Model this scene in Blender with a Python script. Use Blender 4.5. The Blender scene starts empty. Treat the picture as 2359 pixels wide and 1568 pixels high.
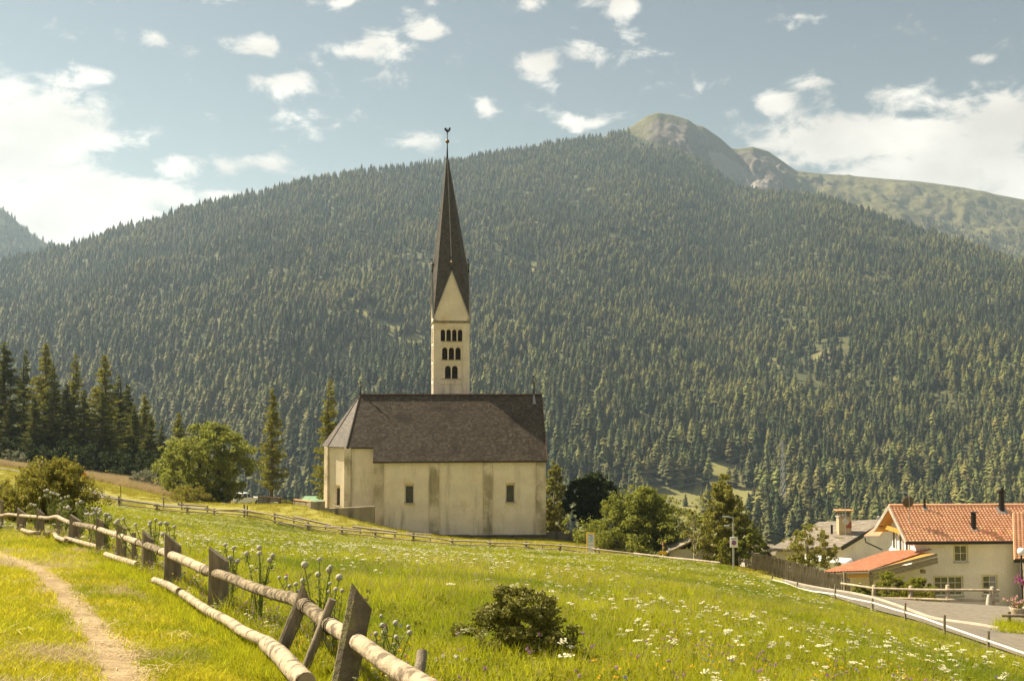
import bpy, bmesh, math, random
import numpy as np
from mathutils import Vector, Matrix, Euler, noise as mnoise

SC = bpy.context.scene
COL = SC.collection
R = math.radians
# ------------------------------------------------------------------ camera, sky, sun, exposure
PITCH = 2.86
FPX = 2293.0                      # focal length for a picture 2359 units wide
cam_d = bpy.data.cameras.new('camera')
cam_d.sensor_width = 36.0
cam_d.lens = 35.0
cam_d.clip_start = 0.1
cam_d.clip_end = 30000
cam = bpy.data.objects.new('camera', cam_d)
cam.location = (0, 0, 0)
cam.rotation_euler = (R(90 + PITCH), 0, 0)
COL.objects.link(cam)
SC.camera = cam

SUN_AZ, SUN_EL = 64.0, 46.8       # degrees to the left of the viewing direction, height
SUN_DIR = Vector((-math.sin(R(SUN_AZ)) * math.cos(R(SUN_EL)), math.cos(R(SUN_AZ)) * math.cos(R(SUN_EL)), math.sin(R(SUN_EL))))
sun_d = bpy.data.lights.new('sun', 'SUN')
sun_d.energy = 5.0
sun_d.angle = R(0.53)
sun_d.color = (1.0, 0.87, 0.66)
sun = bpy.data.objects.new('sun', sun_d)
sun.rotation_euler = (-SUN_DIR).to_track_quat('-Z', 'Y').to_euler()
sun.location = (-60, 40, 70)
COL.objects.link(sun)

SC.view_settings.view_transform = 'Standard'
SC.view_settings.look = 'None'
SC.view_settings.gamma = 1.0
SC.view_settings.exposure = 1.45
SC.cycles.use_denoising = True
try:
    SC.cycles.denoiser = 'OPENIMAGEDENOISE'
    SC.cycles.denoising_input_passes = 'RGB_ALBEDO_NORMAL'
    SC.cycles.denoising_prefilter = 'ACCURATE'
except Exception:
    pass
SC.cycles.max_bounces = 6
SC.cycles.diffuse_bounces = 3
SC.cycles.glossy_bounces = 2
SC.cycles.transmission_bounces = 4
SC.cycles.volume_bounces = 0
SC.cycles.transparent_max_bounces = 4
SC.cycles.use_adaptive_sampling = False
SC.cycles.sample_clamp_indirect = 4.0


def P(u, v, Y):
    """point at ground distance Y seen at picture position (u, v) of a 2359 x 1568 picture"""
    a = (u - 1179.5) / FPX
    b = (784.0 - v) / FPX
    c, s = math.cos(R(PITCH)), math.sin(R(PITCH))
    y = c - b * s
    z = s + b * c
    k = Y / y
    return Vector((a * k, Y, z * k))


def sky_world():
    w = bpy.data.worlds.new('World')
    SC.world = w
    w.use_nodes = True
    nt = w.node_tree
    N, L = nt.nodes, nt.links
    N.clear()
    out = N.new('ShaderNodeOutputWorld')
    bg = N.new('ShaderNodeBackground')
    bg.inputs['Strength'].default_value = 0.05
    sky = N.new('ShaderNodeTexSky')
    sky.sky_type = 'NISHITA'
    sky.sun_disc = False
    sky.sun_elevation = R(SUN_EL)
    sky.sun_rotation = R(-SUN_AZ)
    sky.altitude = 1500
    sky.air_density = 1.0
    sky.dust_density = 0.5
    sky.ozone_density = 1.0
    tc = N.new('ShaderNodeTexCoord')

    def M(op, a, b=None, c=None):
        n = N.new('ShaderNodeMath')
        n.operation = op
        for i, x in enumerate((a, b, c)):
            if x is None:
                continue
            if isinstance(x, (int, float)):
                n.inputs[i].default_value = x
            else:
                L.new(x, n.inputs[i])
        return n.outputs[0]
    sep = N.new('ShaderNodeSeparateXYZ')
    L.new(tc.outputs['Generated'], sep.inputs[0])
    x, y, z = sep.outputs
    yc = M('MAXIMUM', y, 0.12)
    gu, gv = M('DIVIDE', x, yc), M('DIVIDE', z, yc)
    q = N.new('ShaderNodeCombineXYZ')
    L.new(gu, q.inputs[0]); L.new(gv, q.inputs[1])
    blobs = [(20, 340, 300, 170, 1.7), (130, 480, 360, 130, 1.9), (330, 470, 200, 70, .9), (10, 215, 130, 60, .9),
             (175, 180, 130, 34, .75), (330, 330, 60, 45, .45), (400, 385, 95, 40, .8), (360, 85, 45, 28, .55),
             (600, 108, 115, 42, .8), (850, 115, 165, 44, 1.0), (975, 75, 60, 38, .6), (640, 195, 85, 45, .62),
             (715, 320, 100, 55, .62), (590, 375, 130, 38, .62), (960, 330, 120, 42, .85), (1120, 255, 40, 35, .55),
             (1245, 155, 75, 48, .75), (1350, 115, 65, 38, .7), (1420, 12, 110, 40, .95), (1230, 8, 50, 25, .6),
             (1320, 285, 100, 32, .7), (520, 450, 110, 30, .75), (800, 5, 60, 18, .5), (720, 265, 90, 22, .35), (660, 270, 60, 25, .4),
             (2010, 325, 340, 105, 1.2), (2200, 395, 400, 140, 1.5), (1790, 245, 70, 40, .65), (2270, 137, 40, 20, .5),
             (1865, 192, 75, 20, .45), (2110, 235, 190, 60, .8), (2330, 280, 260, 110, 1.2), (1690, 262, 45, 25, .42)]
    tot = None
    for (bu, bv, ru, rv, st) in blobs:
        p = P(bu, bv, 1.0)
        s = N.new('ShaderNodeVectorMath'); s.operation = 'SUBTRACT'
        L.new(q.outputs[0], s.inputs[0]); s.inputs[1].default_value = (p.x, p.z, 0)
        m = N.new('ShaderNodeVectorMath'); m.operation = 'MULTIPLY'
        L.new(s.outputs[0], m.inputs[0]); m.inputs[1].default_value = (FPX / ru, FPX / rv, 0)
        ln = N.new('ShaderNodeVectorMath'); ln.operation = 'LENGTH'
        L.new(m.outputs[0], ln.inputs[0])
        mr = N.new('ShaderNodeMapRange'); mr.interpolation_type = 'SMOOTHSTEP'
        mr.inputs['From Min'].default_value = 1.25; mr.inputs['From Max'].default_value = 0.0
        mr.inputs['To Min'].default_value = 0.0; mr.inputs['To Max'].default_value = st
        L.new(ln.outputs['Value'], mr.inputs['Value'])
        tot = mr.outputs[0] if tot is None else M('MAXIMUM', tot, mr.outputs[0])
    # noise in directions, a little flattened
    sc = N.new('ShaderNodeVectorMath'); sc.operation = 'MULTIPLY'
    L.new(tc.outputs['Generated'], sc.inputs[0]); sc.inputs[1].default_value = (1, 1, 1.7)
    n1 = N.new('ShaderNodeTexNoise'); n1.inputs['Scale'].default_value = 21
    n1.inputs['Detail'].default_value = 9; n1.inputs['Roughness'].default_value = 0.62
    n1.inputs['Distortion'].default_value = 0.35
    L.new(sc.outputs[0], n1.inputs['Vector'])
    n2 = N.new('ShaderNodeTexNoise'); n2.inputs['Scale'].default_value = 5
    n2.inputs['Detail'].default_value = 3
    L.new(sc.outputs[0], n2.inputs['Vector'])
    base = M('ADD', M('MULTIPLY', n1.outputs['Fac'], 1.9), M('MULTIPLY', n2.outputs['Fac'], .25))
    wide = N.new('ShaderNodeMapRange')          # scattered clouds carry on outside the picture
    wide.inputs['From Min'].default_value = 0.12; wide.inputs['From Max'].default_value = 0.0
    wide.inputs['To Min'].default_value = 0.0; wide.inputs['To Max'].default_value = 0.45
    L.new(y, wide.inputs['Value'])
    dens = M('ADD', base, M('MULTIPLY', M('MAXIMUM', tot, wide.outputs[0]), 0.60))
    mask = N.new('ShaderNodeMapRange'); mask.interpolation_type = 'SMOOTHSTEP'
    mask.inputs['From Min'].default_value = 1.21; mask.inputs['From Max'].default_value = 1.62
    L.new(dens, mask.inputs['Value'])
    up = N.new('ShaderNodeMapRange')
    up.inputs['From Min'].default_value = -0.02; up.inputs['From Max'].default_value = 0.05
    L.new(z, up.inputs['Value'])
    fac = M('MULTIPLY', M('MULTIPLY', mask.outputs[0], up.outputs[0]), 0.96)
    n3 = N.new('ShaderNodeTexNoise'); n3.inputs['Scale'].default_value = 9
    n3.inputs['Detail'].default_value = 6
    L.new(sc.outputs[0], n3.inputs['Vector'])
    cr = N.new('ShaderNodeMix'); cr.data_type = 'RGBA'
    rr = N.new('ShaderNodeMapRange'); rr.inputs['From Min'].default_value = .35; rr.inputs['From Max'].default_value = .62
    L.new(n3.outputs['Fac'], rr.inputs['Value'])
    L.new(rr.outputs[0], cr.inputs['Factor'])
    cr.inputs['A'].default_value = (6.3, 5.8, 5.1, 1)
    cr.inputs['B'].default_value = (9.0, 8.4, 7.4, 1)
    mx = N.new('ShaderNodeMix'); mx.data_type = 'RGBA'
    tint = N.new('ShaderNodeVectorMath'); tint.operation = 'MULTIPLY'      # hazy, slightly golden summer air
    L.new(sky.outputs[0], tint.inputs[0]); tint.inputs[1].default_value = (1.06, 0.83, 0.57)
    L.new(fac, mx.inputs['Factor']); L.new(tint.outputs[0], mx.inputs['A']); L.new(cr.outputs['Result'], mx.inputs['B'])
    L.new(mx.outputs['Result'], bg.inputs['Color'])
    L.new(bg.outputs[0], out.inputs['Surface'])
    w.cycles.sampling_method = 'MANUAL'
    w.cycles.sample_map_resolution = 512


sky_world()

# ------------------------------------------------------------------ helpers
rng = np.random.default_rng(7)
random.seed(7)


def tag(o, label=None, cat=None, group=None, kind=None):
    if label: o['label'] = label
    if cat: o['category'] = cat
    if group: o['group'] = group
    if kind: o['kind'] = kind
    return o


def empty(name, loc, rz=0.0, label=None, cat=None, group=None):
    o = bpy.data.objects.new(name, None)
    o.empty_display_size = 0.2
    COL.objects.link(o)
    o.location = loc
    o.rotation_euler = (0, 0, rz)
    return tag(o, label, cat, group)


def link_mesh(name, me, parent=None, m=None):
    o = bpy.data.objects.new(name, me)
    COL.objects.link(o)
    if m is not None and not me.materials:
        me.materials.append(m)
    if parent is not None:
        o.parent = parent
    return o


def np_mesh(name, V, F, m=None, smooth=False, attr=None):
    """mesh from numpy arrays; F is (n,3) or (n,4); attr: per-face float 'v'"""
    me = bpy.data.meshes.new(name)
    V = np.asarray(V, np.float32); F = np.asarray(F, np.int32)
    me.vertices.add(len(V)); me.vertices.foreach_set('co', V.ravel())
    k = F.shape[1]
    me.loops.add(F.size); me.loops.foreach_set('vertex_index', F.ravel())
    me.polygons.add(len(F))
    me.polygons.foreach_set('loop_start', np.arange(len(F), dtype=np.int32) * k)
    me.polygons.foreach_set('use_smooth', np.full(len(F), bool(smooth)))
    if attr is not None:
        a = me.attributes.new('v', 'FLOAT', 'FACE')
        a.data.foreach_set('value', np.asarray(attr, np.float32))
    me.update(calc_edges=True)
    if m is not None:
        me.materials.append(m)
    return me


class MB:
    """collects shapes; build() links them as ONE mesh object"""

    def __init__(self):
        self.v, self.f, self.mi, self.sm = [], [], [], []

    def add(self, vs, fs, mi=0, sm=False):
        b = len(self.v)
        self.v += [tuple(p) for p in vs]
        for f in fs:
            self.f.append(tuple(b + i for i in f)); self.mi.append(mi); self.sm.append(sm)
        return self

    def box(self, c, s, rot=None, mi=0):
        c = Vector(c); hx, hy, hz = s[0] / 2, s[1] / 2, s[2] / 2
        vs = [Vector((x, y, z)) for x in (-hx, hx) for y in (-hy, hy) for z in (-hz, hz)]
        if rot is not None:
            vs = [rot @ p for p in vs]
        return self.add([c + p for p in vs], [(0, 1, 3, 2), (4, 6, 7, 5), (0, 4, 5, 1), (2, 3, 7, 6), (0, 2, 6, 4), (1, 5, 7, 3)], mi)

    def beam(self, a, b, w, h, mi=0, up=(0, 0, 1)):
        a, b = Vector(a), Vector(b)
        d = b - a; L = d.length; d.normalize()
        s = d.cross(Vector(up))
        if s.length < 1e-5: s = Vector((1, 0, 0))
        s.normalize(); t = s.cross(d)
        vs = []
        for p in (a, b):
            for i, j in ((-1, -1), (1, -1), (1, 1), (-1, 1)):
                vs.append(p + s * (w / 2 * i) + t * (h / 2 * j))
        return self.add(vs, [(0, 1, 2, 3), (7, 6, 5, 4), (0, 4, 5, 1), (1, 5, 6, 2), (2, 6, 7, 3), (3, 7, 4, 0)], mi)

    def tube(self, pts, rad, n=8, mi=0, sm=True, cap=True, jit=0.0, rnd=None):
        pts = [Vector(p) for p in pts]
        if isinstance(rad, (int, float)): rad = [rad] * len(pts)
        rings = []; ref = None
        for i, p in enumerate(pts):
            d = (pts[min(i + 1, len(pts) - 1)] - pts[max(i - 1, 0)])
            if d.length < 1e-9: d = Vector((0, 0, 1))
            d.normalize()
            if ref is None:
                ref = Vector((1, 0, 0)) if abs(d.x) < .8 else Vector((0, 1, 0))
            s = (ref - d * ref.dot(d)).normalized(); ref = s
            t = d.cross(s)
            rg = []
            for k in range(n):
                a = 2 * math.pi * k / n
                rr = rad[i] * (1 + (rnd.uniform(-jit, jit) if rnd else 0))
                rg.append(p + (s * math.cos(a) + t * math.sin(a)) * rr)
            rings.append(rg)
        vs = [p for rg in rings for p in rg]
        fs = []
        for i in range(len(pts) - 1):
            for k in range(n):
                fs.append((i * n + k, i * n + (k + 1) % n, (i + 1) * n + (k + 1) % n, (i + 1) * n + k))
        self.add(vs, fs, mi, sm)
        if cap:
            self.add(rings[0], [tuple(range(n - 1, -1, -1))], mi)
            self.add(rings[-1], [tuple(range(n))], mi)
        return self

    def lathe(self, c, prof, n=16, mi=0, sm=True):
        c = Vector(c); vs = []; fs = []
        for r, z in prof:
            for k in range(n):
                a = 2 * math.pi * k / n
                vs.append(c + Vector((r * math.cos(a), r * math.sin(a), z)))
        for i in range(len(prof) - 1):
            for k in range(n):
                fs.append((i * n + k, i * n + (k + 1) % n, (i + 1) * n + (k + 1) % n, (i + 1) * n + k))
        return self.add(vs, fs, mi, sm)

    def prism(self, ring, vec, mi=0):
        ring = [Vector(p) for p in ring]; vec = Vector(vec); n = len(ring)
        vs = ring + [p + vec for p in ring]
        fs = [tuple(range(n - 1, -1, -1)), tuple(range(n, 2 * n))] + [(i, (i + 1) % n, n + (i + 1) % n, n + i) for i in range(n)]
        return self.add(vs, fs, mi)

    def slab(self, a, b, c, d, t, mi=0):
        """quad a b c d thickened downwards along its normal"""
        a, b, c, d = map(Vector, (a, b, c, d))
        nrm = (b - a).cross(d - a).normalized()
        return self.prism([a, b, c, d], -nrm * t, mi)

    def mesh(self, name, mats):
        me = bpy.data.meshes.new(name)
        me.from_pydata(self.v, [], self.f)
        for m in (mats if isinstance(mats, (list, tuple)) else [mats]):
            me.materials.append(m)
        me.polygons.foreach_set('material_index', self.mi)
        me.polygons.foreach_set('use_smooth', self.sm)
        bm = bmesh.new(); bm.from_mesh(me)
        bmesh.ops.recalc_face_normals(bm, faces=bm.faces)
        bm.to_mesh(me); bm.free()
        me.update()
        return me

    def build(self, name, mats, parent=None, world=None, bevel=0):
        """world: an object whose location is taken off the vertices"""
        if world is not None:
            o = Vector(world.location)
            self.v = [tuple(Vector(p) - o) for p in self.v]
        ob = link_mesh(name, self.mesh(name, mats), parent)
        if bevel:
            b = ob.modifiers.new('bevel', 'BEVEL'); b.width = bevel; b.segments = 2; b.limit_method = 'ANGLE'
        return ob


def copy_tree(o, parent=None):
    c = o.copy(); COL.objects.link(c); c.parent = parent
    for ch in o.children:
        copy_tree(ch, c)
    return c


def text_mesh(s, size):
    cu = bpy.data.curves.new('text', 'FONT')
    cu.body = s; cu.size = size; cu.align_x = 'CENTER'; cu.align_y = 'CENTER'; cu.extrude = 0.002
    o = bpy.data.objects.new('text', cu)
    COL.objects.link(o)
    dg = bpy.context.evaluated_depsgraph_get()
    me = bpy.data.meshes.new_from_object(o.evaluated_get(dg))
    bpy.data.objects.remove(o); bpy.data.curves.remove(cu)
    return me


# ------------------------------------------------------------------ materials
def mat(name, c1, c2=None, scale=4.0, rough=0.8, bump=0.0, bscale=None, spec=0.25, c3=None, s3=0.6, f3=(.55, .75), stretch=None, metallic=0.0, transl=0.0,
        attr=False, inst=0.0, locvar=None, detail=5.0, coord='Object', bdist=0.02):
    m = bpy.data.materials.new(name)
    m.use_nodes = True
    nt = m.node_tree; N, L = nt.nodes, nt.links
    bs = N['Principled BSDF']; outp = N['Material Output']
    bs.inputs['Roughness'].default_value = rough
    bs.inputs['Specular IOR Level'].default_value = spec
    bs.inputs['Metallic'].default_value = metallic
    c1 = tuple(c1) + (1,)
    bs.inputs['Base Color'].default_value = c1
    vec = None

    def coords():
        nonlocal vec
        if vec is None:
            tc = N.new('ShaderNodeTexCoord')
            vec = tc.outputs[coord]
            if stretch:
                mp = N.new('ShaderNodeMapping'); mp.inputs['Scale'].default_value = stretch
                L.new(vec, mp.inputs[0]); vec = mp.outputs[0]
        return vec

    def noise(sc, det):
        n = N.new('ShaderNodeTexNoise'); n.inputs['Scale'].default_value = sc
        n.inputs['Detail'].default_value = det; n.inputs['Roughness'].default_value = 0.6
        L.new(coords(), n.inputs['Vector'])
        return n.outputs['Fac']

    def mix(f, a, b):
        n = N.new('ShaderNodeMix'); n.data_type = 'RGBA'
        if isinstance(f, float): n.inputs['Factor'].default_value = f
        else: L.new(f, n.inputs['Factor'])
        for k, x in (('A', a), ('B', b)):
            if isinstance(x, tuple): n.inputs[k].default_value = x
            else: L.new(x, n.inputs[k])
        return n.outputs['Result']

    def rng_(x, lo, hi):
        n = N.new('ShaderNodeMapRange'); n.interpolation_type = 'SMOOTHSTEP'
        n.inputs['From Min'].default_value = lo; n.inputs['From Max'].default_value = hi
        L.new(x, n.inputs['Value'])
        return n.outputs[0]
    col = c1
    if c2 is not None:
        c2 = tuple(c2) + (1,)
        if attr:
            a = N.new('ShaderNodeAttribute'); a.attribute_name = 'v'
            f = a.outputs['Fac']
        else:
            f = rng_(noise(scale, detail), .32, .68)
        col = mix(f, c1, c2)
    if inst > 0:
        oi = N.new('ShaderNodeObjectInfo')
        hs = N.new('ShaderNodeHueSaturation')
        mr = N.new('ShaderNodeMapRange')
        mr.inputs['To Min'].default_value = 1 - inst; mr.inputs['To Max'].default_value = 1 + inst
        L.new(oi.outputs['Random'], mr.inputs['Value'])
        L.new(mr.outputs[0], hs.inputs['Value'])
        mr2 = N.new('ShaderNodeMapRange')
        mr2.inputs['To Min'].default_value = .5 - inst * .06; mr2.inputs['To Max'].default_value = .5 + inst * .05
        ml = N.new('ShaderNodeMath'); ml.operation = 'FRACT'
        mm = N.new('ShaderNodeMath'); mm.operation = 'MULTIPLY'; mm.inputs[1].default_value = 7.31
        L.new(oi.outputs['Random'], mm.inputs[0]); L.new(mm.outputs[0], ml.inputs[0]); L.new(ml.outputs[0], mr2.inputs['Value'])
        L.new(mr2.outputs[0], hs.inputs['Hue'])
        if isinstance(col, tuple): hs.inputs['Color'].default_value = col
        else: L.new(col, hs.inputs['Color'])
        col = hs.outputs[0]
    if locvar is not None:            # drifts of another tint across the field: (scale, colour, amount)
        oj = N.new('ShaderNodeObjectInfo'); nn = N.new('ShaderNodeTexNoise'); nn.inputs['Scale'].default_value = locvar[0]; nn.inputs['Detail'].default_value = 4
        L.new(oj.outputs['Location'], nn.inputs['Vector'])
        mr3 = N.new('ShaderNodeMapRange'); mr3.interpolation_type = 'SMOOTHSTEP'
        mr3.inputs['From Min'].default_value = .46; mr3.inputs['From Max'].default_value = .66; mr3.inputs['To Max'].default_value = locvar[2]
        L.new(nn.outputs['Fac'], mr3.inputs['Value'])
        col = mix(mr3.outputs[0], col, tuple(locvar[1]) + (1,))
    if c3 is not None:
        col = mix(rng_(noise(s3, 6), f3[0], f3[1]), col, tuple(c3) + (1,))
    if not isinstance(col, tuple):
        L.new(col, bs.inputs['Base Color'])
    if bump:
        b = N.new('ShaderNodeBump'); b.inputs['Strength'].default_value = bump; b.inputs['Distance'].default_value = bdist
        L.new(noise(bscale or scale * 4, 6), b.inputs['Height'])
        L.new(b.outputs[0], bs.inputs['Normal'])
    if transl:
        tr = N.new('ShaderNodeBsdfTranslucent')
        if isinstance(col, tuple): tr.inputs['Color'].default_value = col
        else: L.new(col, tr.inputs['Color'])
        ms = N.new('ShaderNodeMixShader'); ms.inputs[0].default_value = transl
        L.new(bs.outputs[0], ms.inputs[1]); L.new(tr.outputs[0], ms.inputs[2])
        L.new(ms.outputs[0], outp.inputs['Surface'])
    return m


# ------------------------------------------------------------------ noise on arrays
class VN:
    def __init__(self, seed):
        self.t = np.random.default_rng(seed).random((256, 256))

    def at(self, x, y):
        x = np.asarray(x, float); y = np.asarray(y, float)
        xi = np.floor(x).astype(int); yi = np.floor(y).astype(int)
        fx = x - xi; fy = y - yi
        fx = fx * fx * fx * (fx * (fx * 6 - 15) + 10); fy = fy * fy * fy * (fy * (fy * 6 - 15) + 10)
        t = self.t
        a = t[xi & 255, yi & 255]; b = t[(xi + 1) & 255, yi & 255]; c = t[xi & 255, (yi + 1) & 255]; d = t[(xi + 1) & 255, (yi + 1) & 255]
        return (a * (1 - fx) + b * fx) * (1 - fy) + (c * (1 - fx) + d * fx) * fy

    def fbm(self, x, y, scale, octv=5, gain=0.5):
        s = 0; a = 1; t = 0
        for o in range(octv):
            s = s + a * (self.at(np.asarray(x) / scale * 2 ** o + 17.3 * o, np.asarray(y) / scale * 2 ** o + 5.1 * o) - .5)
            t += a; a *= gain
        return s / t * 2


vn1, vn2, vn3 = VN(1), VN(2), VN(3)

# ------------------------------------------------------------------ the hill the church stands on
ctrl = [(0, 0, -1.6), (-3, 0, -1.5), (4, 0, -1.95), (0, -12, -1.2), (-15, -10, -.8), (15, -10, -2.6), (-3, 5.8, -1.75), (-60, 0, -1.0), (-60, -14, 0), (40, 0, -8), (40, -14, -6)]
for u, Y, z in [(1000, 6, -2.3), (837, 7.2, -2.4), (526, 12, -2.8), (413, 14, -2.9), (274, 20, -3.45), (100, 28, -4.1), (0, 32, -4.55), (0, 20, -3.25), (0, 14, -2.5),
                (1180, 15, -3.25), (1180, 30, -5.5), (1180, 50, -8.4), (1180, 70, -11.3), (1500, 30, -5.9), (1500, 50, -8.8), (700, 30, -4.95), (700, 50, -7.6), (700, 70, -10.2), (400, 50, -6.9),
                (2183, 62, -14.6), (2359, 63, -14.8), (2359, 80, -17.5), (1990, 76, -16.6), (1850, 86, -17), (1760, 76, -14.2),
                (1000, 125, -17), (1300, 126, -19), (760, 125, -14.5), (600, 220, -26), (1200, 220, -40), (1800, 220, -48), (2300, 220, -50), (2359, 120, -24), (1600, 120, -21), (1600, 95, -16.5),
                (0, 230, -16), (300, 225, -18), (-400, 120, -7), (-400, 230, -14), (-300, 60, -4), (3000, 60, -14), (3200, 120, -25)]:
    ctrl.append(((u - 1179.5) / FPX * Y, Y, z))
for u, v, Y in [(1180, 1568, 7.3), (1750, 1568, 12), (274, 1164, 92), (432, 1183, 94), (563, 1191, 95), (633, 1204, 93), (710, 1222, 92), (865, 1238, 90), (952, 1248, 89), (1130, 1262, 88), (1290, 1267, 87), (1470, 1283, 84),
                (1371, 1280, 85), (2277, 1509, 30), (2176, 1471, 32.5), (2085, 1435, 37), (2010, 1410, 41), (1924, 1386, 45), (1837, 1356, 50.5), (1779, 1338, 56), (1690, 1306, 66), (1560, 1291, 76),
                (1250, 1285, 66), (1400, 1294, 66), (1527, 1303, 66), (1620, 1310, 62), (1000, 1273, 66), (800, 1257, 66), (2359, 1530, 29), (2183, 1396, 57), (2299, 1398, 56), (2013, 1390, 60), (1943, 1372, 63.5), (2200, 1440, 44), (2359, 1440, 42),
                (745, 1172, 104), (862, 1212, 103), (1050, 1238, 104), (1255, 1240, 105), (1380, 1262, 99), (800, 1196, 98), (600, 1170, 113), (580, 1166, 130), (480, 1172, 115), (345, 1124, 142),
                (300, 1112, 152), (200, 1100, 152), (30, 1080, 130), (0, 1130, 72), (0, 1062, 182), (300, 1132, 120), (250, 1150, 102), (100, 1103, 112), (625, 1150, 150), (420, 1150, 112), (690, 1166, 110)]:
    ctrl.append(tuple(P(u, v, Y)))
ctrl = np.array(ctrl)


def tps_fit(p):
    n = len(p); xy = p[:, :2] / 50.0
    d2 = ((xy[:, None] - xy[None]) ** 2).sum(-1)
    K = np.where(d2 > 0, d2 * np.log(d2 + 1e-12), 0) * .5 + np.eye(n) * 2e-3
    A = np.zeros((n + 3, n + 3)); A[:n, :n] = K
    A[:n, n] = 1; A[:n, n + 1:] = xy; A[n, :n] = 1; A[n + 1:, :n] = xy.T
    return xy, np.linalg.solve(A, np.r_[p[:, 2], 0, 0, 0])


_xy, _w = tps_fit(ctrl)


def tps(x, y):
    q = np.stack([np.ravel(x), np.ravel(y)], -1) / 50.0
    out = np.empty(len(q))
    for i in range(0, len(q), 20000):
        s = q[i:i + 20000]
        d2 = ((s[:, None] - _xy[None]) ** 2).sum(-1)
        out[i:i + 20000] = (np.where(d2 > 0, d2 * np.log(d2 + 1e-12), 0) * .5) @ _w[:-3] + _w[-3] + s @ _w[-2:]
    return out.reshape(np.shape(x))


GX0, GX1, GY0, GY1, GS = -200.0, 140.0, -40.0, 236.0, 1.0
_gx = np.arange(GX0, GX1 + .01, GS); _gy = np.arange(GY0, GY1 + .01, GS)
_GX, _GY = np.meshgrid(_gx, _gy, indexing='ij')
GZ = tps(_GX, _GY) + vn1.fbm(_GX, _GY, 9, 3) * .10 * np.clip((_GY - 2) / 20, .15, 1)


def gz(x, y):
    x = np.asarray(x, float); y = np.asarray(y, float)
    fx = np.clip((x - GX0) / GS, 0, len(_gx) - 1.001); fy = np.clip((y - GY0) / GS, 0, len(_gy) - 1.001)
    i = fx.astype(int); j = fy.astype(int); fx = fx - i; fy = fy - j
    return (GZ[i, j] * (1 - fx) + GZ[i + 1, j] * fx) * (1 - fy) + (GZ[i, j + 1] * (1 - fx) + GZ[i + 1, j + 1] * fx) * fy


def gpt(x, y, h=0.0):
    return Vector((x, y, float(gz(x, y)) + h))


def G(u, v, h=0.0, y0=3.0, y1=200.0):
    """where the sight line through (u, v) meets the hill (raised by h)"""
    d = P(u, v, 1.0)
    Y = np.linspace(y0, y1, 4000)
    k = d.z * Y - (gz(d.x * Y, Y) + h)
    i = np.argmax(k < 0)
    Yh = Y[i] if k[i] < 0 else y1
    return Vector((d.x * Yh, Yh, d.z * Yh))


def GU(u, Y, h=0.0):
    """on the hill at distance Y in the direction of column u"""
    c, s = math.cos(R(PITCH)), math.sin(R(PITCH)); x = (u - 1179.5) / FPX * Y
    for _ in range(4):
        x = (u - 1179.5) / FPX * (Y * c + float(gz(x, Y)) * s)
    return gpt(x, Y, h)

def proj(x, y, z):
    c, s = math.cos(R(PITCH)), math.sin(R(PITCH))
    d = y * c + z * s; up = -y * s + z * c
    return 1179.5 + FPX * x / d, 784.0 - FPX * up / d


def inpoly(x, y, poly):
    x = np.asarray(x); y = np.asarray(y); r = np.zeros(x.shape, bool)
    n = len(poly)
    for i in range(n):
        x1, y1 = poly[i][:2]; x2, y2 = poly[(i + 1) % n][:2]
        c = ((y1 > y) != (y2 > y)) & (x < (x2 - x1) * (y - y1) / (y2 - y1 + 1e-12) + x1)
        r ^= c
    return r


def UY(u, Y):
    return ((u - 1179.5) / FPX * Y, Y)


# plan lines of the place
NEAR_FENCE = [UY(1060, 5.2), UY(1000, 5.8), UY(917, 6.4), UY(837, 7.1), UY(765, 7.9), UY(675, 9.3), UY(526, 12), UY(413, 14), UY(274, 20), UY(190, 24), UY(100, 28), UY(0, 32), UY(-120, 37)]
MID_FENCE = [(-90, 88), (60, 90), (274.5, 92), (362, 93), (432, 94), (494, 95), (563, 95), (633, 93), (710, 92), (788, 91), (864.6, 90), (952.6, 89), (1042, 88.5), (1129, 88), (1212, 87.5), (1290.6, 87), (1371.6, 85.5), (1467.5, 83.5), (1552, 78)]
MID_FENCE = [UY(*p) for p in MID_FENCE]
TAPE = [UY(1690, 66), UY(1779, 56), UY(1837, 50.5), UY(1924, 45), UY(2010, 41), UY(2085, 37), UY(2176, 32.5), UY(2277, 30), UY(2390, 28), UY(2600, 25)]
MEADOW = NEAR_FENCE + MID_FENCE + [UY(1648, 70)] + TAPE + [(14, 10), (8, 4)]
LANE_IN = [UY(1760, 59), UY(1850, 51.5), UY(1935, 46.5), UY(2020, 42.5), UY(2100, 38.6), UY(2195, 34.2), UY(2300, 31.3), UY(2420, 29), UY(2700, 25)]
KERB = [UY(1800, 60), UY(1902, 57), UY(1960, 53.5), UY(2040, 49), UY(2110, 45.5), UY(2190, 42), UY(2285, 39), UY(2420, 36), UY(2750, 31)]
LAWN = [(-40, -12)] + [(0.6, -12), (1.0, 4)] + NEAR_FENCE[1:] + [(-60, 60)]
TRACK = [(-1.95, 3.2), (-2.05, 4.5), UY(330, 6.1), UY(285, 7.4), UY(255, 8.6), UY(200, 11.2), UY(125, 14.2), UY(60, 17.5), UY(-20, 21.5), UY(-150, 28)]

M = {}
M['asphalt'] = mat('asphalt', (.155, .132, .097), (.21, .182, .135), 3, .9, .25, 120, c3=(.12, .11, .1), s3=.5)
M['concrete'] = mat('concrete', (.46, .41, .32), (.36, .32, .25), 2, .9, .3, 30)
M['dirt'] = mat('dirt', (.25, .17, .085), (.37, .28, .15), 6, .95, .8, 40, c3=(.17, .12, .06), s3=2.5)
M['straw'] = mat('straw', (.38, .28, .135), (.50, .39, .21), attr=True, rough=.7, inst=.25)


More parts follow.
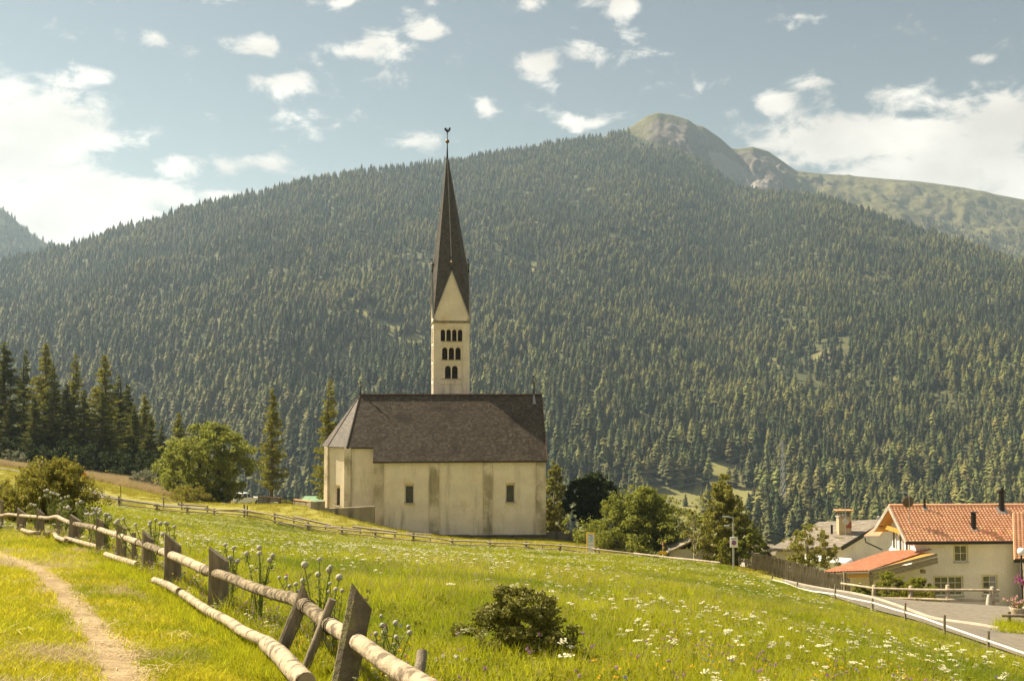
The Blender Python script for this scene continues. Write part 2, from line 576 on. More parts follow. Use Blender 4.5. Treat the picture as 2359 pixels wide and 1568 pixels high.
def ground_material():
    m = mat('meadow_soil', (.12, .13, .012), (.18, .17, .022), .7, .95, .6, 9, c3=(.15, .12, .045), s3=.35, f3=(.5, .8), bdist=.06)
    nt = m.node_tree; N, L = nt.nodes, nt.links
    bs = N['Principled BSDF']
    old = bs.inputs['Base Color'].links[0].from_socket

    def over(att, c1, c2, prev):
        a = N.new('ShaderNodeAttribute'); a.attribute_name = att
        tc = N.new('ShaderNodeTexCoord'); n = N.new('ShaderNodeTexNoise'); n.inputs['Scale'].default_value = 1.3; n.inputs['Detail'].default_value = 8
        n.inputs['Roughness'].default_value = .7
        L.new(tc.outputs['Object'], n.inputs['Vector'])
        mr = N.new('ShaderNodeMapRange'); mr.inputs['From Min'].default_value = .3; mr.inputs['From Max'].default_value = .7
        L.new(n.outputs['Fac'], mr.inputs['Value'])
        k = N.new('ShaderNodeMix'); k.data_type = 'RGBA'
        L.new(mr.outputs[0], k.inputs['Factor']); k.inputs['A'].default_value = c1 + (1,); k.inputs['B'].default_value = c2 + (1,)
        x = N.new('ShaderNodeMix'); x.data_type = 'RGBA'
        L.new(a.outputs['Fac'], x.inputs['Factor']); L.new(prev, x.inputs['A']); L.new(k.outputs['Result'], x.inputs['B'])
        return x.outputs['Result']
    c = over('mown', (.20, .20, .018), (.31, .26, .05), old)
    c = over('dry', (.30, .20, .095), (.22, .17, .07), c)
    L.new(c, bs.inputs['Base Color'])
    return m


nx, ny = len(_gx), len(_gy)
idx = np.arange(nx * ny).reshape(nx, ny)
F = np.stack([idx[:-1, :-1], idx[1:, :-1], idx[1:, 1:], idx[:-1, 1:]], -1).reshape(-1, 4)
V = np.stack([_GX, _GY, GZ], -1).reshape(-1, 3)
ground_me = np_mesh('ground', V, F, ground_material(), smooth=True)
DRYPOLY = [UY(-200, 190), UY(-200, 150), UY(0, 142), UY(120, 140), UY(230, 136), UY(300, 131), UY(400, 126), UY(400, 140), UY(300, 175), UY(100, 190)]
mx_, my_ = V[:, 0], V[:, 1]
a = ground_me.attributes.new('dry', 'FLOAT', 'POINT'); a.data.foreach_set('value', inpoly(mx_, my_, DRYPOLY).astype(np.float32))
mown = (inpoly(mx_, my_, LAWN) | ((~inpoly(mx_, my_, MEADOW)) & (my_ > 60))).astype(np.float32)
a = ground_me.attributes.new('mown', 'FLOAT', 'POINT'); a.data.foreach_set('value', mown)
tag(link_mesh('ground', ground_me), kind='structure')


def resample(line, step):
    line = [np.array(p[:2], float) for p in line]; out = [line[0]]
    for p, q in zip(line[:-1], line[1:]):
        n = max(1, int(np.linalg.norm(q - p) / step))
        for i in range(1, n + 1):
            out.append(p + (q - p) * i / n)
    return np.array(out)


def smooth_line(line, it=2):
    p = np.array([q[:2] for q in line], float)
    for _ in range(it):
        q = [p[0]]
        for a, b in zip(p[:-1], p[1:]):
            q += [a * .75 + b * .25, a * .25 + b * .75]
        p = np.array(q + [p[-1]])
    return p


def drape(name, A, B, nrow, ncol, h, m, kind='structure'):
    """a sheet between two plan lines laid h above the hill"""
    def even(l):
        l = np.array(l, float); d = np.r_[0, np.cumsum(np.linalg.norm(np.diff(l, axis=0), axis=1))]
        t = np.linspace(0, d[-1], nrow)
        return np.stack([np.interp(t, d, l[:, 0]), np.interp(t, d, l[:, 1])], -1)
    A, B = even(A), even(B)
    t = np.linspace(0, 1, ncol)[None, :, None]
    X = A[:, None] * (1 - t) + B[:, None] * t
    Z = gz(X[..., 0], X[..., 1]) + h
    V = np.concatenate([X, Z[..., None]], -1).reshape(-1, 3)
    ix = np.arange(nrow * ncol).reshape(nrow, ncol)
    F = np.stack([ix[:-1, :-1], ix[1:, :-1], ix[1:, 1:], ix[:-1, 1:]], -1).reshape(-1, 4)
    o = link_mesh(name, np_mesh(name, V, F, m, smooth=True))
    return tag(o, kind=kind)


drape('lane', smooth_line(LANE_IN), smooth_line(KERB), 70, 8, .05, M['asphalt'])
drape('parking_area', smooth_line([UY(1930, 58), UY(1965, 54), UY(2040, 49.4), UY(2110, 45.9), UY(2190, 42.4), UY(2285, 39.4), UY(2420, 36.4), UY(2750, 31.4)]),
      [UY(1950, 62.8), UY(2013, 59.6), UY(2183, 57), UY(2299, 56.2), UY(2420, 55.5), UY(2700, 55)], 60, 14, .054, M['asphalt'])
kb = MB()
kl = smooth_line(KERB)
for p, q in zip(kl[:-1], kl[1:]):
    kb.beam(gpt(*p, h=.06), gpt(*q, h=.06), .16, .14)
tag(kb.build('kerb', M['concrete']), kind='structure')
drape('churchyard_path', smooth_line([UY(-300, 128), UY(-20, 124), UY(60, 119), UY(150, 110), UY(222, 102), UY(300, 99.5), UY(420, 98.4), UY(520, 98.4)]),
      smooth_line([UY(-300, 136), UY(-20, 132), UY(60, 126), UY(150, 116), UY(222, 107), UY(300, 103), UY(420, 100.4), UY(520, 99.2)]), 70, 6, .05, M['asphalt'])
tr = smooth_line(TRACK)
nrm = np.gradient(tr, axis=0); nrm = np.stack([nrm[:, 1], -nrm[:, 0]], -1) / np.linalg.norm(nrm, axis=1)[:, None]
wob = .24 + .05 * np.sin(np.arange(len(tr)) * 1.1)
TRACK_C = tr
drape('dirt_track', tr - nrm * wob[:, None], tr + nrm * wob[:, None], 80, 5, .012, M['dirt'])

# ------------------------------------------------------------------ valley and mountains
A_CREST = [(-900, 800), (-300, 690), (0, 612), (140, 577), (280, 527), (440, 482), (580, 452), (720, 418), (880, 393), (1000, 382), (1120, 360), (1250, 340), (1340, 322), (1420, 310), (1450, 306), (1500, 322), (1560, 348), (1640, 388),
           (1700, 432), (1780, 449), (1900, 460), (2000, 489), (2100, 524), (2200, 559), (2280, 584), (2359, 609), (2700, 720), (3300, 860)]
A_DIST = [(-900, 1700), (-300, 1900), (0, 2000), (500, 2150), (1000, 2350), (1450, 2700), (1600, 2700), (1900, 2300), (2359, 1900), (2700, 1750), (3300, 1500)]
B_CREST = [(1150, 420), (1300, 345), (1400, 313), (1440, 301), (1465, 287), (1495, 266), (1520, 259), (1550, 263), (1590, 275), (1608, 288), (1625, 291), (1665, 318), (1690, 341), (1705, 343), (1740, 338), (1775, 348), (1815, 375), (1840, 393),
           (1900, 400), (1955, 403), (1962, 401), (1972, 405), (2050, 412), (2120, 417), (2230, 432), (2300, 447), (2359, 458), (2700, 520), (3300, 640)]
B_DIST = [(1150, 2950), (1440, 2950), (1520, 3000), (1640, 3120), (1740, 3250), (1900, 3600), (2359, 3800), (3300, 3800)]
C_CREST = [(-900, 180), (-400, 300), (-200, 380), (0, 482), (30, 508), (50, 527), (90, 553), (130, 575), (250, 640), (400, 740)]
YF, ZF = 800.0, -91.0


def ip(tab, u):
    return np.interp(u, [t[0] for t in tab], [t[1] for t in tab])


def pz(v, Y):
    b = (784.0 - np.asarray(v)) / FPX; c, s = math.cos(R(PITCH)), math.sin(R(PITCH))
    return (s + b * c) / (c - b * s) * Y


def a_height(u, Y):
    x = (u - 1179.5) / FPX * Y
    yc = ip(A_DIST, u); zc = pz(ip(A_CREST, u), yc)
    t = (Y - YF) / (yc - YF)
    tt = np.clip(t, 0, 1)
    z = ZF + (zc - ZF) * (.82 * tt + .18 * tt * tt)
    bell = np.sin(np.pi * np.clip(t, 0, 1)) ** .8
    gul = vn2.fbm(x + .25 * Y, Y * .28, 210, 4, .55)
    rid = -np.abs(vn3.fbm(x * 1.0 - .3 * Y + 900, Y * .22, 330, 3)) * 1.3
    z = z + bell * (gul * 38 + rid * 40 + 12) * np.clip(zc / 400, .35, 1)
    z = np.where(t > 1, zc - (Y - yc) * .4, z)
    low = ZF + (Y - YF) * .022 + vn1.fbm(x, Y, 120, 3) * 3
    return np.where(t < 0, low, z + vn1.fbm(x, Y, 60, 3) * 4 * np.clip(1 - np.abs(t - 1) * 0, .4, 1))


def sheet(name, U, T, hfun, m, att=None):
    UU, TT = np.meshgrid(U, T, indexing='ij')
    Y, Z = hfun(UU, TT)
    X = (UU - 1179.5) / FPX * Y
    V = np.stack([X, Y, Z], -1).reshape(-1, 3)
    ix = np.arange(len(U) * len(T)).reshape(len(U), len(T))
    F = np.stack([ix[:-1, :-1], ix[1:, :-1], ix[1:, 1:], ix[:-1, 1:]], -1).reshape(-1, 4)
    me = np_mesh(name, V, F, m, smooth=True)
    if att:
        for k, f in att.items():
            a = me.attributes.new(k, 'FLOAT', 'POINT'); a.data.foreach_set('value', f(UU, Y, Z).astype(np.float32).ravel())
    return tag(link_mesh(name, me), kind='structure')


CLEAR = [(2018, 1149, 24, 5), (2016, 1164, 22, 6), (1915, 1160, 16, 4), (1650, 1088, 34, 12), (1640, 1140, 90, 12), (845, 718, 45, 7), (955, 785, 38, 14), (905, 755, 40, 8), (1230, 620, 14, 8), (1480, 975, 28, 16), (1885, 835, 14, 14), (1945, 995, 22, 8), (705, 628, 12, 5), (1720, 1140, 45, 12), (1650, 1075, 40, 12), (1690, 1100, 30, 8),
         (1780, 840, 12, 10), (860, 745, 30, 6), (2010, 960, 25, 6), (800, 690, 25, 5), (2270, 690, 20, 8)]


def clearing(UU, Y, Z):
    u, v = proj((UU - 1179.5) / FPX * Y, Y, Z); r = np.zeros(u.shape)
    for cu, cv, ru, rv in CLEAR:
        r = np.maximum(r, np.clip(1.6 - np.sqrt(((u - cu) / (ru * 1.2)) ** 2 + ((v - cv) / (rv * 1.3)) ** 2) * 1.2, 0, 1))
    return np.maximum(r, ((u > 1480) & (u < 1760) & (v > 1122) & (Y > 500)) * .9)


M['forest_floor'] = mat('forest_floor', (.040, .048, .018), (.085, .085, .032), .02, .95, 0, c3=(.17, .14, .07), s3=.012, f3=(.60, .74), detail=8)
_nt = M['forest_floor'].node_tree; _bs = _nt.nodes['Principled BSDF']; _prev = _bs.inputs['Base Color'].links[0].from_socket
_at = _nt.nodes.new('ShaderNodeAttribute'); _at.attribute_name = 'clear'
_mx = _nt.nodes.new('ShaderNodeMix'); _mx.data_type = 'RGBA'; _mx.inputs['B'].default_value = (.20, .185, .062, 1)
_nt.links.new(_at.outputs['Fac'], _mx.inputs['Factor']); _nt.links.new(_prev, _mx.inputs['A']); _nt.links.new(_mx.outputs['Result'], _bs.inputs['Base Color'])
YROWS = np.r_[np.linspace(190, 780, 18), np.linspace(800, 3300, 140)]
sheet('mountain_slope', np.arange(-900, 3300, 9.0), YROWS, lambda u, t: (t, a_height(u, t)), M['forest_floor'], {'clear': clearing})


def rock_material():
    m = mat('alpine_ground', (.085, .082, .028), (.125, .112, .048), .006, .95, .9, .05, detail=10, bdist=8)
    nt = m.node_tree; N, L = nt.nodes, nt.links
    bs = N['Principled BSDF']; prev = bs.inputs['Base Color'].links[0].from_socket

    def n(sc, lo, hi, src=None, st=None):
        tc = N.new('ShaderNodeTexCoord'); x = N.new('ShaderNodeTexNoise'); x.inputs['Scale'].default_value = sc; x.inputs['Detail'].default_value = 10; x.inputs['Roughness'].default_value = .68
        mp = N.new('ShaderNodeMapping'); mp.inputs['Scale'].default_value = st or (1, 1, 1)
        L.new(tc.outputs['Object'], mp.inputs[0]); L.new(mp.outputs[0], x.inputs['Vector'])
        mr = N.new('ShaderNodeMapRange'); mr.inputs['From Min'].default_value = lo; mr.inputs['From Max'].default_value = hi
        mr.interpolation_type = 'SMOOTHSTEP'
        if src is None:
            L.new(x.outputs['Fac'], mr.inputs['Value'])
        else:
            ad = N.new('ShaderNodeMath'); ad.operation = 'ADD'
            L.new(x.outputs['Fac'], ad.inputs[0]); L.new(src, ad.inputs[1]); L.new(ad.outputs[0], mr.inputs['Value'])
        return mr.outputs[0]

    def mixc(f, a, c):
        k = N.new('ShaderNodeMix'); k.data_type = 'RGBA'
        L.new(f, k.inputs['Factor']); L.new(a, k.inputs['A'])
        k.inputs['B'].default_value = c + (1,)
        return k.outputs['Result']

    def attr(k):
        a = N.new('ShaderNodeAttribute'); a.attribute_name = k
        return a.outputs['Fac']
    rk = attr('rock')
    c = mixc(n(.015, .56, .72), prev, (.14, .115, .08))
    c = mixc(n(.02, .62, .70), c, (.06, .065, .03))
    c = mixc(n(.018, .86, 1.04, rk), c, (.115, .095, .078))
    c = mixc(n(.03, 1.2, 1.36, rk, (1, 1, .3)), c, (.055, .05, .045))  # crag shadows painted into the rock colour as dark streaks
    c = mixc(attr('scree'), c, (.20, .18, .16))
    L.new(c, bs.inputs['Base Color'])
    return m


def b_height(u, t):
    yc = ip(B_DIST, u); zc = pz(ip(B_CREST, u), yc)
    Y = yc - 1400 + 1700 * t
    x = (u - 1179.5) / FPX * Y
    d = np.maximum(yc - Y, 0)
    sl = np.interp(u, [1300, 1640, 1800, 2359], [.50, .60, .46, .40])
    z = zc - d * sl
    w = np.clip(d / 130, 0, 1)
    z = z + w * (vn1.fbm(x, Y, 240, 6, .62) * 60 - np.abs(vn2.fbm(x - .5 * Y, Y * .4, 150, 5, .6)) * 75 * np.interp(u, [1500, 1800, 2000], [1.0, 1.0, .45]))
    return Y, np.where(Y > yc, zc - (Y - yc) * .5, z)


def in_uv(UU, Y, Z, poly):
    u, v = proj((UU - 1179.5) / FPX * Y, Y, Z)
    return inpoly(u, v, poly)


sheet('mountain_peak', np.arange(1150, 3300, 5.0), np.linspace(0, 1, 160) ** .9, b_height, rock_material(), {
    'rock': lambda U, Y, Z: np.clip(np.interp(U, [1440, 1500, 1560, 1700, 1800, 1850, 1950, 2359], [.15, .45, .70, .70, .60, .35, .10, .06]), 0, 1) * np.clip((ip(B_DIST, U) - Y) / 70, 0, 1),
    'scree': lambda U, Y, Z: in_uv(U, Y, Z, [(1632, 347), (1665, 354), (1725, 392), (1805, 440), (1785, 455), (1690, 432), (1640, 388)]).astype(float)})


def c_height(u, t):
    yc = 3300 + 0 * u; zc = pz(ip(C_CREST, u), yc)
    Y = 2000 + 1600 * t
    x = (u - 1179.5) / FPX * Y
    d = np.maximum(yc - Y, 0)
    z = zc - d * .55 + np.clip(d / 150, 0, 1) * vn1.fbm(x + 500, Y, 250, 4) * 60
    return Y, np.where(Y > yc, zc - (Y - yc) * .4, z)


sheet('side_mountain', np.arange(-900, 420, 12.0), np.linspace(0, 1, 60), c_height, mat('wooded_ground', (.035, .05, .025), (.07, .08, .035), .03, .95))

# ------------------------------------------------------------------ forest
M['spruce'] = mat('spruce_needles', (.042, .054, .021), (.084, .096, .034), attr=True, rough=.7, inst=.55, transl=.25, spec=.1)
M['larch_far'] = mat('larch_needles', (.118, .122, .034), (.200, .195, .050), attr=True, rough=.7, inst=.45, transl=.3)
M['bark'] = mat('bark', (.13, .095, .06), (.07, .055, .038), 6, .9, .5, 30, stretch=(1, 1, .25))
M['bark_far'] = mat('bark_far', (.10, .08, .06), rough=.9)


def conifer_far(seed, H, Wd, layers, per, droop):
    """unit conifer: ragged tiers of drooping boughs round a dark core"""
    r = np.random.default_rng(seed)
    V = []; Fc = []; A = []
    for i in range(layers):
        t = i / (layers - 1)
        z0 = H * (.10 + .86 * t)
        rad = Wd * (1 - t ** 1.7) ** .75 * r.uniform(.78, 1.12) + .12
        if t < .2: rad *= .7 + 1.5 * t
        off = r.uniform(0, 6.28)
        for k in range(per):
            a = off + 6.283 * (k + r.uniform(-.3, .3)) / per
            l = rad * r.uniform(.65, 1.15); w = rad * r.uniform(.30, .50)
            ca, sa = math.cos(a), math.sin(a)
            z0 = H * (.10 + .86 * t) + r.uniform(-.45, .45) * H / layers
            zt = z0 - droop * l + r.uniform(-.3, .3)
            b = len(V)
            hh = H / layers * r.uniform(.9, 1.5)
            V += [(0, 0, z0 + hh * .8), (ca * l * .6 - sa * w, sa * l * .6 + ca * w, z0 - droop * l * .5),
                  (ca * l, sa * l, zt), (ca * l * .6 + sa * w, sa * l * .6 - ca * w, z0 - droop * l * .5 + r.uniform(-.3, .3))]
            Fc.append((b, b + 1, b + 2, b + 3)); A.append(r.uniform(0, 1))
    b = len(V); n = 5
    for k in range(n):
        V.append((Wd * .32 * math.cos(6.283 * k / n), Wd * .32 * math.sin(6.283 * k / n), H * .06))
    V.append((0, 0, H))
    for k in range(n):
        Fc.append((b + k, b + (k + 1) % n, b + n, b + n)); A.append(.1)
    Fc = [f if f[2] != f[3] else (f[0], f[1], f[2], f[2]) for f in Fc]
    me = bpy.data.meshes.new('crown')
    me.from_pydata(V, [], [f if f[2] != f[3] else f[:3] for f in Fc])
    at = me.attributes.new('v', 'FLOAT', 'FACE'); at.data.foreach_set('value', A)
    return me


FAR = []
for s, (H, W_, ly, pr, dr, mt) in enumerate([(16, 3.5, 14, 7, .5, 'spruce'), (18, 3.4, 15, 7, .55, 'spruce'), (13, 3.3, 12, 7, .42, 'spruce'), (15, 4.2, 13, 8, .25, 'larch_far'), (17, 4.6, 14, 8, .2, 'larch_far'), (12, 4.1, 11, 8, .2, 'larch_far')]):
    me = conifer_far(s + 10, H, W_, ly, pr, dr); me.materials.append(M[mt])
    FAR.append(me)
    FAR[-1]['h'] = H


def instancer(name, pts, rot, scl, idx, metas, kind='stuff', label=None, cat=None):
    """one object: meshes set on points by geometry nodes"""
    me = bpy.data.meshes.new(name)
    me.vertices.add(len(pts)); me.vertices.foreach_set('co', np.asarray(pts, np.float32).ravel())
    a = me.attributes.new('rot', 'FLOAT_VECTOR', 'POINT'); a.data.foreach_set('vector', np.asarray(rot, np.float32).ravel())
    a = me.attributes.new('scl', 'FLOAT_VECTOR', 'POINT'); a.data.foreach_set('vector', np.asarray(scl, np.float32).ravel())
    a = me.attributes.new('pick', 'INT', 'POINT'); a.data.foreach_set('value', np.asarray(idx, np.int32))
    me.update()
    o = link_mesh(name, me)
    ng = bpy.data.node_groups.new(name, 'GeometryNodeTree')
    ng.interface.new_socket('Geometry', in_out='INPUT', socket_type='NodeSocketGeometry')
    ng.interface.new_socket('Geometry', in_out='OUTPUT', socket_type='NodeSocketGeometry')
    N, L = ng.nodes, ng.links
    gi = N.new('NodeGroupInput'); go = N.new('NodeGroupOutput'); jn = N.new('GeometryNodeJoinGeometry')

    def named(k, t):
        n = N.new('GeometryNodeInputNamedAttribute'); n.data_type = t; n.inputs['Name'].default_value = k
        return [s for s in n.outputs if s.enabled and s.name == 'Attribute'][0]
    ra, sa, pa = named('rot', 'FLOAT_VECTOR'), named('scl', 'FLOAT_VECTOR'), named('pick', 'INT')
    e2r = N.new('FunctionNodeEulerToRotation'); L.new(ra, e2r.inputs[0])
    for k, pm in enumerate(metas):
        po = bpy.data.objects.new(name + '_piece', pm)
        oi = N.new('GeometryNodeObjectInfo'); oi.inputs['Object'].default_value = po; oi.inputs['As Instance'].default_value = True
        ip_ = N.new('GeometryNodeInstanceOnPoints')
        cmpn = N.new('FunctionNodeCompare'); cmpn.data_type = 'INT'; cmpn.operation = 'EQUAL'
        L.new(pa, cmpn.inputs[2]); cmpn.inputs[3].default_value = k
        L.new(gi.outputs[0], ip_.inputs['Points']); L.new(cmpn.outputs[0], ip_.inputs['Selection'])
        L.new(oi.outputs['Geometry'], ip_.inputs['Instance'])
        L.new(e2r.outputs[0], ip_.inputs['Rotation']); L.new(sa, ip_.inputs['Scale'])
        L.new(ip_.outputs[0], jn.inputs[0])
    L.new(jn.outputs[0], go.inputs[0])
    mod = o.modifiers.new('scatter', 'NODES'); mod.node_group = ng
    return tag(o, label, cat, kind=kind)


n = 76000
uu = rng.uniform(-250, 2620, n)
yy = np.sqrt(rng.uniform(540 ** 2, 2780 ** 2, n))
ok = yy < ip(A_DIST, uu) + 25
uu, yy = uu[ok], yy[ok]
xx = (uu - 1179.5) / FPX * yy
zz = a_height(uu, yy)
pu, pv = proj(xx, yy, zz)
keep = np.ones(len(xx), bool)
for cu, cv, ru, rv in CLEAR:
    keep &= ((pu - cu) / ru) ** 2 + ((pv - cv) / rv) ** 2 > 1
gap = vn3.fbm(xx, yy, 90, 4)
keep &= ~((gap > .52) & (rng.random(len(xx)) < .8))
keep &= ~((pu > 1500) & (pu < 1745) & (pv > 1122) & (rng.random(len(xx)) < .93))
keep &= ~((yy < 600) & (vn1.fbm(xx, yy, 50, 3) > .10))
keep &= ~((pv < 345) & (pu > 1452) & (pu < 1600) & (rng.random(len(xx)) < .85))
xx, yy, zz, pu, pv = xx[keep], yy[keep], zz[keep], pu[keep], pv[keep]
larch = (vn2.fbm(xx, yy, 140, 4) * 1.1 + rng.uniform(-.6, .6, len(xx)) + (pv - 900) * .0006) > -.05
pick = np.where(larch, 3, 0) + rng.integers(0, 3, len(xx))
hgt = rng.uniform(.72, 1.22, len(xx)) * np.interp(yy, [600, 1500, 2600], [1.38, 1.18, 1.0]) * (1 + .25 * vn3.fbm(xx, yy, 60, 2))
small = rng.random(len(xx)) < .18
hgt = np.where(small, hgt * rng.uniform(.35, .7, len(xx)), hgt)
scl = np.stack([hgt * rng.uniform(.85, 1.2, len(xx))] * 2 + [hgt], -1)
rot = np.stack([rng.normal(0, .03, len(xx)), rng.normal(0, .03, len(xx)), rng.uniform(0, 6.28, len(xx))], -1)
# the three hundred that show largest stand as trees of their own
vis = (pu > -20) & (pu < 2380) & (pv < 1245) & ~((pu > 600) & (pu < 1300) & (pv > 1050)) & ~((pu < 420) & (pv > 1000)) & ~((pu > 2040) & (pv > 1170))
score = np.where(vis, hgt / yy, 0)
own = np.argsort(-score)[:300]
rest = np.ones(len(xx), bool); rest[own] = False
ex_u = rng.uniform(-150, 200, 1500); ex_t = rng.uniform(0.3, .81, 1500)      # trees on the side mountain
ey, ez = c_height(ex_u, ex_t); exx = (ex_u - 1179.5) / FPX * ey
bu = rng.uniform(2130, 2500, 1600); bt = rng.uniform(.35, .72, 1600)         # and thin ones on the far alp
by, bz = b_height(bu, bt); bx = (bu - 1179.5) / FPX * by
qu, qv = proj(bx, by, bz)
bk = (vn2.fbm(bx, by, 70, 3) + (qv - 520 - (qu - 2250) * .1) * .012) > .05
bx, by, bz = bx[bk], by[bk], bz[bk]


def col3(n_, f):
    s = f(n_)
    return np.stack([s, s, s], -1)


pts = np.concatenate([np.stack([xx, yy, zz - .3], -1)[rest], np.stack([exx, ey, ez], -1), np.stack([bx, by, bz], -1)])
rots = np.concatenate([rot[rest], np.stack([np.zeros(1500), np.zeros(1500), rng.uniform(0, 6, 1500)], -1), np.stack([0 * bx, 0 * bx, rng.uniform(0, 6, len(bx))], -1)])
scls = np.concatenate([scl[rest], col3(1500, lambda k: rng.uniform(.9, 1.5, k)), col3(len(bx), lambda k: rng.uniform(.5, 1.0, k))])
picks = np.concatenate([pick[rest], rng.integers(0, 6, 1500), rng.integers(0, 3, len(bx))])
instancer('mountain_forest', pts, rots, scls, picks, FAR, label='dense conifer forest covering the mountainside', cat='forest')

trunk_far = MB().tube([(0, 0, -.5), (0, 0, 5), (0, 0, 13)], [.28, .22, .05], 6).mesh('trunk', M['bark_far'])
for i in own:
    lab = 'light green larch in the forest at the foot of the mountain' if pick[i] >= 3 else 'dark spruce in the forest at the foot of the mountain'
    e = empty('larch_tree' if pick[i] >= 3 else 'spruce_tree', (xx[i], yy[i], zz[i] - .3), rot[i, 2], lab, 'tree', 'larches at the foot of the mountain' if pick[i] >= 3 else 'spruces at the foot of the mountain')
    e.scale = scl[i]
    link_mesh('crown', FAR[pick[i]], e)
    link_mesh('trunk', trunk_far, e)

# ------------------------------------------------------------------ the air between here and the mountains
hz = MB().box((0, 2300, 472), (9000, 5800, 1170))
hazem = bpy.data.materials.new('haze'); hazem.use_nodes = True
hn = hazem.node_tree; hn.nodes.clear()
ho = hn.nodes.new('ShaderNodeOutputMaterial'); hv = hn.nodes.new('ShaderNodeVolumePrincipled')
hv.inputs['Color'].default_value = (.60, .80, 1.0, 1)
hv.inputs['Density'].default_value = 0.92e-4
hv.inputs['Anisotropy'].default_value = .25
hn.links.new(hv.outputs[0], ho.inputs['Volume'])
hazeo = hz.build('haze', hazem)
tag(hazeo, kind='stuff')

# ------------------------------------------------------------------ church
def plaster(name, base, dark, streak, bump=.35, f3=(.52, .78)):
    m = mat(name, base, tuple(x * .86 for x in base), .55, .92, bump, 14, c3=dark, s3=.35, f3=f3)
    nt = m.node_tree; N, L = nt.nodes, nt.links
    bs = N['Principled BSDF']; prev = bs.inputs['Base Color'].links[0].from_socket
    tc = N.new('ShaderNodeTexCoord'); mp = N.new('ShaderNodeMapping'); mp.inputs['Scale'].default_value = (1.1, 1.1, .16)
    n = N.new('ShaderNodeTexNoise'); n.inputs['Scale'].default_value = 1.0; n.inputs['Detail'].default_value = 8; n.inputs['Roughness'].default_value = .62
    L.new(tc.outputs['Object'], mp.inputs[0]); L.new(mp.outputs[0], n.inputs['Vector'])
    mr = N.new('ShaderNodeMapRange'); mr.interpolation_type = 'SMOOTHSTEP'
    mr.inputs['From Min'].default_value = .52; mr.inputs['From Max'].default_value = .72; mr.inputs['To Max'].default_value = .8
    L.new(n.outputs['Fac'], mr.inputs['Value'])
    k = N.new('ShaderNodeMix'); k.data_type = 'RGBA'
    L.new(mr.outputs[0], k.inputs['Factor']); L.new(prev, k.inputs['A']); k.inputs['B'].default_value = streak + (1,)
    n2 = N.new('ShaderNodeTexNoise'); n2.inputs['Scale'].default_value = 6; n2.inputs['Detail'].default_value = 10; n2.inputs['Roughness'].default_value = .7
    L.new(tc.outputs['Object'], n2.inputs['Vector'])
    m2 = N.new('ShaderNodeMapRange'); m2.inputs['From Min'].default_value = .3; m2.inputs['From Max'].default_value = .7; m2.inputs['To Min'].default_value = .86; m2.inputs['To Max'].default_value = 1.08
    L.new(n2.outputs['Fac'], m2.inputs['Value'])
    hs = N.new('ShaderNodeHueSaturation'); L.new(m2.outputs[0], hs.inputs['Value']); L.new(k.outputs['Result'], hs.inputs['Color'])
    L.new(hs.outputs[0], bs.inputs['Base Color'])
    return m


M['plaster'] = plaster('church_plaster', (.80, .69, .53), (.64, .50, .31), (.40, .33, .22))
M['pilaster'] = plaster('pilaster_plaster', (.72, .61, .45), (.36, .30, .19), (.17, .145, .10), .35, (.40, .60))
M['tower_plaster'] = plaster('tower_plaster', (.74, .64, .49), (.60, .45, .26), (.36, .32, .27), .5)
M['plinth'] = mat('plinth_stone', (.07, .06, .045), (.13, .11, .08), 2, .95, .8, 8)
M['shingle'] = mat('larch_shingle', (.046, .035, .023), (.108, .083, .057), attr=True, rough=.6, spec=.2, c3=(.035, .026, .017), s3=.5, f3=(.50, .75))
M['shingle_base'] = mat('roof_boards', (.05, .035, .025), rough=.9)
M['ridge_wood'] = mat('ridge_wood', (.17, .085, .045), (.10, .055, .03), 3, .8)
M['slate'] = mat('spire_shingle', (.045, .039, .031), (.080, .068, .054), attr=True, rough=.6, spec=.25)
M['lead'] = mat('lead_sheet', (.22, .22, .21), (.30, .29, .27), 3, .5, metallic=.4)
M['iron'] = mat('iron', (.03, .027, .024), rough=.5, metallic=.6)
M['brass'] = mat('old_copper_ball', (.22, .14, .06), (.12, .08, .04), 4, .4, metallic=.7)
M['dark_void'] = mat('dark_louvre', (.035, .027, .018), (.055, .042, .028), 3, .9)
M['glass_dark'] = mat('leaded_glass', (.04, .045, .045), (.09, .09, .085), 5, .12, spec=.6)
M['window_bar'] = mat('window_bar', (.07, .055, .04), rough=.7)
M['stone_sill'] = mat('stone_sill', (.45, .38, .25), (.30, .26, .18), 3, .9)

CH_R = R(4.5)
ZB = -17.0
_o = P(862, 1062, 104)
church = empty('church', (_o.x, 104, ZB), CH_R, 'cream plastered village church with dark shingle roof and tall pointed bell tower', 'church')
CHM = Matrix.Translation(church.location) @ Matrix.Rotation(CH_R, 4, 'Z')
CHI = CHM.inverted()


def CZ(v, Y):
    return P(1179.5, v, Y).z - ZB


def cloc(u, v, Y):
    return CHI @ P(u, v, Y)


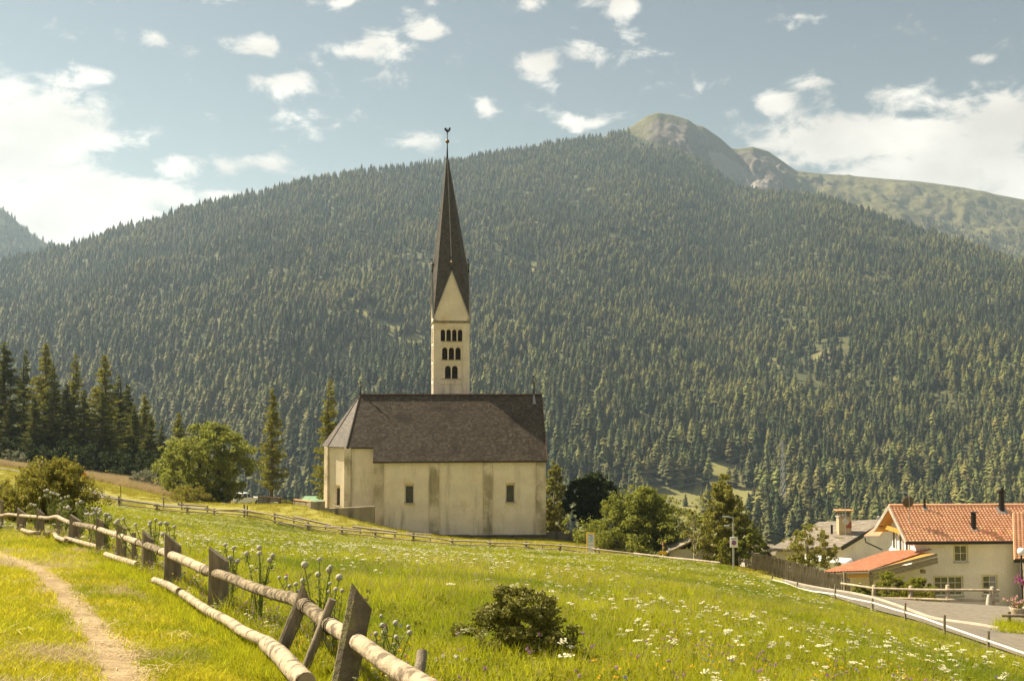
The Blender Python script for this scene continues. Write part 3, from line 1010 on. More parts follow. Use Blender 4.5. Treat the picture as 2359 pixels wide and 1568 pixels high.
def panel(mb, o, ux, n, W_, z0, z1, holes, mi=0, thick=.0):
    """plane wall (o + s*ux, z) with splayed openings; holes: (s0,s1,z0,z1, inset_side, inset_top, inset_bottom, depth)"""
    o, ux, n = Vector(o), Vector(ux), Vector(n)
    S = sorted({0.0, W_} | {h[0] for h in holes} | {h[1] for h in holes})
    Zs = sorted({z0, z1} | {h[2] for h in holes} | {h[3] for h in holes})

    def p(s, z, d=0.0):
        q = o + ux * s - n * d
        return (q.x, q.y, z)
    for a, b in zip(S[:-1], S[1:]):
        for c, d in zip(Zs[:-1], Zs[1:]):
            if any(h[0] - 1e-6 <= a and b <= h[1] + 1e-6 and h[2] - 1e-6 <= c and d <= h[3] + 1e-6 for h in holes):
                continue
            mb.add([p(a, c), p(b, c), p(b, d), p(a, d)], [(0, 1, 2, 3)], mi)
    for (a, b, c, d, i, t, bt, dep) in holes:
        out = [p(a, c), p(b, c), p(b, d), p(a, d)]
        inn = [p(a + i, c + bt, dep), p(b - i, c + bt, dep), p(b - i, d - t, dep), p(a + i, d - t, dep)]
        mb.add(out + inn, [(0, 1, 5, 4), (1, 2, 6, 5), (2, 3, 7, 6), (3, 0, 4, 7)], mi)


def leaded_window(parent, o, ux, n, s0, s1, z0, z1, dep, nb, nr):
    o, ux, n = Vector(o), Vector(ux), Vector(n)

    def p(s, z, d):
        q = o + ux * s - n * d
        return Vector((q.x, q.y, z))
    w = MB(); w.add([p(s0, z0, dep), p(s1, z0, dep), p(s1, z1, dep), p(s0, z1, dep)], [(0, 1, 2, 3)])
    win = w.build('window', M['glass_dark'], parent)
    f = MB(); d = dep - .03
    for a, b in (((s0, z0), (s1, z0)), ((s1, z0), (s1, z1)), ((s1, z1), (s0, z1)), ((s0, z1), (s0, z0))):
        f.beam(p(a[0], a[1], d), p(b[0], b[1], d), .07, .07)
    f.build('frame', M['window_bar'], win)
    for k in range(1, nb):
        s = s0 + (s1 - s0) * k / nb
        MB().beam(p(s, z0, d), p(s, z1, d), .028, .028).build('bar', M['window_bar'], win)
    for k in range(1, nr):
        z = z0 + (z1 - z0) * k / nr
        MB().beam(p(s0, z, d), p(s1, z, d), .028, .028).build('bar', M['window_bar'], win)
    MB().beam(p(s0 - .2, z0 - .05, -.04), p(s1 + .2, z0 - .05, -.04), .16 + dep, .09).build('sill', M['stone_sill'], win)
    return win


NL, NW = 17.92, 9.8
ZE, ZR = CZ(1062, 103.7), CZ(909, 108.9)
SL = (ZR - ZE) / (NW / 2 + .3)


def rz_(y):
    return ZE + (y + .3) * SL


WT = rz_(0) - .12
mx = .04536
w1, w2 = 3.66, 14.2
hz0, hz1 = CZ(1160, 104), CZ(1113, 104)
holes = [(c - .52, c + .52, hz0, hz1, .19, .37, .10, .34) for c in (w1, w2)]
nave = MB()
panel(nave, (0, 0, 0), (1, 0, 0), (0, -1, 0), NL, 0, WT, holes)
nave.add([(NL, 0, 0), (NL, NW, 0), (NL, NW, WT), (NL, NW / 2, ZR - .15), (NL, 0, WT)], [(0, 1, 2, 3, 4)])
nave.add([(0, NW, 0), (NL, NW, 0), (NL, NW, WT), (0, NW, WT)], [(0, 1, 2, 3)])
nave.add([(0, 0, 0), (0, 1.0, 0), (0, 1.0, WT + SL), (0, 0, WT)], [(0, 1, 2, 3)])
nave.add([(0, NW - 1, 0), (0, NW, 0), (0, NW, WT), (0, NW - 1, WT + SL)], [(0, 1, 2, 3)])
nave.build('nave_wall', M['plaster'], church)
for c in (w1, w2):
    leaded_window(church, (0, 0, 0), (1, 0, 0), (0, -1, 0), c - .33, c + .33, hz0 + .10, hz1 - .37, .30, 3, 6)
for a, b in ((-.02, 1.0), (5.75, 6.75), (11.35, 12.3), (16.92, NL + .02)):
    MB().box(((a + b) / 2, -.06, (WT - .34) / 2), (b - a, .24, WT - .34)).build('pilaster', M['pilaster'], church, bevel=.03)
pl = MB()
for a, b, v in ((3.2, 6.2, 1232), (6.2, 10, 1233), (10, 14, 1234), (14, NL + .1, 1234.5)):
    z = CZ(v, 104)
    pl.box(((a + b) / 2, -.12, z / 2), (b - a, .34, z))
pl.build('plinth', M['plinth'], church, bevel=.05)

# choir: narrower, with a many-sided end
APO = [(0, 1.0), (-2.75, 1.0), (-4.9, 2.9), (-5.55, 4.0), (-5.55, NW - 4.0), (-4.9, NW - 2.9), (-2.75, NW - 1.0), (0, NW - 1.0)]
AT = rz_(.75) - .02
choir = MB()
for i, (p, q) in enumerate(zip(APO[:-1], APO[1:])):
    p, q = Vector(p + (0,)), Vector(q + (0,))
    ux = (q - p).normalized(); n = Vector((ux.y, -ux.x, 0)) * -1
    if n.dot(((p + q) / 2) - Vector((-1, NW / 2, 0))) < 0: n = -n
    hl = []
    if i == 1:
        W_ = (q - p).length; sc_ = W_ * .56
        hw = [(sc_ - .42, sc_ + .42, CZ(1166, 105.5), CZ(1117, 105.5), .16, .42, .08, .34)]
        panel(choir, p, ux, n, W_, 0, AT, hw)
        leaded_window(church, p, ux, n, sc_ - .26, sc_ + .26, hw[0][2] + .08, hw[0][3] - .42, .30, 3, 7)
    else:
        panel(choir, p, ux, n, (q - p).length, 0, AT, [])
choir.build('choir_wall', M['plaster'], church)
for (x, y), ang in (((-2.75, 1.0), R(-20)), ((-5.1, 3.2), R(-52))):
    MB().box((x, y, AT / 2), (.72, .5, AT - .04), Matrix.Rotation(ang, 3, 'Z')).build('pilaster', M['pilaster'], church, bevel=.03)


def shingle_facet(bl, br, tr, tl, expo, wid, seed, lift=.022, over=1.25):
    """overlapping wooden shingles on the facet; returns vertices, faces, per-face value"""
    bl, br, tr, tl = map(lambda p: np.array(p, float), (bl, br, tr, tl))
    r = np.random.default_rng(seed)
    n = np.cross(br - bl, tl - bl if np.linalg.norm(tl - bl) > .01 else tr - bl); n /= np.linalg.norm(n)
    if n[2] < 0: n = -n
    Ls = max(np.linalg.norm(tl - bl), np.linalg.norm(tr - br)); rows = int(Ls / expo)
    V = []; Fs = []; A = []
    for i in range(rows):
        t0, t1 = i / rows, min(1.0, (i + over) / rows)
        a0, b0 = bl + (tl - bl) * t0, br + (tr - br) * t0
        a1, b1 = bl + (tl - bl) * t1, br + (tr - br) * t1
        w = np.linalg.norm(b0 - a0)
        if w < .05: continue
        k = max(1, int(w / wid))
        cuts = np.sort(np.clip((np.arange(k + 1) + r.uniform(-.25, .25, k + 1)) / k, 0, 1)); cuts[0], cuts[-1] = 0, 1
        for c0, c1 in zip(cuts[:-1], cuts[1:]):
            e = .004 / max(w, .1)
            h = lift * r.uniform(.6, 1.5); dn = -r.uniform(0, .18) / rows
            p0 = a0 + (b0 - a0) * (c0 + e) + (tl - bl) * dn * (i > 0); p1 = a0 + (b0 - a0) * (c1 - e) + (tr - br) * dn * (i > 0)
            q0 = a1 + (b1 - a1) * (c0 + e); q1 = a1 + (b1 - a1) * (c1 - e)
            b = len(V)
            V += [p0 + n * h, p1 + n * h, q1 + n * .004, q0 + n * .004, p0, p1]
            Fs += [(b, b + 1, b + 2, b + 3), (b + 4, b + 5, b + 1, b)]
            val = r.uniform(0, 1) ** 1.6
            A += [val, val * .6]
    return V, Fs, A


def shingles(name, facets, m, parent, expo, wid, lift=.022):
    V = []; Fs = []; A = []
    for i, f in enumerate(facets):
        v, fs, a = shingle_facet(*f, expo, wid, 100 + i, lift)
        b = len(V); V += v; Fs += [tuple(b + k for k in q) for q in fs]; A += a
    me = np_mesh(name, np.array(V), np.array(Fs), m, attr=A)
    return tag(link_mesh(name, me, parent), kind='stuff')


X0, X1 = -.12, NL + .12
HE = Vector((-2.9, .75, rz_(.75)))
RE = Vector((-1.86, NW / 2, ZR))
E2 = Vector((-5.08, 2.72, rz_(.75) - .02)); E3 = Vector((-5.85, 3.95, rz_(.75) - .03))
E4 = Vector((-5.85, NW - 3.95, rz_(.75) - .03)); E5 = Vector((-5.08, NW - 2.72, rz_(.75) - .02)); E6 = Vector((-2.9, NW - .75, rz_(.75)))


def fp(x, y):
    return Vector((x, y, rz_(y)))


def bp(x, y):
    return Vector((x, NW - y, rz_(y)))


roof = MB()
up = Vector((0, -SL, 1)).normalized() * 0
roof.slab(fp(X0, -.3), fp(X1, -.3), fp(X1, .75), fp(X0, .75), .13)
roof.slab(HE, fp(X1, .75), fp(X1, NW / 2), RE, .13)
roof.slab(bp(X1, -.3), bp(X0, -.3), bp(X0, .75), bp(X1, .75), .13)
roof.slab(bp(X1, .75), E6, RE, bp(X1, NW / 2), .13)
for p, q in ((E2, HE), (E3, E2), (E4, E3), (E5, E4), (E6, E5)):
    nrm_ = (q - p).cross(RE - p).normalized()
    if nrm_.z < 0: nrm_ = -nrm_
    roof.prism([p, q, RE], -nrm_ * .12)
rf = roof.build('roof', M['shingle_base'], church)
shingles('shingles', [(fp(X0, -.32), fp(X1, -.32), fp(X1, .75), fp(X0, .75)), (HE, fp(X1, .75), fp(X1, NW / 2), RE), (E2, HE, RE, RE), (E3, E2, RE, RE)], M['shingle'], rf, .15, .24, .010)
rc = MB()
nseg = 24
pts_ = [(RE.x - .05 + (X1 - RE.x + .1) * k / nseg, NW / 2, ZR + .05 + .025 * math.sin(k * 1.7)) for k in range(nseg + 1)]
for a, b in zip(pts_[:-1], pts_[1:]):
    rc.beam(a, b, .34, .09)
rc.build('ridge_cap', M['ridge_wood'], rf)
for a, b in ((RE, HE), (RE, E2)):
    MB().beam(Vector(a) + Vector((0, 0, .03)), Vector(b) + Vector((0, 0, .03)), .12, .05).build('hip_cap', M['shingle_base'], rf)
MB().beam(fp(X1 + .03, -.32), fp(X1 + .03, NW / 2), .06, .2).build('verge_board', M['ridge_wood'], rf)
MB().beam(fp(X0, -.35) - Vector((0, 0, .06)), fp(X1, -.35) - Vector((0, 0, .06)), .06, .13).build('eave_board', M['shingle_base'], rf)
MB().beam(HE - Vector((0, .03, .06)), fp(X0, .72) - Vector((0, 0, .06)), .06, .12).build('eave_board', M['shingle_base'], rf)
for k in range(7):                                            # snow hooks, two rows
    for y in (1.6, 3.9):
        x = .9 + k * 2.7 + (.4 if y > 2 else 0)
        if x < NL:
            MB().beam(fp(x, y) + Vector((0, -.02, .06)), fp(x, y + .12) + Vector((0, -.02, .10)), .03, .03).build('snow_hook', M['lead'], rf)


def finial(parent, base, h, ballr, vane_w):
    b = Vector(base)
    f = MB().tube([b, b + Vector((0, 0, h * .45)), b + Vector((0, 0, h))], [.11, .035, .018], 10).build('finial', M['iron'], parent)
    prof = [(ballr * math.sin(math.pi * k / 10), h * .62 - ballr * math.cos(math.pi * k / 10)) for k in range(11)]
    MB().lathe(b, prof, 14).build('ball', M['brass'], f)
    z = h * .92
    MB().prism([b + Vector((0, 0, z)), b + Vector((-vane_w, 0, z + .03)), b + Vector((-vane_w * .6, 0, z + .1)), b + Vector((-vane_w, 0, z + .2)), b + Vector((0, 0, z + .17))], (0, .015, 0)).build('vane', M['iron'], f)
    return f


finial(church, RE + Vector((.05, 0, .05)), 1.45, .12, .16)
fr = finial(church, (X1 - .85, NW / 2, ZR + .05), 2.0, .17, .22)
MB().prism([fp(X1 - 1.05, 4.1) + Vector((0, -.03, .05)), fp(X1 - .7, 4.1) + Vector((0, -.03, .05)), fp(X1 - .8, NW / 2) + Vector((0, -.03, .05)), fp(X1 - .95, NW / 2) + Vector((0, -.03, .05))], (0, 0, .03)).build('flashing', M['lead'], fr)

# ------------------------------------------------------------------ bell tower
_t = cloc(998.3, 800, 112.3)
TWD = 4.12
TW = empty('bell_tower', (0, 0, 0))
TW.parent = church
TW.location = (_t.x, 8.0, 0)
TW.rotation_euler = (0, 0, R(3.0))
YT = 112.3


def TZ(v, dy=0):
    return CZ(v, YT + dy)


cz = TZ(742)
levels = [(TZ(786), TZ(758), 4, .52, 2.46), (TZ(829), TZ(799.5), 3, .62, 2.62), (TZ(872.5), TZ(842), 2, .66, 2.52), (TZ(914), TZ(884), 0, 0, 2.5)]


def arch_fill(mb, s0, s1, z0, z1, fr_, d, flip=False, n=10):
    """fills the corners above a round arch inside the rectangle; fr_ maps (s, z, depth) to a point"""
    r = (s1 - s0) / 2; zc_ = z1 - r; sc = (s0 + s1) / 2
    for k in range(n):
        a0 = math.pi * (1 - k / n); a1 = math.pi * (1 - (k + 1) / n)
        x0, y0, x1, y1 = sc + r * math.cos(a0), zc_ + r * math.sin(a0), sc + r * math.cos(a1), zc_ + r * math.sin(a1)
        mb.add([fr_(x0, y0, d), fr_(x1, y1, d), fr_(x1, z1, d), fr_(x0, z1, d)], [(0, 1, 2, 3)])
        mb.add([fr_(x0, y0, d), fr_(x1, y1, d), fr_(x1, y1, d + .45), fr_(x0, y0, d + .45)], [(0, 1, 2, 3)], sm=True)


def tower_face(o, ux, n, full):
    o, ux, n = Vector(o), Vector(ux), Vector(n)

    def fr_(s, z, d=0.0):
        q = o + ux * s - n * d
        return Vector((q.x, q.y, z))
    mb = MB(); rd = .09
    hl = []
    for z0, z1, k, w, rw in levels:
        zt = z1 + .22 if k else z1
        hl.append(((TWD - rw) / 2, (TWD + rw) / 2, z0 - .02, zt, 0, 0, 0, rd))
    panel(mb, o, ux, n, TWD, 0, cz, hl)
    for (z0, z1, k, w, rw), h in zip(levels, hl):
        a, b = h[0], h[1]
        gap = .13
        tot = k * w + (k - 1) * gap if k else 0
        st = (TWD - tot) / 2
        wh = [(st + i * (w + gap) - a, st + i * (w + gap) + w - a, z0 + .05, z1, 0, 0, 0, .45) for i in range(k)]
        panel(mb, o + ux * a - n * rd, ux, n, b - a, h[2], h[3], wh)
        for q in wh:
            arch_fill(mb, q[0] + a, q[1] + a, q[2], q[3], fr_, rd)
        # small blind arches hanging in the head of the recess
        if k and full:
            m_ = max(3, int(rw / .5)); ww = rw / m_
            for i in range(m_):
                s0, s1 = a + i * ww, a + (i + 1) * ww
                arch = MB()
                zt = h[3]; r = ww / 2 * .86
                for j in range(8):
                    a0, a1 = math.pi * (1 - j / 8), math.pi * (1 - (j + 1) / 8)
                    c = (s0 + s1) / 2
                    mb.add([fr_(c + r * math.cos(a0), zt - r * .9 + r * .75 * math.sin(a0), .03), fr_(c + r * math.cos(a1), zt - r * .9 + r * .75 * math.sin(a1), .03), fr_(c + r * math.cos(a1), zt, .03), fr_(c + r * math.cos(a0), zt, .03)], [(0, 1, 2, 3)])
    mb.build('tower_wall', M['tower_plaster'], TW_PART)
    for (z0, z1, k, w, rw), h in zip(levels, hl):
        gap = .13; tot = k * w + (k - 1) * gap if k else 0; st = (TWD - tot) / 2
        for i in range(k):
            s0 = st + i * (w + gap)
            wn = MB().add([fr_(s0 - .03, z0, .5), fr_(s0 + w + .03, z0, .5), fr_(s0 + w + .03, z1 + .05, .5), fr_(s0 - .03, z1 + .05, .5)], [(0, 1, 2, 3)]).build('window', M['dark_void'], TW_PART)
            if full:
                for j in range(5):
                    zz_ = z0 + .12 + (z1 - z0 - .35) * j / 5
                    MB().beam(fr_(s0, zz_, .42), fr_(s0 + w, zz_, .42), .12, .02, up=(0, .6, 1)).build('louvre', M['dark_void'], wn)
            if i:
                c = s0 - gap / 2
                pb = MB().tube([fr_(c, z0 + .05, rd + .16), fr_(c, z1 - w / 2 - .12, rd + .16)], [.055, .055], 8)
                pb.box(fr_(c, z1 - w / 2 - .06, rd + .16), (.16, .22, .14))
                pb.build('column', M['tower_plaster'], wn)
        if k:
            MB().beam(fr_(h[0] + .1, z0 + .0, -.02), fr_(h[1] - .1, z0 + .0, -.02), .18, .07).build('sill', M['stone_sill'], TW_PART)


TW_PART = TW
tower_face((0, 0, 0), (1, 0, 0), (0, -1, 0), True)
tower_face((0, TWD, 0), (0, -1, 0), (-1, 0, 0), False)
tower_face((TWD, 0, 0), (0, 1, 0), (1, 0, 0), False)
tower_face((TWD, TWD, 0), (-1, 0, 0), (0, 1, 0), False)
co = MB()
co.box((TWD / 2, TWD / 2, cz + .02), (TWD + .22, TWD + .22, .16))
co.box((TWD / 2, TWD / 2, cz + .15), (TWD + .1, TWD + .1, .1))
co.build('cornice', mat('cornice_stone', (.30, .25, .16), (.14, .12, .08), 5, .95, .6, 12), TW, bevel=.03)
g0, ga = TZ(733), TZ(622)
ctr = Vector((TWD / 2, TWD / 2, 0))
tip = ctr + Vector((-.42, 0, CZ(352, YT + 2)))
corners = [Vector((-.02, -.02, g0)), Vector((TWD + .02, -.02, g0)), Vector((TWD + .02, TWD + .02, g0)), Vector((-.02, TWD + .02, g0))]
gz_b = TZ(738)
apex = []
for k in range(4):
    a, b = corners[k], corners[(k + 1) % 4]
    mid = (a + b) / 2; apx = Vector((mid.x, mid.y, ga)); apex.append(apx)
    ins = (ctr - Vector((mid.x, mid.y, 0))).normalized()
    gb = MB()
    lo_a, lo_b = Vector((a.x, a.y, cz + .15)), Vector((b.x, b.y, cz + .15))
    gb.prism([lo_a, lo_b, b, apx, a], ins * .3)
    gb.build('gable', M['tower_plaster'], TW)
    for p in (a, b):
        MB().beam(p - ins * .06, apx - ins * .06, .14, .07).build('gable_coping', M['lead'], TW)
    f = finial(TW, apx - ins * .02, 1.5, .17, .16)
sp = []
for k in range(4):
    c0, c1 = corners[k], corners[(k + 1) % 4]
    out = Vector((c0.x - ctr.x, c0.y - ctr.y, 0)).normalized()
    cl = c0.copy() + Vector((0, 0, .05)) - out * .10
    cr = c1.copy() + Vector((0, 0, .05)) - Vector((c1.x - ctr.x, c1.y - ctr.y, 0)).normalized() * .10
    sp += [(cl, apex[k], tip), (apex[k], cr, tip)]
sm_ = MB()
for a, b, c in sp:
    sm_.add([a, b, c], [(0, 1, 2)])
spire = sm_.build('spire', M['shingle_base'], TW)


def spire_shingles():
    V = []; Fs = []; A = []
    r = np.random.default_rng(5)
    for a, b, c in sp:
        n = np.array((b - a).cross(c - a).normalized())
        mid_ = np.array((a + b + c) / 3 - Vector((ctr.x, ctr.y, (a.z + b.z + c.z) / 3)))
        if n @ mid_ < 0: n = -n
        zlo, zmid, zhi = min(a.z, b.z), max(a.z, b.z), c.z
        lo, hi = (a, b) if a.z < b.z else (b, a)

        def at(p, q, z):
            t = (z - p.z) / (q.z - p.z); return np.array(p + (q - p) * t)
        z = zlo; dz = .26
        while z < zhi - .4:
            z2 = min(z + dz * 1.15, zhi - .02)

            def span(zz):
                e1 = at(lo, c, zz)
                e2 = at(lo, hi, zz) if zz < zmid else at(hi, c, zz)
                return e1, e2
            p0, p1 = span(z); q0, q1 = span(z2)
            w = np.linalg.norm(p1 - p0)
            k = max(1, int(w / .22))
            for i in range(k):
                t0, t1 = (i + .02) / k, (i + .98) / k
                h = .014 * r.uniform(.5, 1.4)
                bs = len(V)
                V += [p0 + (p1 - p0) * t0 + n * h, p0 + (p1 - p0) * t1 + n * h, q0 + (q1 - q0) * t1 + n * .006, q0 + (q1 - q0) * t0 + n * .006]
                Fs.append((bs, bs + 1, bs + 2, bs + 3)); A.append(r.uniform(0, 1))
            z += dz
    tag(link_mesh('shingles', np_mesh('shingles', np.array(V), np.array(Fs), M['slate'], attr=A), spire), kind='stuff')


spire_shingles()
for k in range(4):
    MB().tube([apex[k] + Vector((0, 0, .1)), tip], [.05, .035], 6).build('ridge_strip', M['lead'], spire)
    MB().tube([corners[k] + (ctr - Vector((corners[k].x, corners[k].y, 0))).normalized() * .10, tip], [.045, .03], 6).build('ridge_strip', M['slate'], spire)
for t, q in ((.30, .5), (.56, .5)):
    a, b, c = sp[6]
    pz_ = a * .25 + b * .75; pz_ = pz_ + (c - pz_) * t
    MB().box(pz_ + Vector((-.12, 0, 0)), (.22, .34, .6)).build('hatch', M['lead'], spire, bevel=.02)
fin = MB().tube([tip - Vector((0, 0, .8)), tip + Vector((0, 0, .9)), tip + Vector((0, 0, 3.0))], [.13, .06, .03], 10).build('finial', M['iron'], TW)
zb_ = CZ(324, YT + 2)
MB().lathe((tip.x, tip.y, zb_), [(.24 * math.sin(math.pi * k / 12), -.24 * math.cos(math.pi * k / 12)) for k in range(13)], 18).build('ball', M['brass'], fin)
cock = [(-.42, .30), (-.36, .42), (-.28, .50), (-.30, .58), (-.22, .56), (-.18, .60), (-.14, .52), (-.10, .40), (0, .28), (.12, .30), (.16, .46), (.24, .60), (.34, .62), (.42, .54), (.36, .52), (.44, .44), (.36, .42), (.42, .32), (.33, .32),
        (.34, .20), (.24, .10), (.10, .0), (.04, -.12), (.10, -.16), (.0, -.18), (-.02, -.02), (-.14, .04), (-.24, .16), (-.28, .28)]
cb = MB(); zc0 = CZ(303, YT + 2)
cb.prism([(tip.x + x * .95, tip.y, zc0 + z * .95) for x, z in cock], (0, .04, 0))
cb.beam((tip.x - .16, tip.y, zc0 - .22), (tip.x + .16, tip.y, zc0 - .22), .03, .03)
cb.build('weathercock', M['iron'], fin)

# ------------------------------------------------------------------ churchyard walls, gate, green shelter
M['rubble'] = plaster('old_wall_render', (.34, .29, .20), (.20, .17, .11), (.07, .06, .045), .9)
M['rubble2'] = plaster('dark_wall_render', (.16, .135, .095), (.23, .18, .12), (.05, .043, .033), .9)
M['coping'] = mat('rusty_coping', (.50, .27, .12), (.38, .22, .10), 3, .8)


def wall_run(name, pts, thick, m, label, cap=None, cat='wall'):
    """pts: (u, v_top, Y) along the wall; goes down into the hill"""
    W3 = [P(*p) for p in pts]
    base = Vector((W3[0].x, W3[0].y, float(gz(W3[0].x, W3[0].y))))
    e = empty(name, base, 0, label, cat); tag(e, kind='thing')
    b = MB()
    for p, q in zip(W3[:-1], W3[1:]):
        d = Vector((q.x - p.x, q.y - p.y, 0)).normalized(); n = Vector((-d.y, d.x, 0)) * thick
        lo_p, lo_q = float(gz(p.x, p.y)) - .8, float(gz(q.x, q.y)) - .8
        b.add([(p.x, p.y, lo_p), (q.x, q.y, lo_q), q, p, (p.x + n.x, p.y + n.y, lo_p), (q.x + n.x, q.y + n.y, lo_q), q + n, p + n],
              [(0, 1, 2, 3), (5, 4, 7, 6), (3, 2, 6, 7), (4, 0, 3, 7), (1, 5, 6, 2), (0, 4, 5, 1)])
    b.build('wall_body', m, e, world=e)
    if cap:
        for p, q in zip(W3[:-1], W3[1:]):
            d = Vector((q.x - p.x, q.y - p.y, 0)).normalized(); n = Vector((-d.y, d.x, 0)) * thick * .5
            MB().beam(p + n + Vector((0, 0, .03)), q + n + Vector((0, 0, .03)), thick + .12, .06).build('coping', cap, e, world=e)
    return e


wall_run('churchyard_wall', [(745.5, 1170, 102.6), (780, 1169.5, 102.4), (820, 1168, 102.2), (863, 1165.5, 102.2)], .4, M['rubble'], 'grey stained retaining wall sloping along the church choir')
wall_run('churchyard_wall', [(710, 1156.5, 103.6), (716, 1155.5, 103.0), (724, 1154.8, 102.8), (746, 1154, 102.7)], .45, M['rubble'], 'short rounded grey wall end beside the church choir')
wall_run('churchyard_wall', [(1255, 1226, 105.5), (1300, 1224.5, 105), (1345, 1223.5, 104.5), (1395, 1222, 104)], .4, M['rubble2'], 'dark stained stone wall between the church and the round dark tree')
wall_run('churchyard_wall', [(594, 1143.5, 112.5), (620, 1145.3, 112.2), (647, 1147.5, 112)], .35, M['rubble'], 'tan wall with rusty coping beside the iron gate', M['coping'])
wall_run('churchyard_wall', [(674, 1150.5, 111), (695, 1153, 109.5), (713, 1155.5, 108)], .35, M['rubble'], 'low wall with rusty coping between iron gate and church choir', M['coping'])
wall_run('garden_wall', [(587, 1164, 110.5), (620, 1163.5, 110.2), (622, 1156, 110), (639, 1156.5, 109.8)], .25, mat('rough_concrete', (.46, .40, .28), (.36, .31, .22), 2, .9, .4, 12), 'low rough concrete wall in front of the tan churchyard wall')
g_a, g_b = P(646, 1170, 111.6), P(674, 1169, 110.8)
gate = empty('iron_gate', (g_a.x, g_a.y, float(gz(g_a.x, g_a.y))), 0, 'black iron bar gate in the churchyard wall', 'gate')
hgt_ = 1.05
ga_ = Vector((g_a.x, g_a.y, float(gz(g_a.x, g_a.y)))); gb_ = Vector((g_b.x, g_b.y, float(gz(g_b.x, g_b.y))))
for k in range(13):
    p = ga_.lerp(gb_, k / 12)
    MB().beam(p - Vector((0, 0, .1)), p + Vector((0, 0, hgt_)), .035 if k not in (0, 6, 12) else .07, .035).build('bar', M['iron'], gate, world=gate)
for z in (.12, hgt_):
    MB().beam(ga_ + Vector((0, 0, z)), gb_ + Vector((0, 0, z)), .05, .05).build('rail', M['iron'], gate, world=gate)

sh = GU(722, 122)
shed = empty('green_shelter', sh, 0, 'small shelter with pale green sheet roof behind the churchyard wall', 'shelter')
zt = P(722, 1143, 122).z; ze_ = P(722, 1157, 122).z
x0, x1 = P(696, 1150, 122).x, P(752, 1150, 122).x
M['green_sheet'] = mat('green_sheet', (.20, .33, .19), (.25, .38, .23), 2, .45)
for i in range(3):
    a, b = x0 + (x1 - x0) * i / 3 + .02, x0 + (x1 - x0) * (i + 1) / 3 - .02
    off = .35
    MB().slab((a - off, 121, ze_), (b - off, 121, ze_), (b + off * .5, 122.6, zt), (a + off * .5, 122.6, zt), .04).build('roof_panel', M['green_sheet'], shed, world=shed)
for x in (x0 + .1, x1 - .1):
    for y in (121.1, 124):
        MB().beam((x, y, float(gz(x, y)) - .3), (x, y, ze_ if y < 122 else zt - .3), .1, .1).build('post', M['window_bar'], shed, world=shed)
MB().slab((x0, 124.3, ze_ + .1), (x1, 124.3, ze_ + .1), (x1, 122.6, zt - .02), (x0, 122.6, zt - .02), .04).build('roof_panel', M['green_sheet'], shed, world=shed)

# ------------------------------------------------------------------ trees and shrubs near the church
M['leaf'] = mat('leaf_green', (.145, .175, .028), (.33, .325, .058), attr=True, rough=.5, transl=.55, spec=.15)
M['leaf_dark'] = mat('leaf_dark', (.026, .042, .011), (.062, .082, .020), attr=True, rough=.7, transl=.25, spec=.1)
M['leaf_birch'] = mat('leaf_birch', (.17, .175, .03), (.33, .30, .06), attr=True, rough=.5, transl=.55, spec=.15)
M['leaf_bush'] = mat('leaf_bush', (.15, .145, .018), (.32, .275, .04), attr=True, rough=.55, transl=.5, spec=.2)
M['leaf_bright'] = mat('leaf_bright', (.17, .19, .020), (.34, .32, .04), attr=True, rough=.5, transl=.55, spec=.1)
M['leaf_grey'] = mat('leaf_grey', (.16, .17, .09), (.27, .27, .16), attr=True, rough=.6, transl=.3)
M['juniper'] = mat('juniper_needles', (.115, .118, .020), (.23, .21, .036), attr=True, rough=.6, transl=.25)
M['larch'] = mat('larch_tufts', (.17, .18, .025), (.34, .31, .05), attr=True, rough=.6, transl=.5, spec=.1)
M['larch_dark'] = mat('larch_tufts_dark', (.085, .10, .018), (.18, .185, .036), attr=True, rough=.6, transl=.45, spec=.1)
M['birch_bark'] = mat('birch_bark', (.55, .48, .38), (.12, .10, .08), 3, .8, .3, 10, stretch=(1, 1, 3))


def leaves(centers, radii, per, size, seed, aspect=.6, flat=.0, hang=0.0):
    r = np.random.default_rng(seed)
    C = np.repeat(np.asarray(centers, float), per, 0); Rr = np.repeat(np.asarray(radii, float), per)
    n = len(C)
    d = r.normal(size=(n, 3)); d /= np.linalg.norm(d, axis=1)[:, None]
    rad = Rr * r.random(n) ** .45
    p = C + d * rad[:, None] * np.array([1, 1, .8])
    t = r.normal(size=(n, 3)); t[:, 2] -= hang; t /= np.linalg.norm(t, axis=1)[:, None]
    s = np.cross(t, r.normal(size=(n, 3)) + np.array([0, 0, flat])); s /= np.linalg.norm(s, axis=1)[:, None] + 1e-9
    L_ = size * r.uniform(.6, 1.3, n)[:, None]; W_ = L_ * aspect
    V = np.stack([p - t * L_ / 2, p + s * W_ / 2, p + t * L_ / 2, p - s * W_ / 2], 1).reshape(-1, 3)
    F_ = np.arange(n * 4).reshape(-1, 4)
    return V, F_, np.clip(r.beta(1.6, 2.0, n), 0, 1)


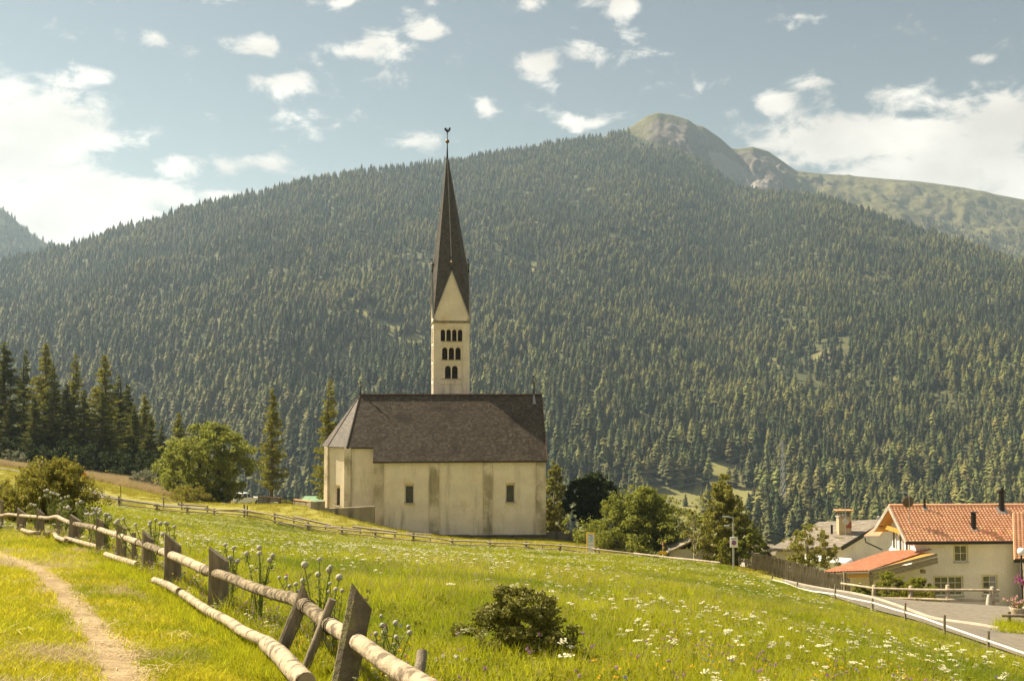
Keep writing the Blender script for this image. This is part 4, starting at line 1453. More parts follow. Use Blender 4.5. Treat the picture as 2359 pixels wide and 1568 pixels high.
def crown_points(H, W_, z0, n, seed, shape='round', lumps=.28):
    """clump centres through the crown, thicker towards its uneven outside"""
    r = np.random.default_rng(seed); out = []; rad = []
    nz = VN(seed + 50)
    while len(out) < n:
        t = r.random(); a = r.uniform(0, 6.283)
        if shape == 'round': env = math.sqrt(max(0, 1 - (2 * t - .92) ** 2 * .98))
        elif shape == 'tall': env = (math.sin(math.pi * (t * .86 + .10)) ** .8) * (1.1 - .5 * t)
        elif shape == 'bush': env = math.sqrt(max(0, 1 - t * t * .97))
        elif shape == 'wide': env = math.sqrt(max(0, 1 - (1.75 * t - .62) ** 2)) if t < .92 else .25
        else: env = 1 - t * .9
        env *= 1 + lumps * 2 * (float(nz.at(a * 1.3 + 3, t * 4.0 + 7)) - .5) + lumps * 1.2 * (float(nz.at(a * 3.1, t * 9 + 30)) - .5)
        q = r.random() ** .5
        if r.random() > env: continue
        x, y = math.cos(a) * env * q * W_ / 2, math.sin(a) * env * q * W_ / 2
        out.append((x, y, z0 + t * (H - z0))); rad.append(W_ * r.uniform(.042, .080))
    return np.array(out), np.array(rad)


def trunk_and_limbs(H, W_, z0, rad, seed, m, targets, parent, multi=1):
    r = random.Random(seed); b = MB()
    tops = []
    for k in range(multi):
        a = r.uniform(0, 6.28); lean = .12 * W_ if multi > 1 else .03 * W_
        base = Vector((math.cos(a) * rad * 1.3, math.sin(a) * rad * 1.3, -.4)) if multi > 1 else Vector((0, 0, -.4))
        pts = [base]; h = H * .72
        for i in range(1, 7):
            t = i / 6
            pts.append(Vector((base.x + math.cos(a) * lean * t + r.uniform(-.04, .04) * W_ * t, base.y + math.sin(a) * lean * t + r.uniform(-.04, .04) * W_ * t, h * t)))
        b.tube(pts, [rad * (1 - .8 * i / 6) * (1.25 if i == 0 else 1) for i in range(7)], 8)
        tops.append(pts)
    idx = list(range(len(targets))); r.shuffle(idx)
    for i in idx[:26]:
        q = Vector(targets[i]); pts = min(tops, key=lambda T: (T[3].xy - q.xy).length)
        zs = max(z0 * .6, q.z - (q.xy - pts[3].xy).length * r.uniform(.5, 1.1))
        k = min(range(1, 6), key=lambda j: abs(pts[j].z - zs)); s = pts[k]
        mid = s.lerp(q, .5) + Vector((0, 0, .06 * H * r.uniform(0, 1)))
        b.tube([s, mid, q], [rad * .36 * (1 - k / 8), rad * .2, rad * .05], 5, cap=False)
    return b.build('trunk', m, parent)


def broadleaf(name, base, H, W_, z0, seed, label, leafm='leaf', n=120, per=90, size=.17, shape='round', bark='bark', rad=.22, multi=1, hang=0, lumps=.28, group=None, cat='tree', rz=0, aspect=.6, shoots=0):
    e = empty(name, base, rz, label, cat, group)
    C, Rd = crown_points(H, W_, z0, n, seed, shape, lumps)
    V, F_, A = leaves(C, Rd * 1.15, per, size, seed, hang=hang, aspect=aspect)
    # single loose sprays outside the mass
    C2, R2 = crown_points(H * 1.03, W_ * 1.07, z0, n // 2, seed + 9, shape, lumps * 1.4)
    V2, F2, A2 = leaves(C2, R2 * .7, max(6, per // 5), size, seed + 3, hang=hang, aspect=aspect)
    V = np.concatenate([V, V2]); F_ = np.concatenate([F_, F2 + len(F_) * 4]); A = np.concatenate([A, A2])
    if shoots:                        # long single shoots standing out of the bush
        rs = random.Random(seed); SP = []
        for k in range(shoots):
            a, q = rs.uniform(0, 6.283), rs.uniform(0, .8) ** .6
            b0 = Vector((math.cos(a) * q * W_ / 2, math.sin(a) * q * W_ / 2, z0 + (H - z0) * math.sqrt(max(0, 1 - q * q)) * .85))
            d = Vector((math.cos(a) * (.25 + q * .6), math.sin(a) * (.25 + q * .6), 1)).normalized() * H * rs.uniform(.12, .34)
            SP += [tuple(b0 + d * t) for t in np.linspace(0, 1, 9)]
        V3, F3, A3 = leaves(np.array(SP), np.full(len(SP), size * .8), 7, size, seed + 4, aspect=aspect)
        F_ = np.concatenate([F_, F3 + len(V)]); V = np.concatenate([V, V3]); A = np.concatenate([A, A3])
    V[:, 2] = np.maximum(V[:, 2], -.1)
    link_mesh('crown', np_mesh('crown', V, F_, M[leafm], attr=A), e)
    trunk_and_limbs(H, W_, z0, rad, seed, M[bark], C, e, multi)
    return e


def larch_meshes(H, seed, spread=.17, start=.12, dens=1.0, size=.34, up=0.12):
    r = np.random.default_rng(seed); rr = random.Random(seed)
    tb = MB()
    pts = [Vector((.012 * H * math.sin(i * .7 + seed) * i / 8, .012 * H * math.cos(i * .9 + seed) * i / 8, -.5 + (H + .5) * i / 8)) for i in range(9)]
    tb.tube(pts, [.018 * H * (1 - .93 * i / 8) for i in range(9)], 8)
    P0 = []; T = []
    z = H * start
    while z < H * .985:
        t = z / H
        Lm = H * spread * ((1 - t ** 1.25) ** .9) * (0.55 + .45 * min(1, (t - start) / .14 + .15)) + .12
        for k in range(rr.randint(4, 6) if t < .9 else 4):
            if rr.random() < .10: continue
            a = rr.uniform(0, 6.283); l = Lm * rr.uniform(.55, 1.15)
            s0 = Vector((0, 0, z)); ca, sa = math.cos(a), math.sin(a)
            dr = -rr.uniform(-.05, .40) * (1.1 - .9 * t)
            q = []
            for i in range(5):
                f = i / 4
                q.append(Vector((ca * l * f, sa * l * f, z + dr * l * math.sin(f * 2.0) + up * l * f * f)))
            if l > .5:
                tb.tube([q[0], q[2], q[4]], [.012 + l * .009, .008 + l * .004, .005], 4, cap=False)
            nn = max(4, int(l * 19 * dens))
            for i in range(nn):
                f = .16 + .84 * (i + rr.random()) / nn
                j = min(3, int(f * 4)); g = f * 4 - j
                c = q[j].lerp(q[j + 1], g)
                side = (rr.uniform(-1, 1)) * l * .22 * (1.15 - f)
                P0.append((c.x - sa * side + rr.uniform(-.05, .05), c.y + ca * side + rr.uniform(-.05, .05), c.z - abs(side) * .35 - rr.uniform(0, .14)))
        z += H * .0165 * rr.uniform(.6, 1.5)
    P0 = np.array(P0)
    V, F_, A = leaves(P0, np.full(len(P0), size * .55), 3, size, seed, aspect=.30, hang=.3)
    return np_mesh('crown', V, F_, None, attr=A), tb.mesh('trunk', M['bark'])


LARCH = [larch_meshes(20, 31, .17), larch_meshes(20, 32, .15, .08), larch_meshes(20, 33, .19, .16), larch_meshes(20, 34, .20, .10, 1.1)]
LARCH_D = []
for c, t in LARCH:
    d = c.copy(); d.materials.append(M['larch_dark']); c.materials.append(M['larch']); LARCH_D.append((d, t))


def larch(k, base, H, label, group=None, wide=1.0, dark=False, rz=0.0, name='larch_tree'):
    e = empty(name, base, rz, label, 'tree', group)
    e.scale = (H / 20 * wide, H / 20 * wide, H / 20)
    c, t = (LARCH_D if dark else LARCH)[k]
    link_mesh('crown', c, e); link_mesh('trunk', t, e)
    return e


def Hpx(px, Y):
    return px * Y / FPX


# grove at the edge of the dry grass: (u of trunk, v of top, distance, kind, width, dark)
grove = [(5, 782, 176, 0, 1.25, True), (52, 800, 184, 1, .85, True), (100, 785, 178, 2, 1.05, False), (118, 832, 170, 1, 1.1, True), (168, 810, 180, 1, .95, False), (150, 880, 176, 0, 1.0, True), (236, 812, 176, 2, 1.1, False),
         (190, 890, 168, 3, .95, True), (75, 905, 168, 0, 1.0, True), (232, 895, 168, 3, 1.0, True), (270, 860, 184, 1, 1.1, True), (330, 903, 172, 0, 1.0, False), (305, 930, 166, 0, 1.05, True), (345, 950, 164, 3, 1.0, True),
         (-40, 800, 180, 2, 1.2, True), (20, 905, 172, 1, 1.1, True), (290, 880, 190, 0, 1.1, True), (135, 930, 190, 3, 1.1, True), (200, 940, 190, 2, 1.2, True), (45, 960, 192, 1, 1.2, True), (370, 965, 178, 1, .9, True)]
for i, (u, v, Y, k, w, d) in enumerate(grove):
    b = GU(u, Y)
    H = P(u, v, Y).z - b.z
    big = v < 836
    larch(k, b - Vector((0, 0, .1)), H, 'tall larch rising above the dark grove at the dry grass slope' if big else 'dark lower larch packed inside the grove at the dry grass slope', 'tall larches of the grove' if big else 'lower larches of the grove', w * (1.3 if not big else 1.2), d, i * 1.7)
for u, v, Y, k, w, lab in [(410, 945, 160, 3, 1.25, 'small yellow-green larch standing alone behind the round leafy tree'),
                           (625, 888, 146, 0, 1.0, 'slender open larch standing behind the churchyard gate'),
                           (757, 868, 121, 1, 1.1, 'tall yellow-green larch directly behind the church choir')]:
    b = GU(u, Y); larch(k, b, P(u, v, Y).z - b.z, lab, None, w, False, u * .01)
# young growth closing the foot of the grove
for i, (u, Y, h, w) in enumerate([(15, 168, 5, 9), (80, 166, 4.5, 9), (140, 164, 5, 10), (205, 162, 5, 10), (265, 161, 4.6, 9), (318, 158, 5, 8), (362, 156, 5.5, 7)]):
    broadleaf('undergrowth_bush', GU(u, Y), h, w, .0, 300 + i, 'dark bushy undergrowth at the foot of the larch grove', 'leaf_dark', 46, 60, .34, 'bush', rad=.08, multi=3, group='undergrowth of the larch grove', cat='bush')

broadleaf('rowan_tree', GU(480, 115), Hpx(197, 115), Hpx(188, 115), .9, 401, 'broad rounded leafy tree with several stems beside the white pickup', 'leaf', 250, 130, .27, 'round', rad=.22, multi=4, lumps=.38)
broadleaf('round_bush', GU(430, 107), Hpx(36, 107), Hpx(110, 107), .0, 402, 'low rounded bush in front of the broad leafy tree', 'leaf_bush', 60, 70, .14, 'bush', rad=.05, multi=4, cat='bush')
broadleaf('grey_green_bush', GU(345, 138), Hpx(52, 138), Hpx(95, 138), .0, 403, 'grey-green bush at the edge of the dry grass', 'leaf_grey', 60, 70, .2, 'bush', rad=.06, multi=4, cat='bush')
broadleaf('silver_bush', GU(30, 160), Hpx(42, 160), Hpx(66, 160), .0, 404, 'pale silvery bush below the dark larch grove', 'leaf_grey', 50, 70, .2, 'bush', rad=.06, multi=4, cat='bush')
broadleaf('lower_shrub', GU(480, 113), 2.2, 5.0, .0, 4051, 'dark shrub at the foot of the broad leafy tree', 'leaf_dark', 40, 60, .16, 'bush', rad=.05, multi=4, cat='bush')

# right of the church
broadleaf('birch_tree', GU(1277, 118), P(1277, 1066, 118).z - GU(1277, 118).z, Hpx(78, 118), .6, 410, 'yellow-green birch tucked against the far end of the church', 'leaf_birch', 170, 110, .20, 'tall', 'birch_bark', .14, hang=.8)
broadleaf('maple_tree', GU(1362, 112), P(1362, 1086, 112).z - GU(1362, 112).z, Hpx(108, 112), 1.9, 411, 'very dark green dense round tree behind the stone wall', 'leaf_dark', 220, 130, .26, 'round', rad=.24, lumps=.35)
broadleaf('ash_tree', GU(1478, 98), P(1478, 1124, 98).z - GU(1478, 98).z, Hpx(205, 98), .4, 412, 'wide spreading leafy tree behind the hiking signpost', 'leaf', 270, 130, .25, 'wide', rad=.2, multi=3, lumps=.6)
broadleaf('birch_tree', GU(1668, 92), P(1668, 1094, 92).z - GU(1668, 92).z, Hpx(125, 92), .3, 413, 'tall drooping birch behind the parking zone sign', 'leaf_birch', 260, 120, .19, 'tall', 'birch_bark', .17, hang=1.2, lumps=.4)
broadleaf('broken_birch', GU(1600, 90), P(1600, 1160, 90).z - GU(1600, 90).z, Hpx(60, 90), 1.2, 414, 'thin half-bare birch between the spreading tree and the drooping birch', 'leaf_birch', 34, 40, .16, 'tall', 'birch_bark', .12, hang=.8, lumps=.5)
broadleaf('birch_tree', GU(1725, 90), P(1725, 1200, 90).z - GU(1725, 90).z, Hpx(70, 90), .4, 415, 'lower drooping birch side shoot beside the picket fence', 'leaf', 100, 100, .18, 'round', 'birch_bark', .1, hang=1.0, lumps=.45)
broadleaf('willow_tree', GU(1868, 82), P(1868, 1206, 82).z - GU(1868, 82).z, Hpx(108, 82), .5, 416, 'small airy yellow-green willow in front of the grey-roofed house', 'leaf_birch', 120, 80, .15, 'round', rad=.09, multi=3, hang=1.3, lumps=.5)
broadleaf('garden_bush', GU(1842, 76), 2.6, Hpx(66, 76), .0, 417, 'olive garden bush behind the picket fence beside the camper van', 'leaf_bush', 90, 90, .13, 'bush', rad=.05, multi=3, cat='bush')
broadleaf('garden_bush', GU(1665, 74), 2.0, Hpx(40, 74), .0, 418, 'bright yellow-green bush at the foot of the parking zone sign', 'leaf_bright', 40, 60, .12, 'bush', rad=.04, multi=3, cat='bush')
broadleaf('garden_bush', GU(1390, 97), 2.4, Hpx(60, 97), .0, 419, 'light green bush beside the yellow framed notice board', 'leaf_bright', 40, 60, .14, 'bush', rad=.04, multi=3, cat='bush')
broadleaf('silver_tree', GU(1757, 110), P(1757, 1245, 110).z - GU(1757, 110).z, Hpx(52, 110), .6, 420, 'pale silver-green tree between the drooping birch and grey-roofed house', 'leaf_grey', 100, 90, .24, 'tall', rad=.1)
broadleaf('garden_bush', GU(2052, 61.5), P(2052, 1318, 61.5).z - GU(2052, 61.5).z, Hpx(100, 61.5), .0, 421, 'feathery light green bush behind the log fence beside the carport', 'leaf_bright', 110, 110, .14, 'bush', rad=.05, multi=4, cat='bush', aspect=.3)
broadleaf('garden_bush', GU(2115, 60.5), P(2115, 1329, 60.5).z - GU(2115, 60.5).z, Hpx(84, 60.5), .0, 422, 'rounded pale willow bush behind the log fence before the double window', 'leaf_bright', 110, 110, .14, 'round', rad=.05, multi=4, cat='bush', aspect=.3)
broadleaf('garden_bush', GU(1985, 61.5), P(1985, 1348, 61.5).z - GU(1985, 61.5).z, Hpx(60, 61.5), .0, 423, 'dark leafy shrub with yellow flowers at the start of the log fence', 'leaf', 90, 90, .13, 'bush', rad=.04, multi=4, cat='bush')
broadleaf('garden_bush', GU(2120, 58.6), 1.0, Hpx(95, 58.6), .0, 424, 'low flowering shrub row under the log fence', 'leaf_bush', 46, 60, .11, 'bush', rad=.03, multi=4, cat='bush')
# shrubs in the meadow
broadleaf('wild_bush', GU(112, 40), P(112, 1062, 40).z - GU(112, 40).z, Hpx(196, 40), .0, 430, 'large glossy yellow-green wild bush behind the near rail fence', 'leaf_bush', 300, 120, .085, 'bush', rad=.05, multi=7, lumps=.7, cat='bush', shoots=34)
broadleaf('wild_bush', GU(30, 37), 1.3, Hpx(90, 37), .0, 431, 'low scrubby growth at the foot of the large glossy bush', 'leaf_bush', 60, 60, .08, 'bush', rad=.03, multi=5, lumps=.6, cat='bush')
jb = G(1190, 1535)
broadleaf('juniper_bush', jb, Hpx(178, jb.y), Hpx(250, jb.y), .0, 432, 'low brownish green juniper bush alone in the flowering meadow', 'juniper', 150, 130, .034, 'bush', rad=.015, multi=6, lumps=.3, cat='bush')
# valley trees beyond
for i, (u, Y, h, w) in enumerate([(1730, 330, 10, 9), (1610, 620, 11, 12), (1565, 640, 13, 14), (1540, 700, 14, 16), (1660, 690, 12, 13), (1700, 660, 13, 12), (1480, 720, 13, 13), (1430, 700, 14, 12), (1770, 300, 9, 8), (1800, 320, 9, 9), (1745, 620, 12, 12), (1620, 760, 12, 14), (1690, 780, 11, 12), (1530, 790, 12, 12)]):
    x = (u - 1179.5) / FPX * Y
    broadleaf('valley_tree', (x, Y, float(a_height(np.array([u]), np.array([Y]))[0])), h, w, .5, 460 + i, 'small rounded tree on the valley floor below the forest', 'leaf', 50, 40, .55, 'round', rad=.2, group='trees on the valley floor')

# ------------------------------------------------------------------ fences
M['old_wood'] = mat('weathered_wood', (.27, .22, .15), (.17, .135, .09), 5, .85, .6, 25, stretch=(4, 4, .5), c3=(.11, .09, .06), s3=2)
M['log'] = mat('bleached_log', (.46, .37, .25), (.33, .265, .175), 7, .85, .9, 18, c3=(.15, .115, .075), s3=9, f3=(.50, .64), bdist=.03)
M['log_bark'] = mat('log_with_bark', (.40, .32, .205), (.23, .18, .115), 14, .9, 1.0, 26, c3=(.11, .085, .05), s3=10, f3=(.46, .58), bdist=.05)
M['moss_wood'] = mat('mossy_wood', (.20, .165, .11), (.13, .105, .07), 6, .9, .9, 22, c3=(.22, .20, .09), s3=7, f3=(.48, .62), bdist=.05)
M['grey_log'] = mat('grey_log', (.42, .35, .25), (.29, .235, .165), 4, .85, .5, 20, c3=(.17, .14, .10), s3=3)
nf = smooth_line(NEAR_FENCE, 2)
_nfu = np.array([1179.5 + FPX * p[0] / p[1] for p in nf]); _o_ = np.argsort(_nfu)


def nfY(u):
    return float(np.interp(u, _nfu[_o_], nf[_o_, 1]))


rr = random.Random(11)
fence = empty('rail_fence', GU(675, nfY(675)), 0, 'old low fence of bent bleached logs and split posts beside the mown track', 'fence')


def log_piece(uvs, rad0, rad1, m, dY=0.0, seed=0, parent=fence, absY=None, n=14, jit=.022, knots=2):
    r = random.Random(seed)
    pts = [P(u, v, (absY(u) if absY else nfY(u) + dY)) for u, v in uvs]
    fine = []; rad = []
    k = 0; tot = (len(pts) - 1) * 5
    for i in range(len(pts) - 1):
        for j in range(5):
            t = j / 5
            p0 = pts[max(i - 1, 0)]; p1 = pts[i]; p2 = pts[i + 1]; p3 = pts[min(i + 2, len(pts) - 1)]
            q = .5 * ((2 * p1) + (p2 - p0) * t + (2 * p0 - 5 * p1 + 4 * p2 - p3) * t * t + (3 * p1 - p0 - 3 * p2 + p3) * t ** 3)
            fine.append(q); rad.append((rad0 + (rad1 - rad0) * k / tot) * r.uniform(.985, 1.015)); k += 1
    fine.append(pts[-1]); rad.append(rad1)
    b = MB().tube(fine, rad, n, jit=jit, rnd=r)
    for _ in range(knots):
        i = r.randrange(2, len(fine) - 2); a = r.uniform(0, 6.28)
        o = fine[i] + Vector((math.cos(a) * .3, -.5, math.sin(a))).normalized() * rad[i] * .85
        d = (o - fine[i]).normalized()
        b.tube([o - d * .01, o + d * rad[i] * .30], [rad[i] * .35, rad[i] * .22], 7)
    return b.build('rail', m, parent, world=parent)


top = [[(-60, 1184), (0, 1187), (17, 1184), (49, 1187), (84, 1190), (109, 1192.6), (130, 1189.6), (142, 1195), (163, 1205)],
       [(160, 1204), (188, 1209), (222, 1215.5)], [(219, 1214.5), (248, 1225), (274, 1233), (322, 1250)], [(318, 1248.5), (345, 1258), (374, 1269.5)],
       [(371, 1268), (413, 1285), (445, 1299), (477, 1314.5)], [(474, 1313), (526, 1328.6), (575, 1349), (630, 1367), (676, 1379)],
       [(668, 1374.5), (690, 1386), (712, 1399)], [(707, 1396.5), (736, 1420), (767, 1443)], [(762, 1439.5), (800, 1463), (837, 1486.6), (877, 1516), (917, 1542.5), (957, 1566), (1005, 1596)]]
rads = [(.055, .066), (.072, .078), (.070, .068), (.072, .070), (.074, .080), (.070, .070), (.074, .080), (.070, .078), (.072, .080)]
mats = ['log', 'log_bark', 'log', 'log_bark', 'log', 'log_bark', 'log_bark', 'log_bark', 'log']
for i, (pp, rd, mt) in enumerate(zip(top, rads, mats)):
    log_piece(pp, rd[0] * .82, rd[1] * .82, M[mt], 0, 20 + i)
for u in (161, 221, 320, 373, 476, 710, 764):                     # wire loops at the joints
    Y = nfY(u); v = np.interp(u, [161, 221, 320, 373, 476, 710, 764], [1204.5, 1215, 1249, 1269, 1314, 1397.7, 1441.5])
    c = P(u, float(v), Y); d = (P(u + 8, float(v) + 4, nfY(u + 8)) - c).normalized()
    s = d.cross(Vector((0, 0, 1))).normalized(); t = s.cross(d)
    MB().tube([c + (s * math.cos(a) + t * math.sin(a)) * .066 for a in [k * math.pi / 8 for k in range(17)]], .006, 5).build('wire_loop', M['iron'], fence, world=fence)
low = [[(-40, 1219), (0, 1215), (22, 1213), (42, 1215.5), (56, 1221.5), (75, 1226), (92, 1227)], [(103, 1229), (122, 1226), (131, 1236.5), (152, 1244)], [(152, 1239), (188, 1249), (228, 1260)], [(244, 1276), (270, 1285), (316, 1299)],
       [(355, 1336), (383, 1345.5), (413, 1362)], [(420, 1366), (451, 1387), (485, 1409), (526, 1430), (563, 1454.5), (620, 1480)], [(614, 1482), (632, 1496), (646, 1508), (672, 1537), (704, 1572)]]
for i, pp in enumerate(low):
    gY = lambda u, pp=pp: G(u, float(np.interp(u, [q[0] for q in pp], [q[1] for q in pp])), .17, 4, 60).y
    big = i == len(low) - 1
    log_piece(pp, .05 if not big else .07, .052 if not big else .075, M['log'], 0, 60 + i, absY=gY)


def split_post(parent, base, topv, w, th, slant, m, rz=0.0, name='post', seed=0):
    """split half-log with a slanting cut top; base and topv in the world, w along the picture plane"""
    r = random.Random(seed); base, topv = Vector(base), Vector(topv)
    ax = (topv - base).normalized(); s = Vector((math.cos(rz), math.sin(rz), 0)); s = (s - ax * s.dot(ax)).normalized(); t = ax.cross(s)
    L_ = (topv - base).length
    prof = [(-.5, 0), (-.46, -.34), (-.25, -.5), (.1, -.52), (.4, -.36), (.5, 0), (.46, .3), (0, .36), (-.46, .3)]
    b = MB(); rings = []
    for k in range(6):
        f = k / 5; rg = []
        for (a, c) in prof:
            hh = L_ * f - (slant * (a + .5) if k == 5 else 0) - (slant * (a + .5) * .5 if k == 4 else 0)
            rg.append(base + s * (a * w * (1 + r.uniform(-.03, .03))) + t * (c * th) + ax * hh)
        rings.append(rg)
    n = len(prof); vs = [p for g in rings for p in g]
    fs = [(k * n + i, k * n + (i + 1) % n, (k + 1) * n + (i + 1) % n, (k + 1) * n + i) for k in range(5) for i in range(n)] + [tuple(range(5 * n, 6 * n)), tuple(range(n - 1, -1, -1))]
    b.add(vs, fs)
    return b.build(name, m, parent, world=parent)


posts = [(41, 60, 1169, 1214, .0), (86, 103, 1169, 1219, .0), (131, 139, 1172.7, 1208, .0), (163, 188, 1184, 1246, .05), (223, 243, 1189.6, 1250, .0), (270, 292, 1204.6, 1290, .0), (303.6, 313, 1225, 1298, -.03), (329, 354, 1221.5, 1310, .0),
         (381, 417, 1225, 1348, .0), (483, 527, 1258, 1410, .0), (2, 9, 1150, 1200, 0), (-30, -18, 1150, 1205, 0)]
for i, (a, b_, vt, vb, ln) in enumerate(posts):
    u = (a + b_) / 2; Y = nfY(u) + .17
    tp = P(u, vt, Y); bs_ = Vector((tp.x - ln, Y, float(gz(tp.x, Y)) - .25))
    w = (b_ - a) * Y / FPX * 1.04
    split_post(fence, bs_, tp, w, w * .55, w * (.75 if w > .1 else .2) * rr.uniform(.7, 1.2), M['old_wood'], rr.uniform(-.2, .2), seed=i)


def lean_post(tu, tv, bu_, bv_, wpx, slant, m, dY, th=.6, round_=False):
    Y = nfY(tu) + dY; Yb = nfY(tu) + dY * .6
    tp = P(tu, tv, Y); bt = P(bu_, bv_, Yb)
    bt = bt + (bt - tp).normalized() * .35
    w = wpx * Y / FPX
    if round_:
        MB().tube([bt, bt.lerp(tp, .5), tp], [w / 2, w / 2 * .98, w / 2 * .95], 12, jit=.04, rnd=rr).build('post', m, fence, world=fence)
    else:
        split_post(fence, bt, tp, w, w * th, slant, m, .1, seed=77)


lean_post(712, 1345, 655, 1484, 31, .13, M['old_wood'], .22)
lean_post(766, 1379, 702, 1542, 20, 0, M['old_wood'], .12, round_=True)
lean_post(838, 1346, 795, 1561, 58, .16, M['moss_wood'], .26, .7)
lean_post(973, 1501, 962, 1575, 27, 0, M['old_wood'], .45, round_=True)

# moss cushions and lichen on the big post and log
mb_ = MB(); r_ = random.Random(3)
cx_ = P(800, 1480, 7.5)
mt_ = []
Vm = []; 
cs = []
for k in range(46):
    f = r_.random(); u = 838 - 43 * f + r_.uniform(-27, 20); v = 1360 + 195 * f
    cs.append(P(u, v, nfY(838) + .26 - .075))
V_, F_, A_ = leaves(np.array(cs), np.full(len(cs), .022), 26, .017, 5)
link_mesh('moss', np_mesh('moss', V_ - np.array(fence.location), F_, mat('moss', (.17, .15, .045), (.30, .27, .11), attr=True, rough=.9), attr=A_), fence)['kind'] = 'stuff'

# fence along the churchyard path
mid = empty('pole_fence', GU(864, 90), 0, 'long rustic fence of thin poles below the church and churchyard path', 'fence')
mposts = [(-95, 1142, 1166, 92), (60, 1139, 1163, 92), (172, 1140, 1163, 92), (274.5, 1142, 1165, 92), (362, 1159, 1178, 93), (432, 1165, 1185, 94), (494, 1170, 1187, 95), (563, 1161, 1193, 95), (633, 1181, 1205, 93), (710, 1201, 1223, 92), (788, 1212, 1231, 91), (864.6, 1218, 1239, 90), (952.6, 1226, 1249, 89),
          (1042, 1239, 1259, 88.5), (1129, 1243, 1263, 88), (1212, 1246, 1265, 87.5), (1290.6, 1251, 1269, 87), (1371.6, 1258, 1283, 85.5), (1467.5, 1270, 1285, 83.5), (1552, 1282, 1295, 78), (1648, 1297, 1310, 71)]
for i, (u, vt, vb, Y) in enumerate(mposts):
    tp = P(u, vt, Y); gp = GU(u, Y, -.3)
    w = .17 if i % 3 else .2
    split_post(mid, gp, tp, w, .11, .04, M['old_wood'], rr.uniform(-.3, .3), seed=i)
for (u, vt, Y) in [(377, 1145, 97), (419, 1154, 97), (478, 1163, 97), (570, 1163, 95.2), (677, 1193, 94), (750, 1214, 93), (830, 1220, 92), (910, 1225, 91), (991, 1240, 90), (1085, 1250, 89), (1380, 1260, 87), (1250, 1256, 88.5)]:
    tp = P(u, vt, Y); split_post(mid, GU(u, Y, -.3), tp, .13, .09, .02, M['old_wood'], 0, seed=int(u))


def pole(a, b, r0, r1, parent, m='grey_log', sag=.02, n=8):
    a, b = Vector(a), Vector(b)
    m_ = a.lerp(b, .5) + Vector((0, 0, rr.uniform(-sag, sag)))
    return MB().tube([a, a.lerp(m_, .5), m_, m_.lerp(b, .5), b], [r0, r0 * .98, (r0 + r1) / 2, r1 * 1.03, r1], n, jit=.03, rnd=rr).build('rail', M[m], parent, world=parent)


for i, (p, q) in enumerate(zip(mposts[:-1], mposts[1:])):
    A0, B0 = GU(p[0], p[3]), GU(q[0], q[3])
    hp, hq = P(p[0], p[1], p[3]).z - A0.z, P(q[0], q[1], q[3]).z - B0.z
    hp, hq = min(max(hp, .35), 1.0), min(max(hq, .35), 1.0)
    off = Vector((0, -.13, 0))
    pole(A0 + Vector((-.3, 0, hp * .72 + rr.uniform(-.06, .05))) + off, B0 + Vector((.3, 0, hq * .72 + rr.uniform(-.08, .05))) + off, .075, .055, mid)
    if i not in (1, 2):
        pole(A0 + Vector((-.2, .05, hp * .25 + rr.uniform(-.05, .06))) + off, B0 + Vector((.3, .05, hq * .22 + rr.uniform(-.06, .06))) + off, .06, .045, mid)
for (a, b_, Y0, Y1, r0) in [((410, 1161), (480, 1166), 97, 97, .10), ((472, 1171.5), (540, 1177.5), 97, 96.5, .09), ((530, 1175), (615, 1183), 96.5, 96, .10), ((677, 1190), (762, 1209), 94, 93, .11), ((749, 1211), (832, 1219), 93, 92, .085), ((813, 1212.5), (915, 1225), 92, 91, .11), ((935, 1228), (994, 1230.5), 91, 90.5, .08),
                             ((372, 1146), (412, 1157.5), 97, 97, .06), ((637, 1184), (700, 1199), 93.5, 93, .07), ((640, 1204), (700, 1216), 92.5, 92, .065)]:
    pole(P(*a, Y0), P(*b_, Y1), r0, r0 * .8, mid)
# pair of upright poles with a small weathered box on the path fence
MB().tube([GU(274.5, 92.1, 0) + Vector((.15, .1, 0)), P(278, 1119, 92.1)], [.03, .03], 6).build('stake', M['iron'], mid, world=mid)

# log fence by the parking area
lf = empty('log_fence', GU(2183, 57), 0, 'sturdy two-rail log fence between parking area and white chalet', 'fence')
lposts = [(1952, 1338, 63.2), (1981, 1343, 61.8), (2013.5, 1347, 60), (2098, 1349, 58.4), (2183, 1347, 57), (2286, 1351, 56.2)]
for i, (u, vt, Y) in enumerate(lposts):
    tp = P(u, vt, Y)
    MB().tube([GU(u, Y, -.3), GU(u, Y, .5), tp, tp + Vector((0, 0, .02))], [.13, .125, .115, .08], 12, jit=.03, rnd=rr).build('post', M['grey_log'], lf, world=lf)
for vs in ([(1940, 1343), (2013.5, 1354.5), (2098, 1357), (2183, 1358), (2300, 1359)], [(1940, 1364), (2013.5, 1376), (2098, 1378), (2183, 1381), (2300, 1382.5)]):
    for (u0, v0), (u1, v1) in zip(vs[:-1], vs[1:]):
        yy0, yy1 = np.interp([u0, u1], [q[0] for q in lposts], [q[2] for q in lposts])
        pole(P(u0 - 2, v0, yy0 - .16), P(u1 + 2, v1, yy1 - .16), .075, .07, lf, 'grey_log', .015, 10)

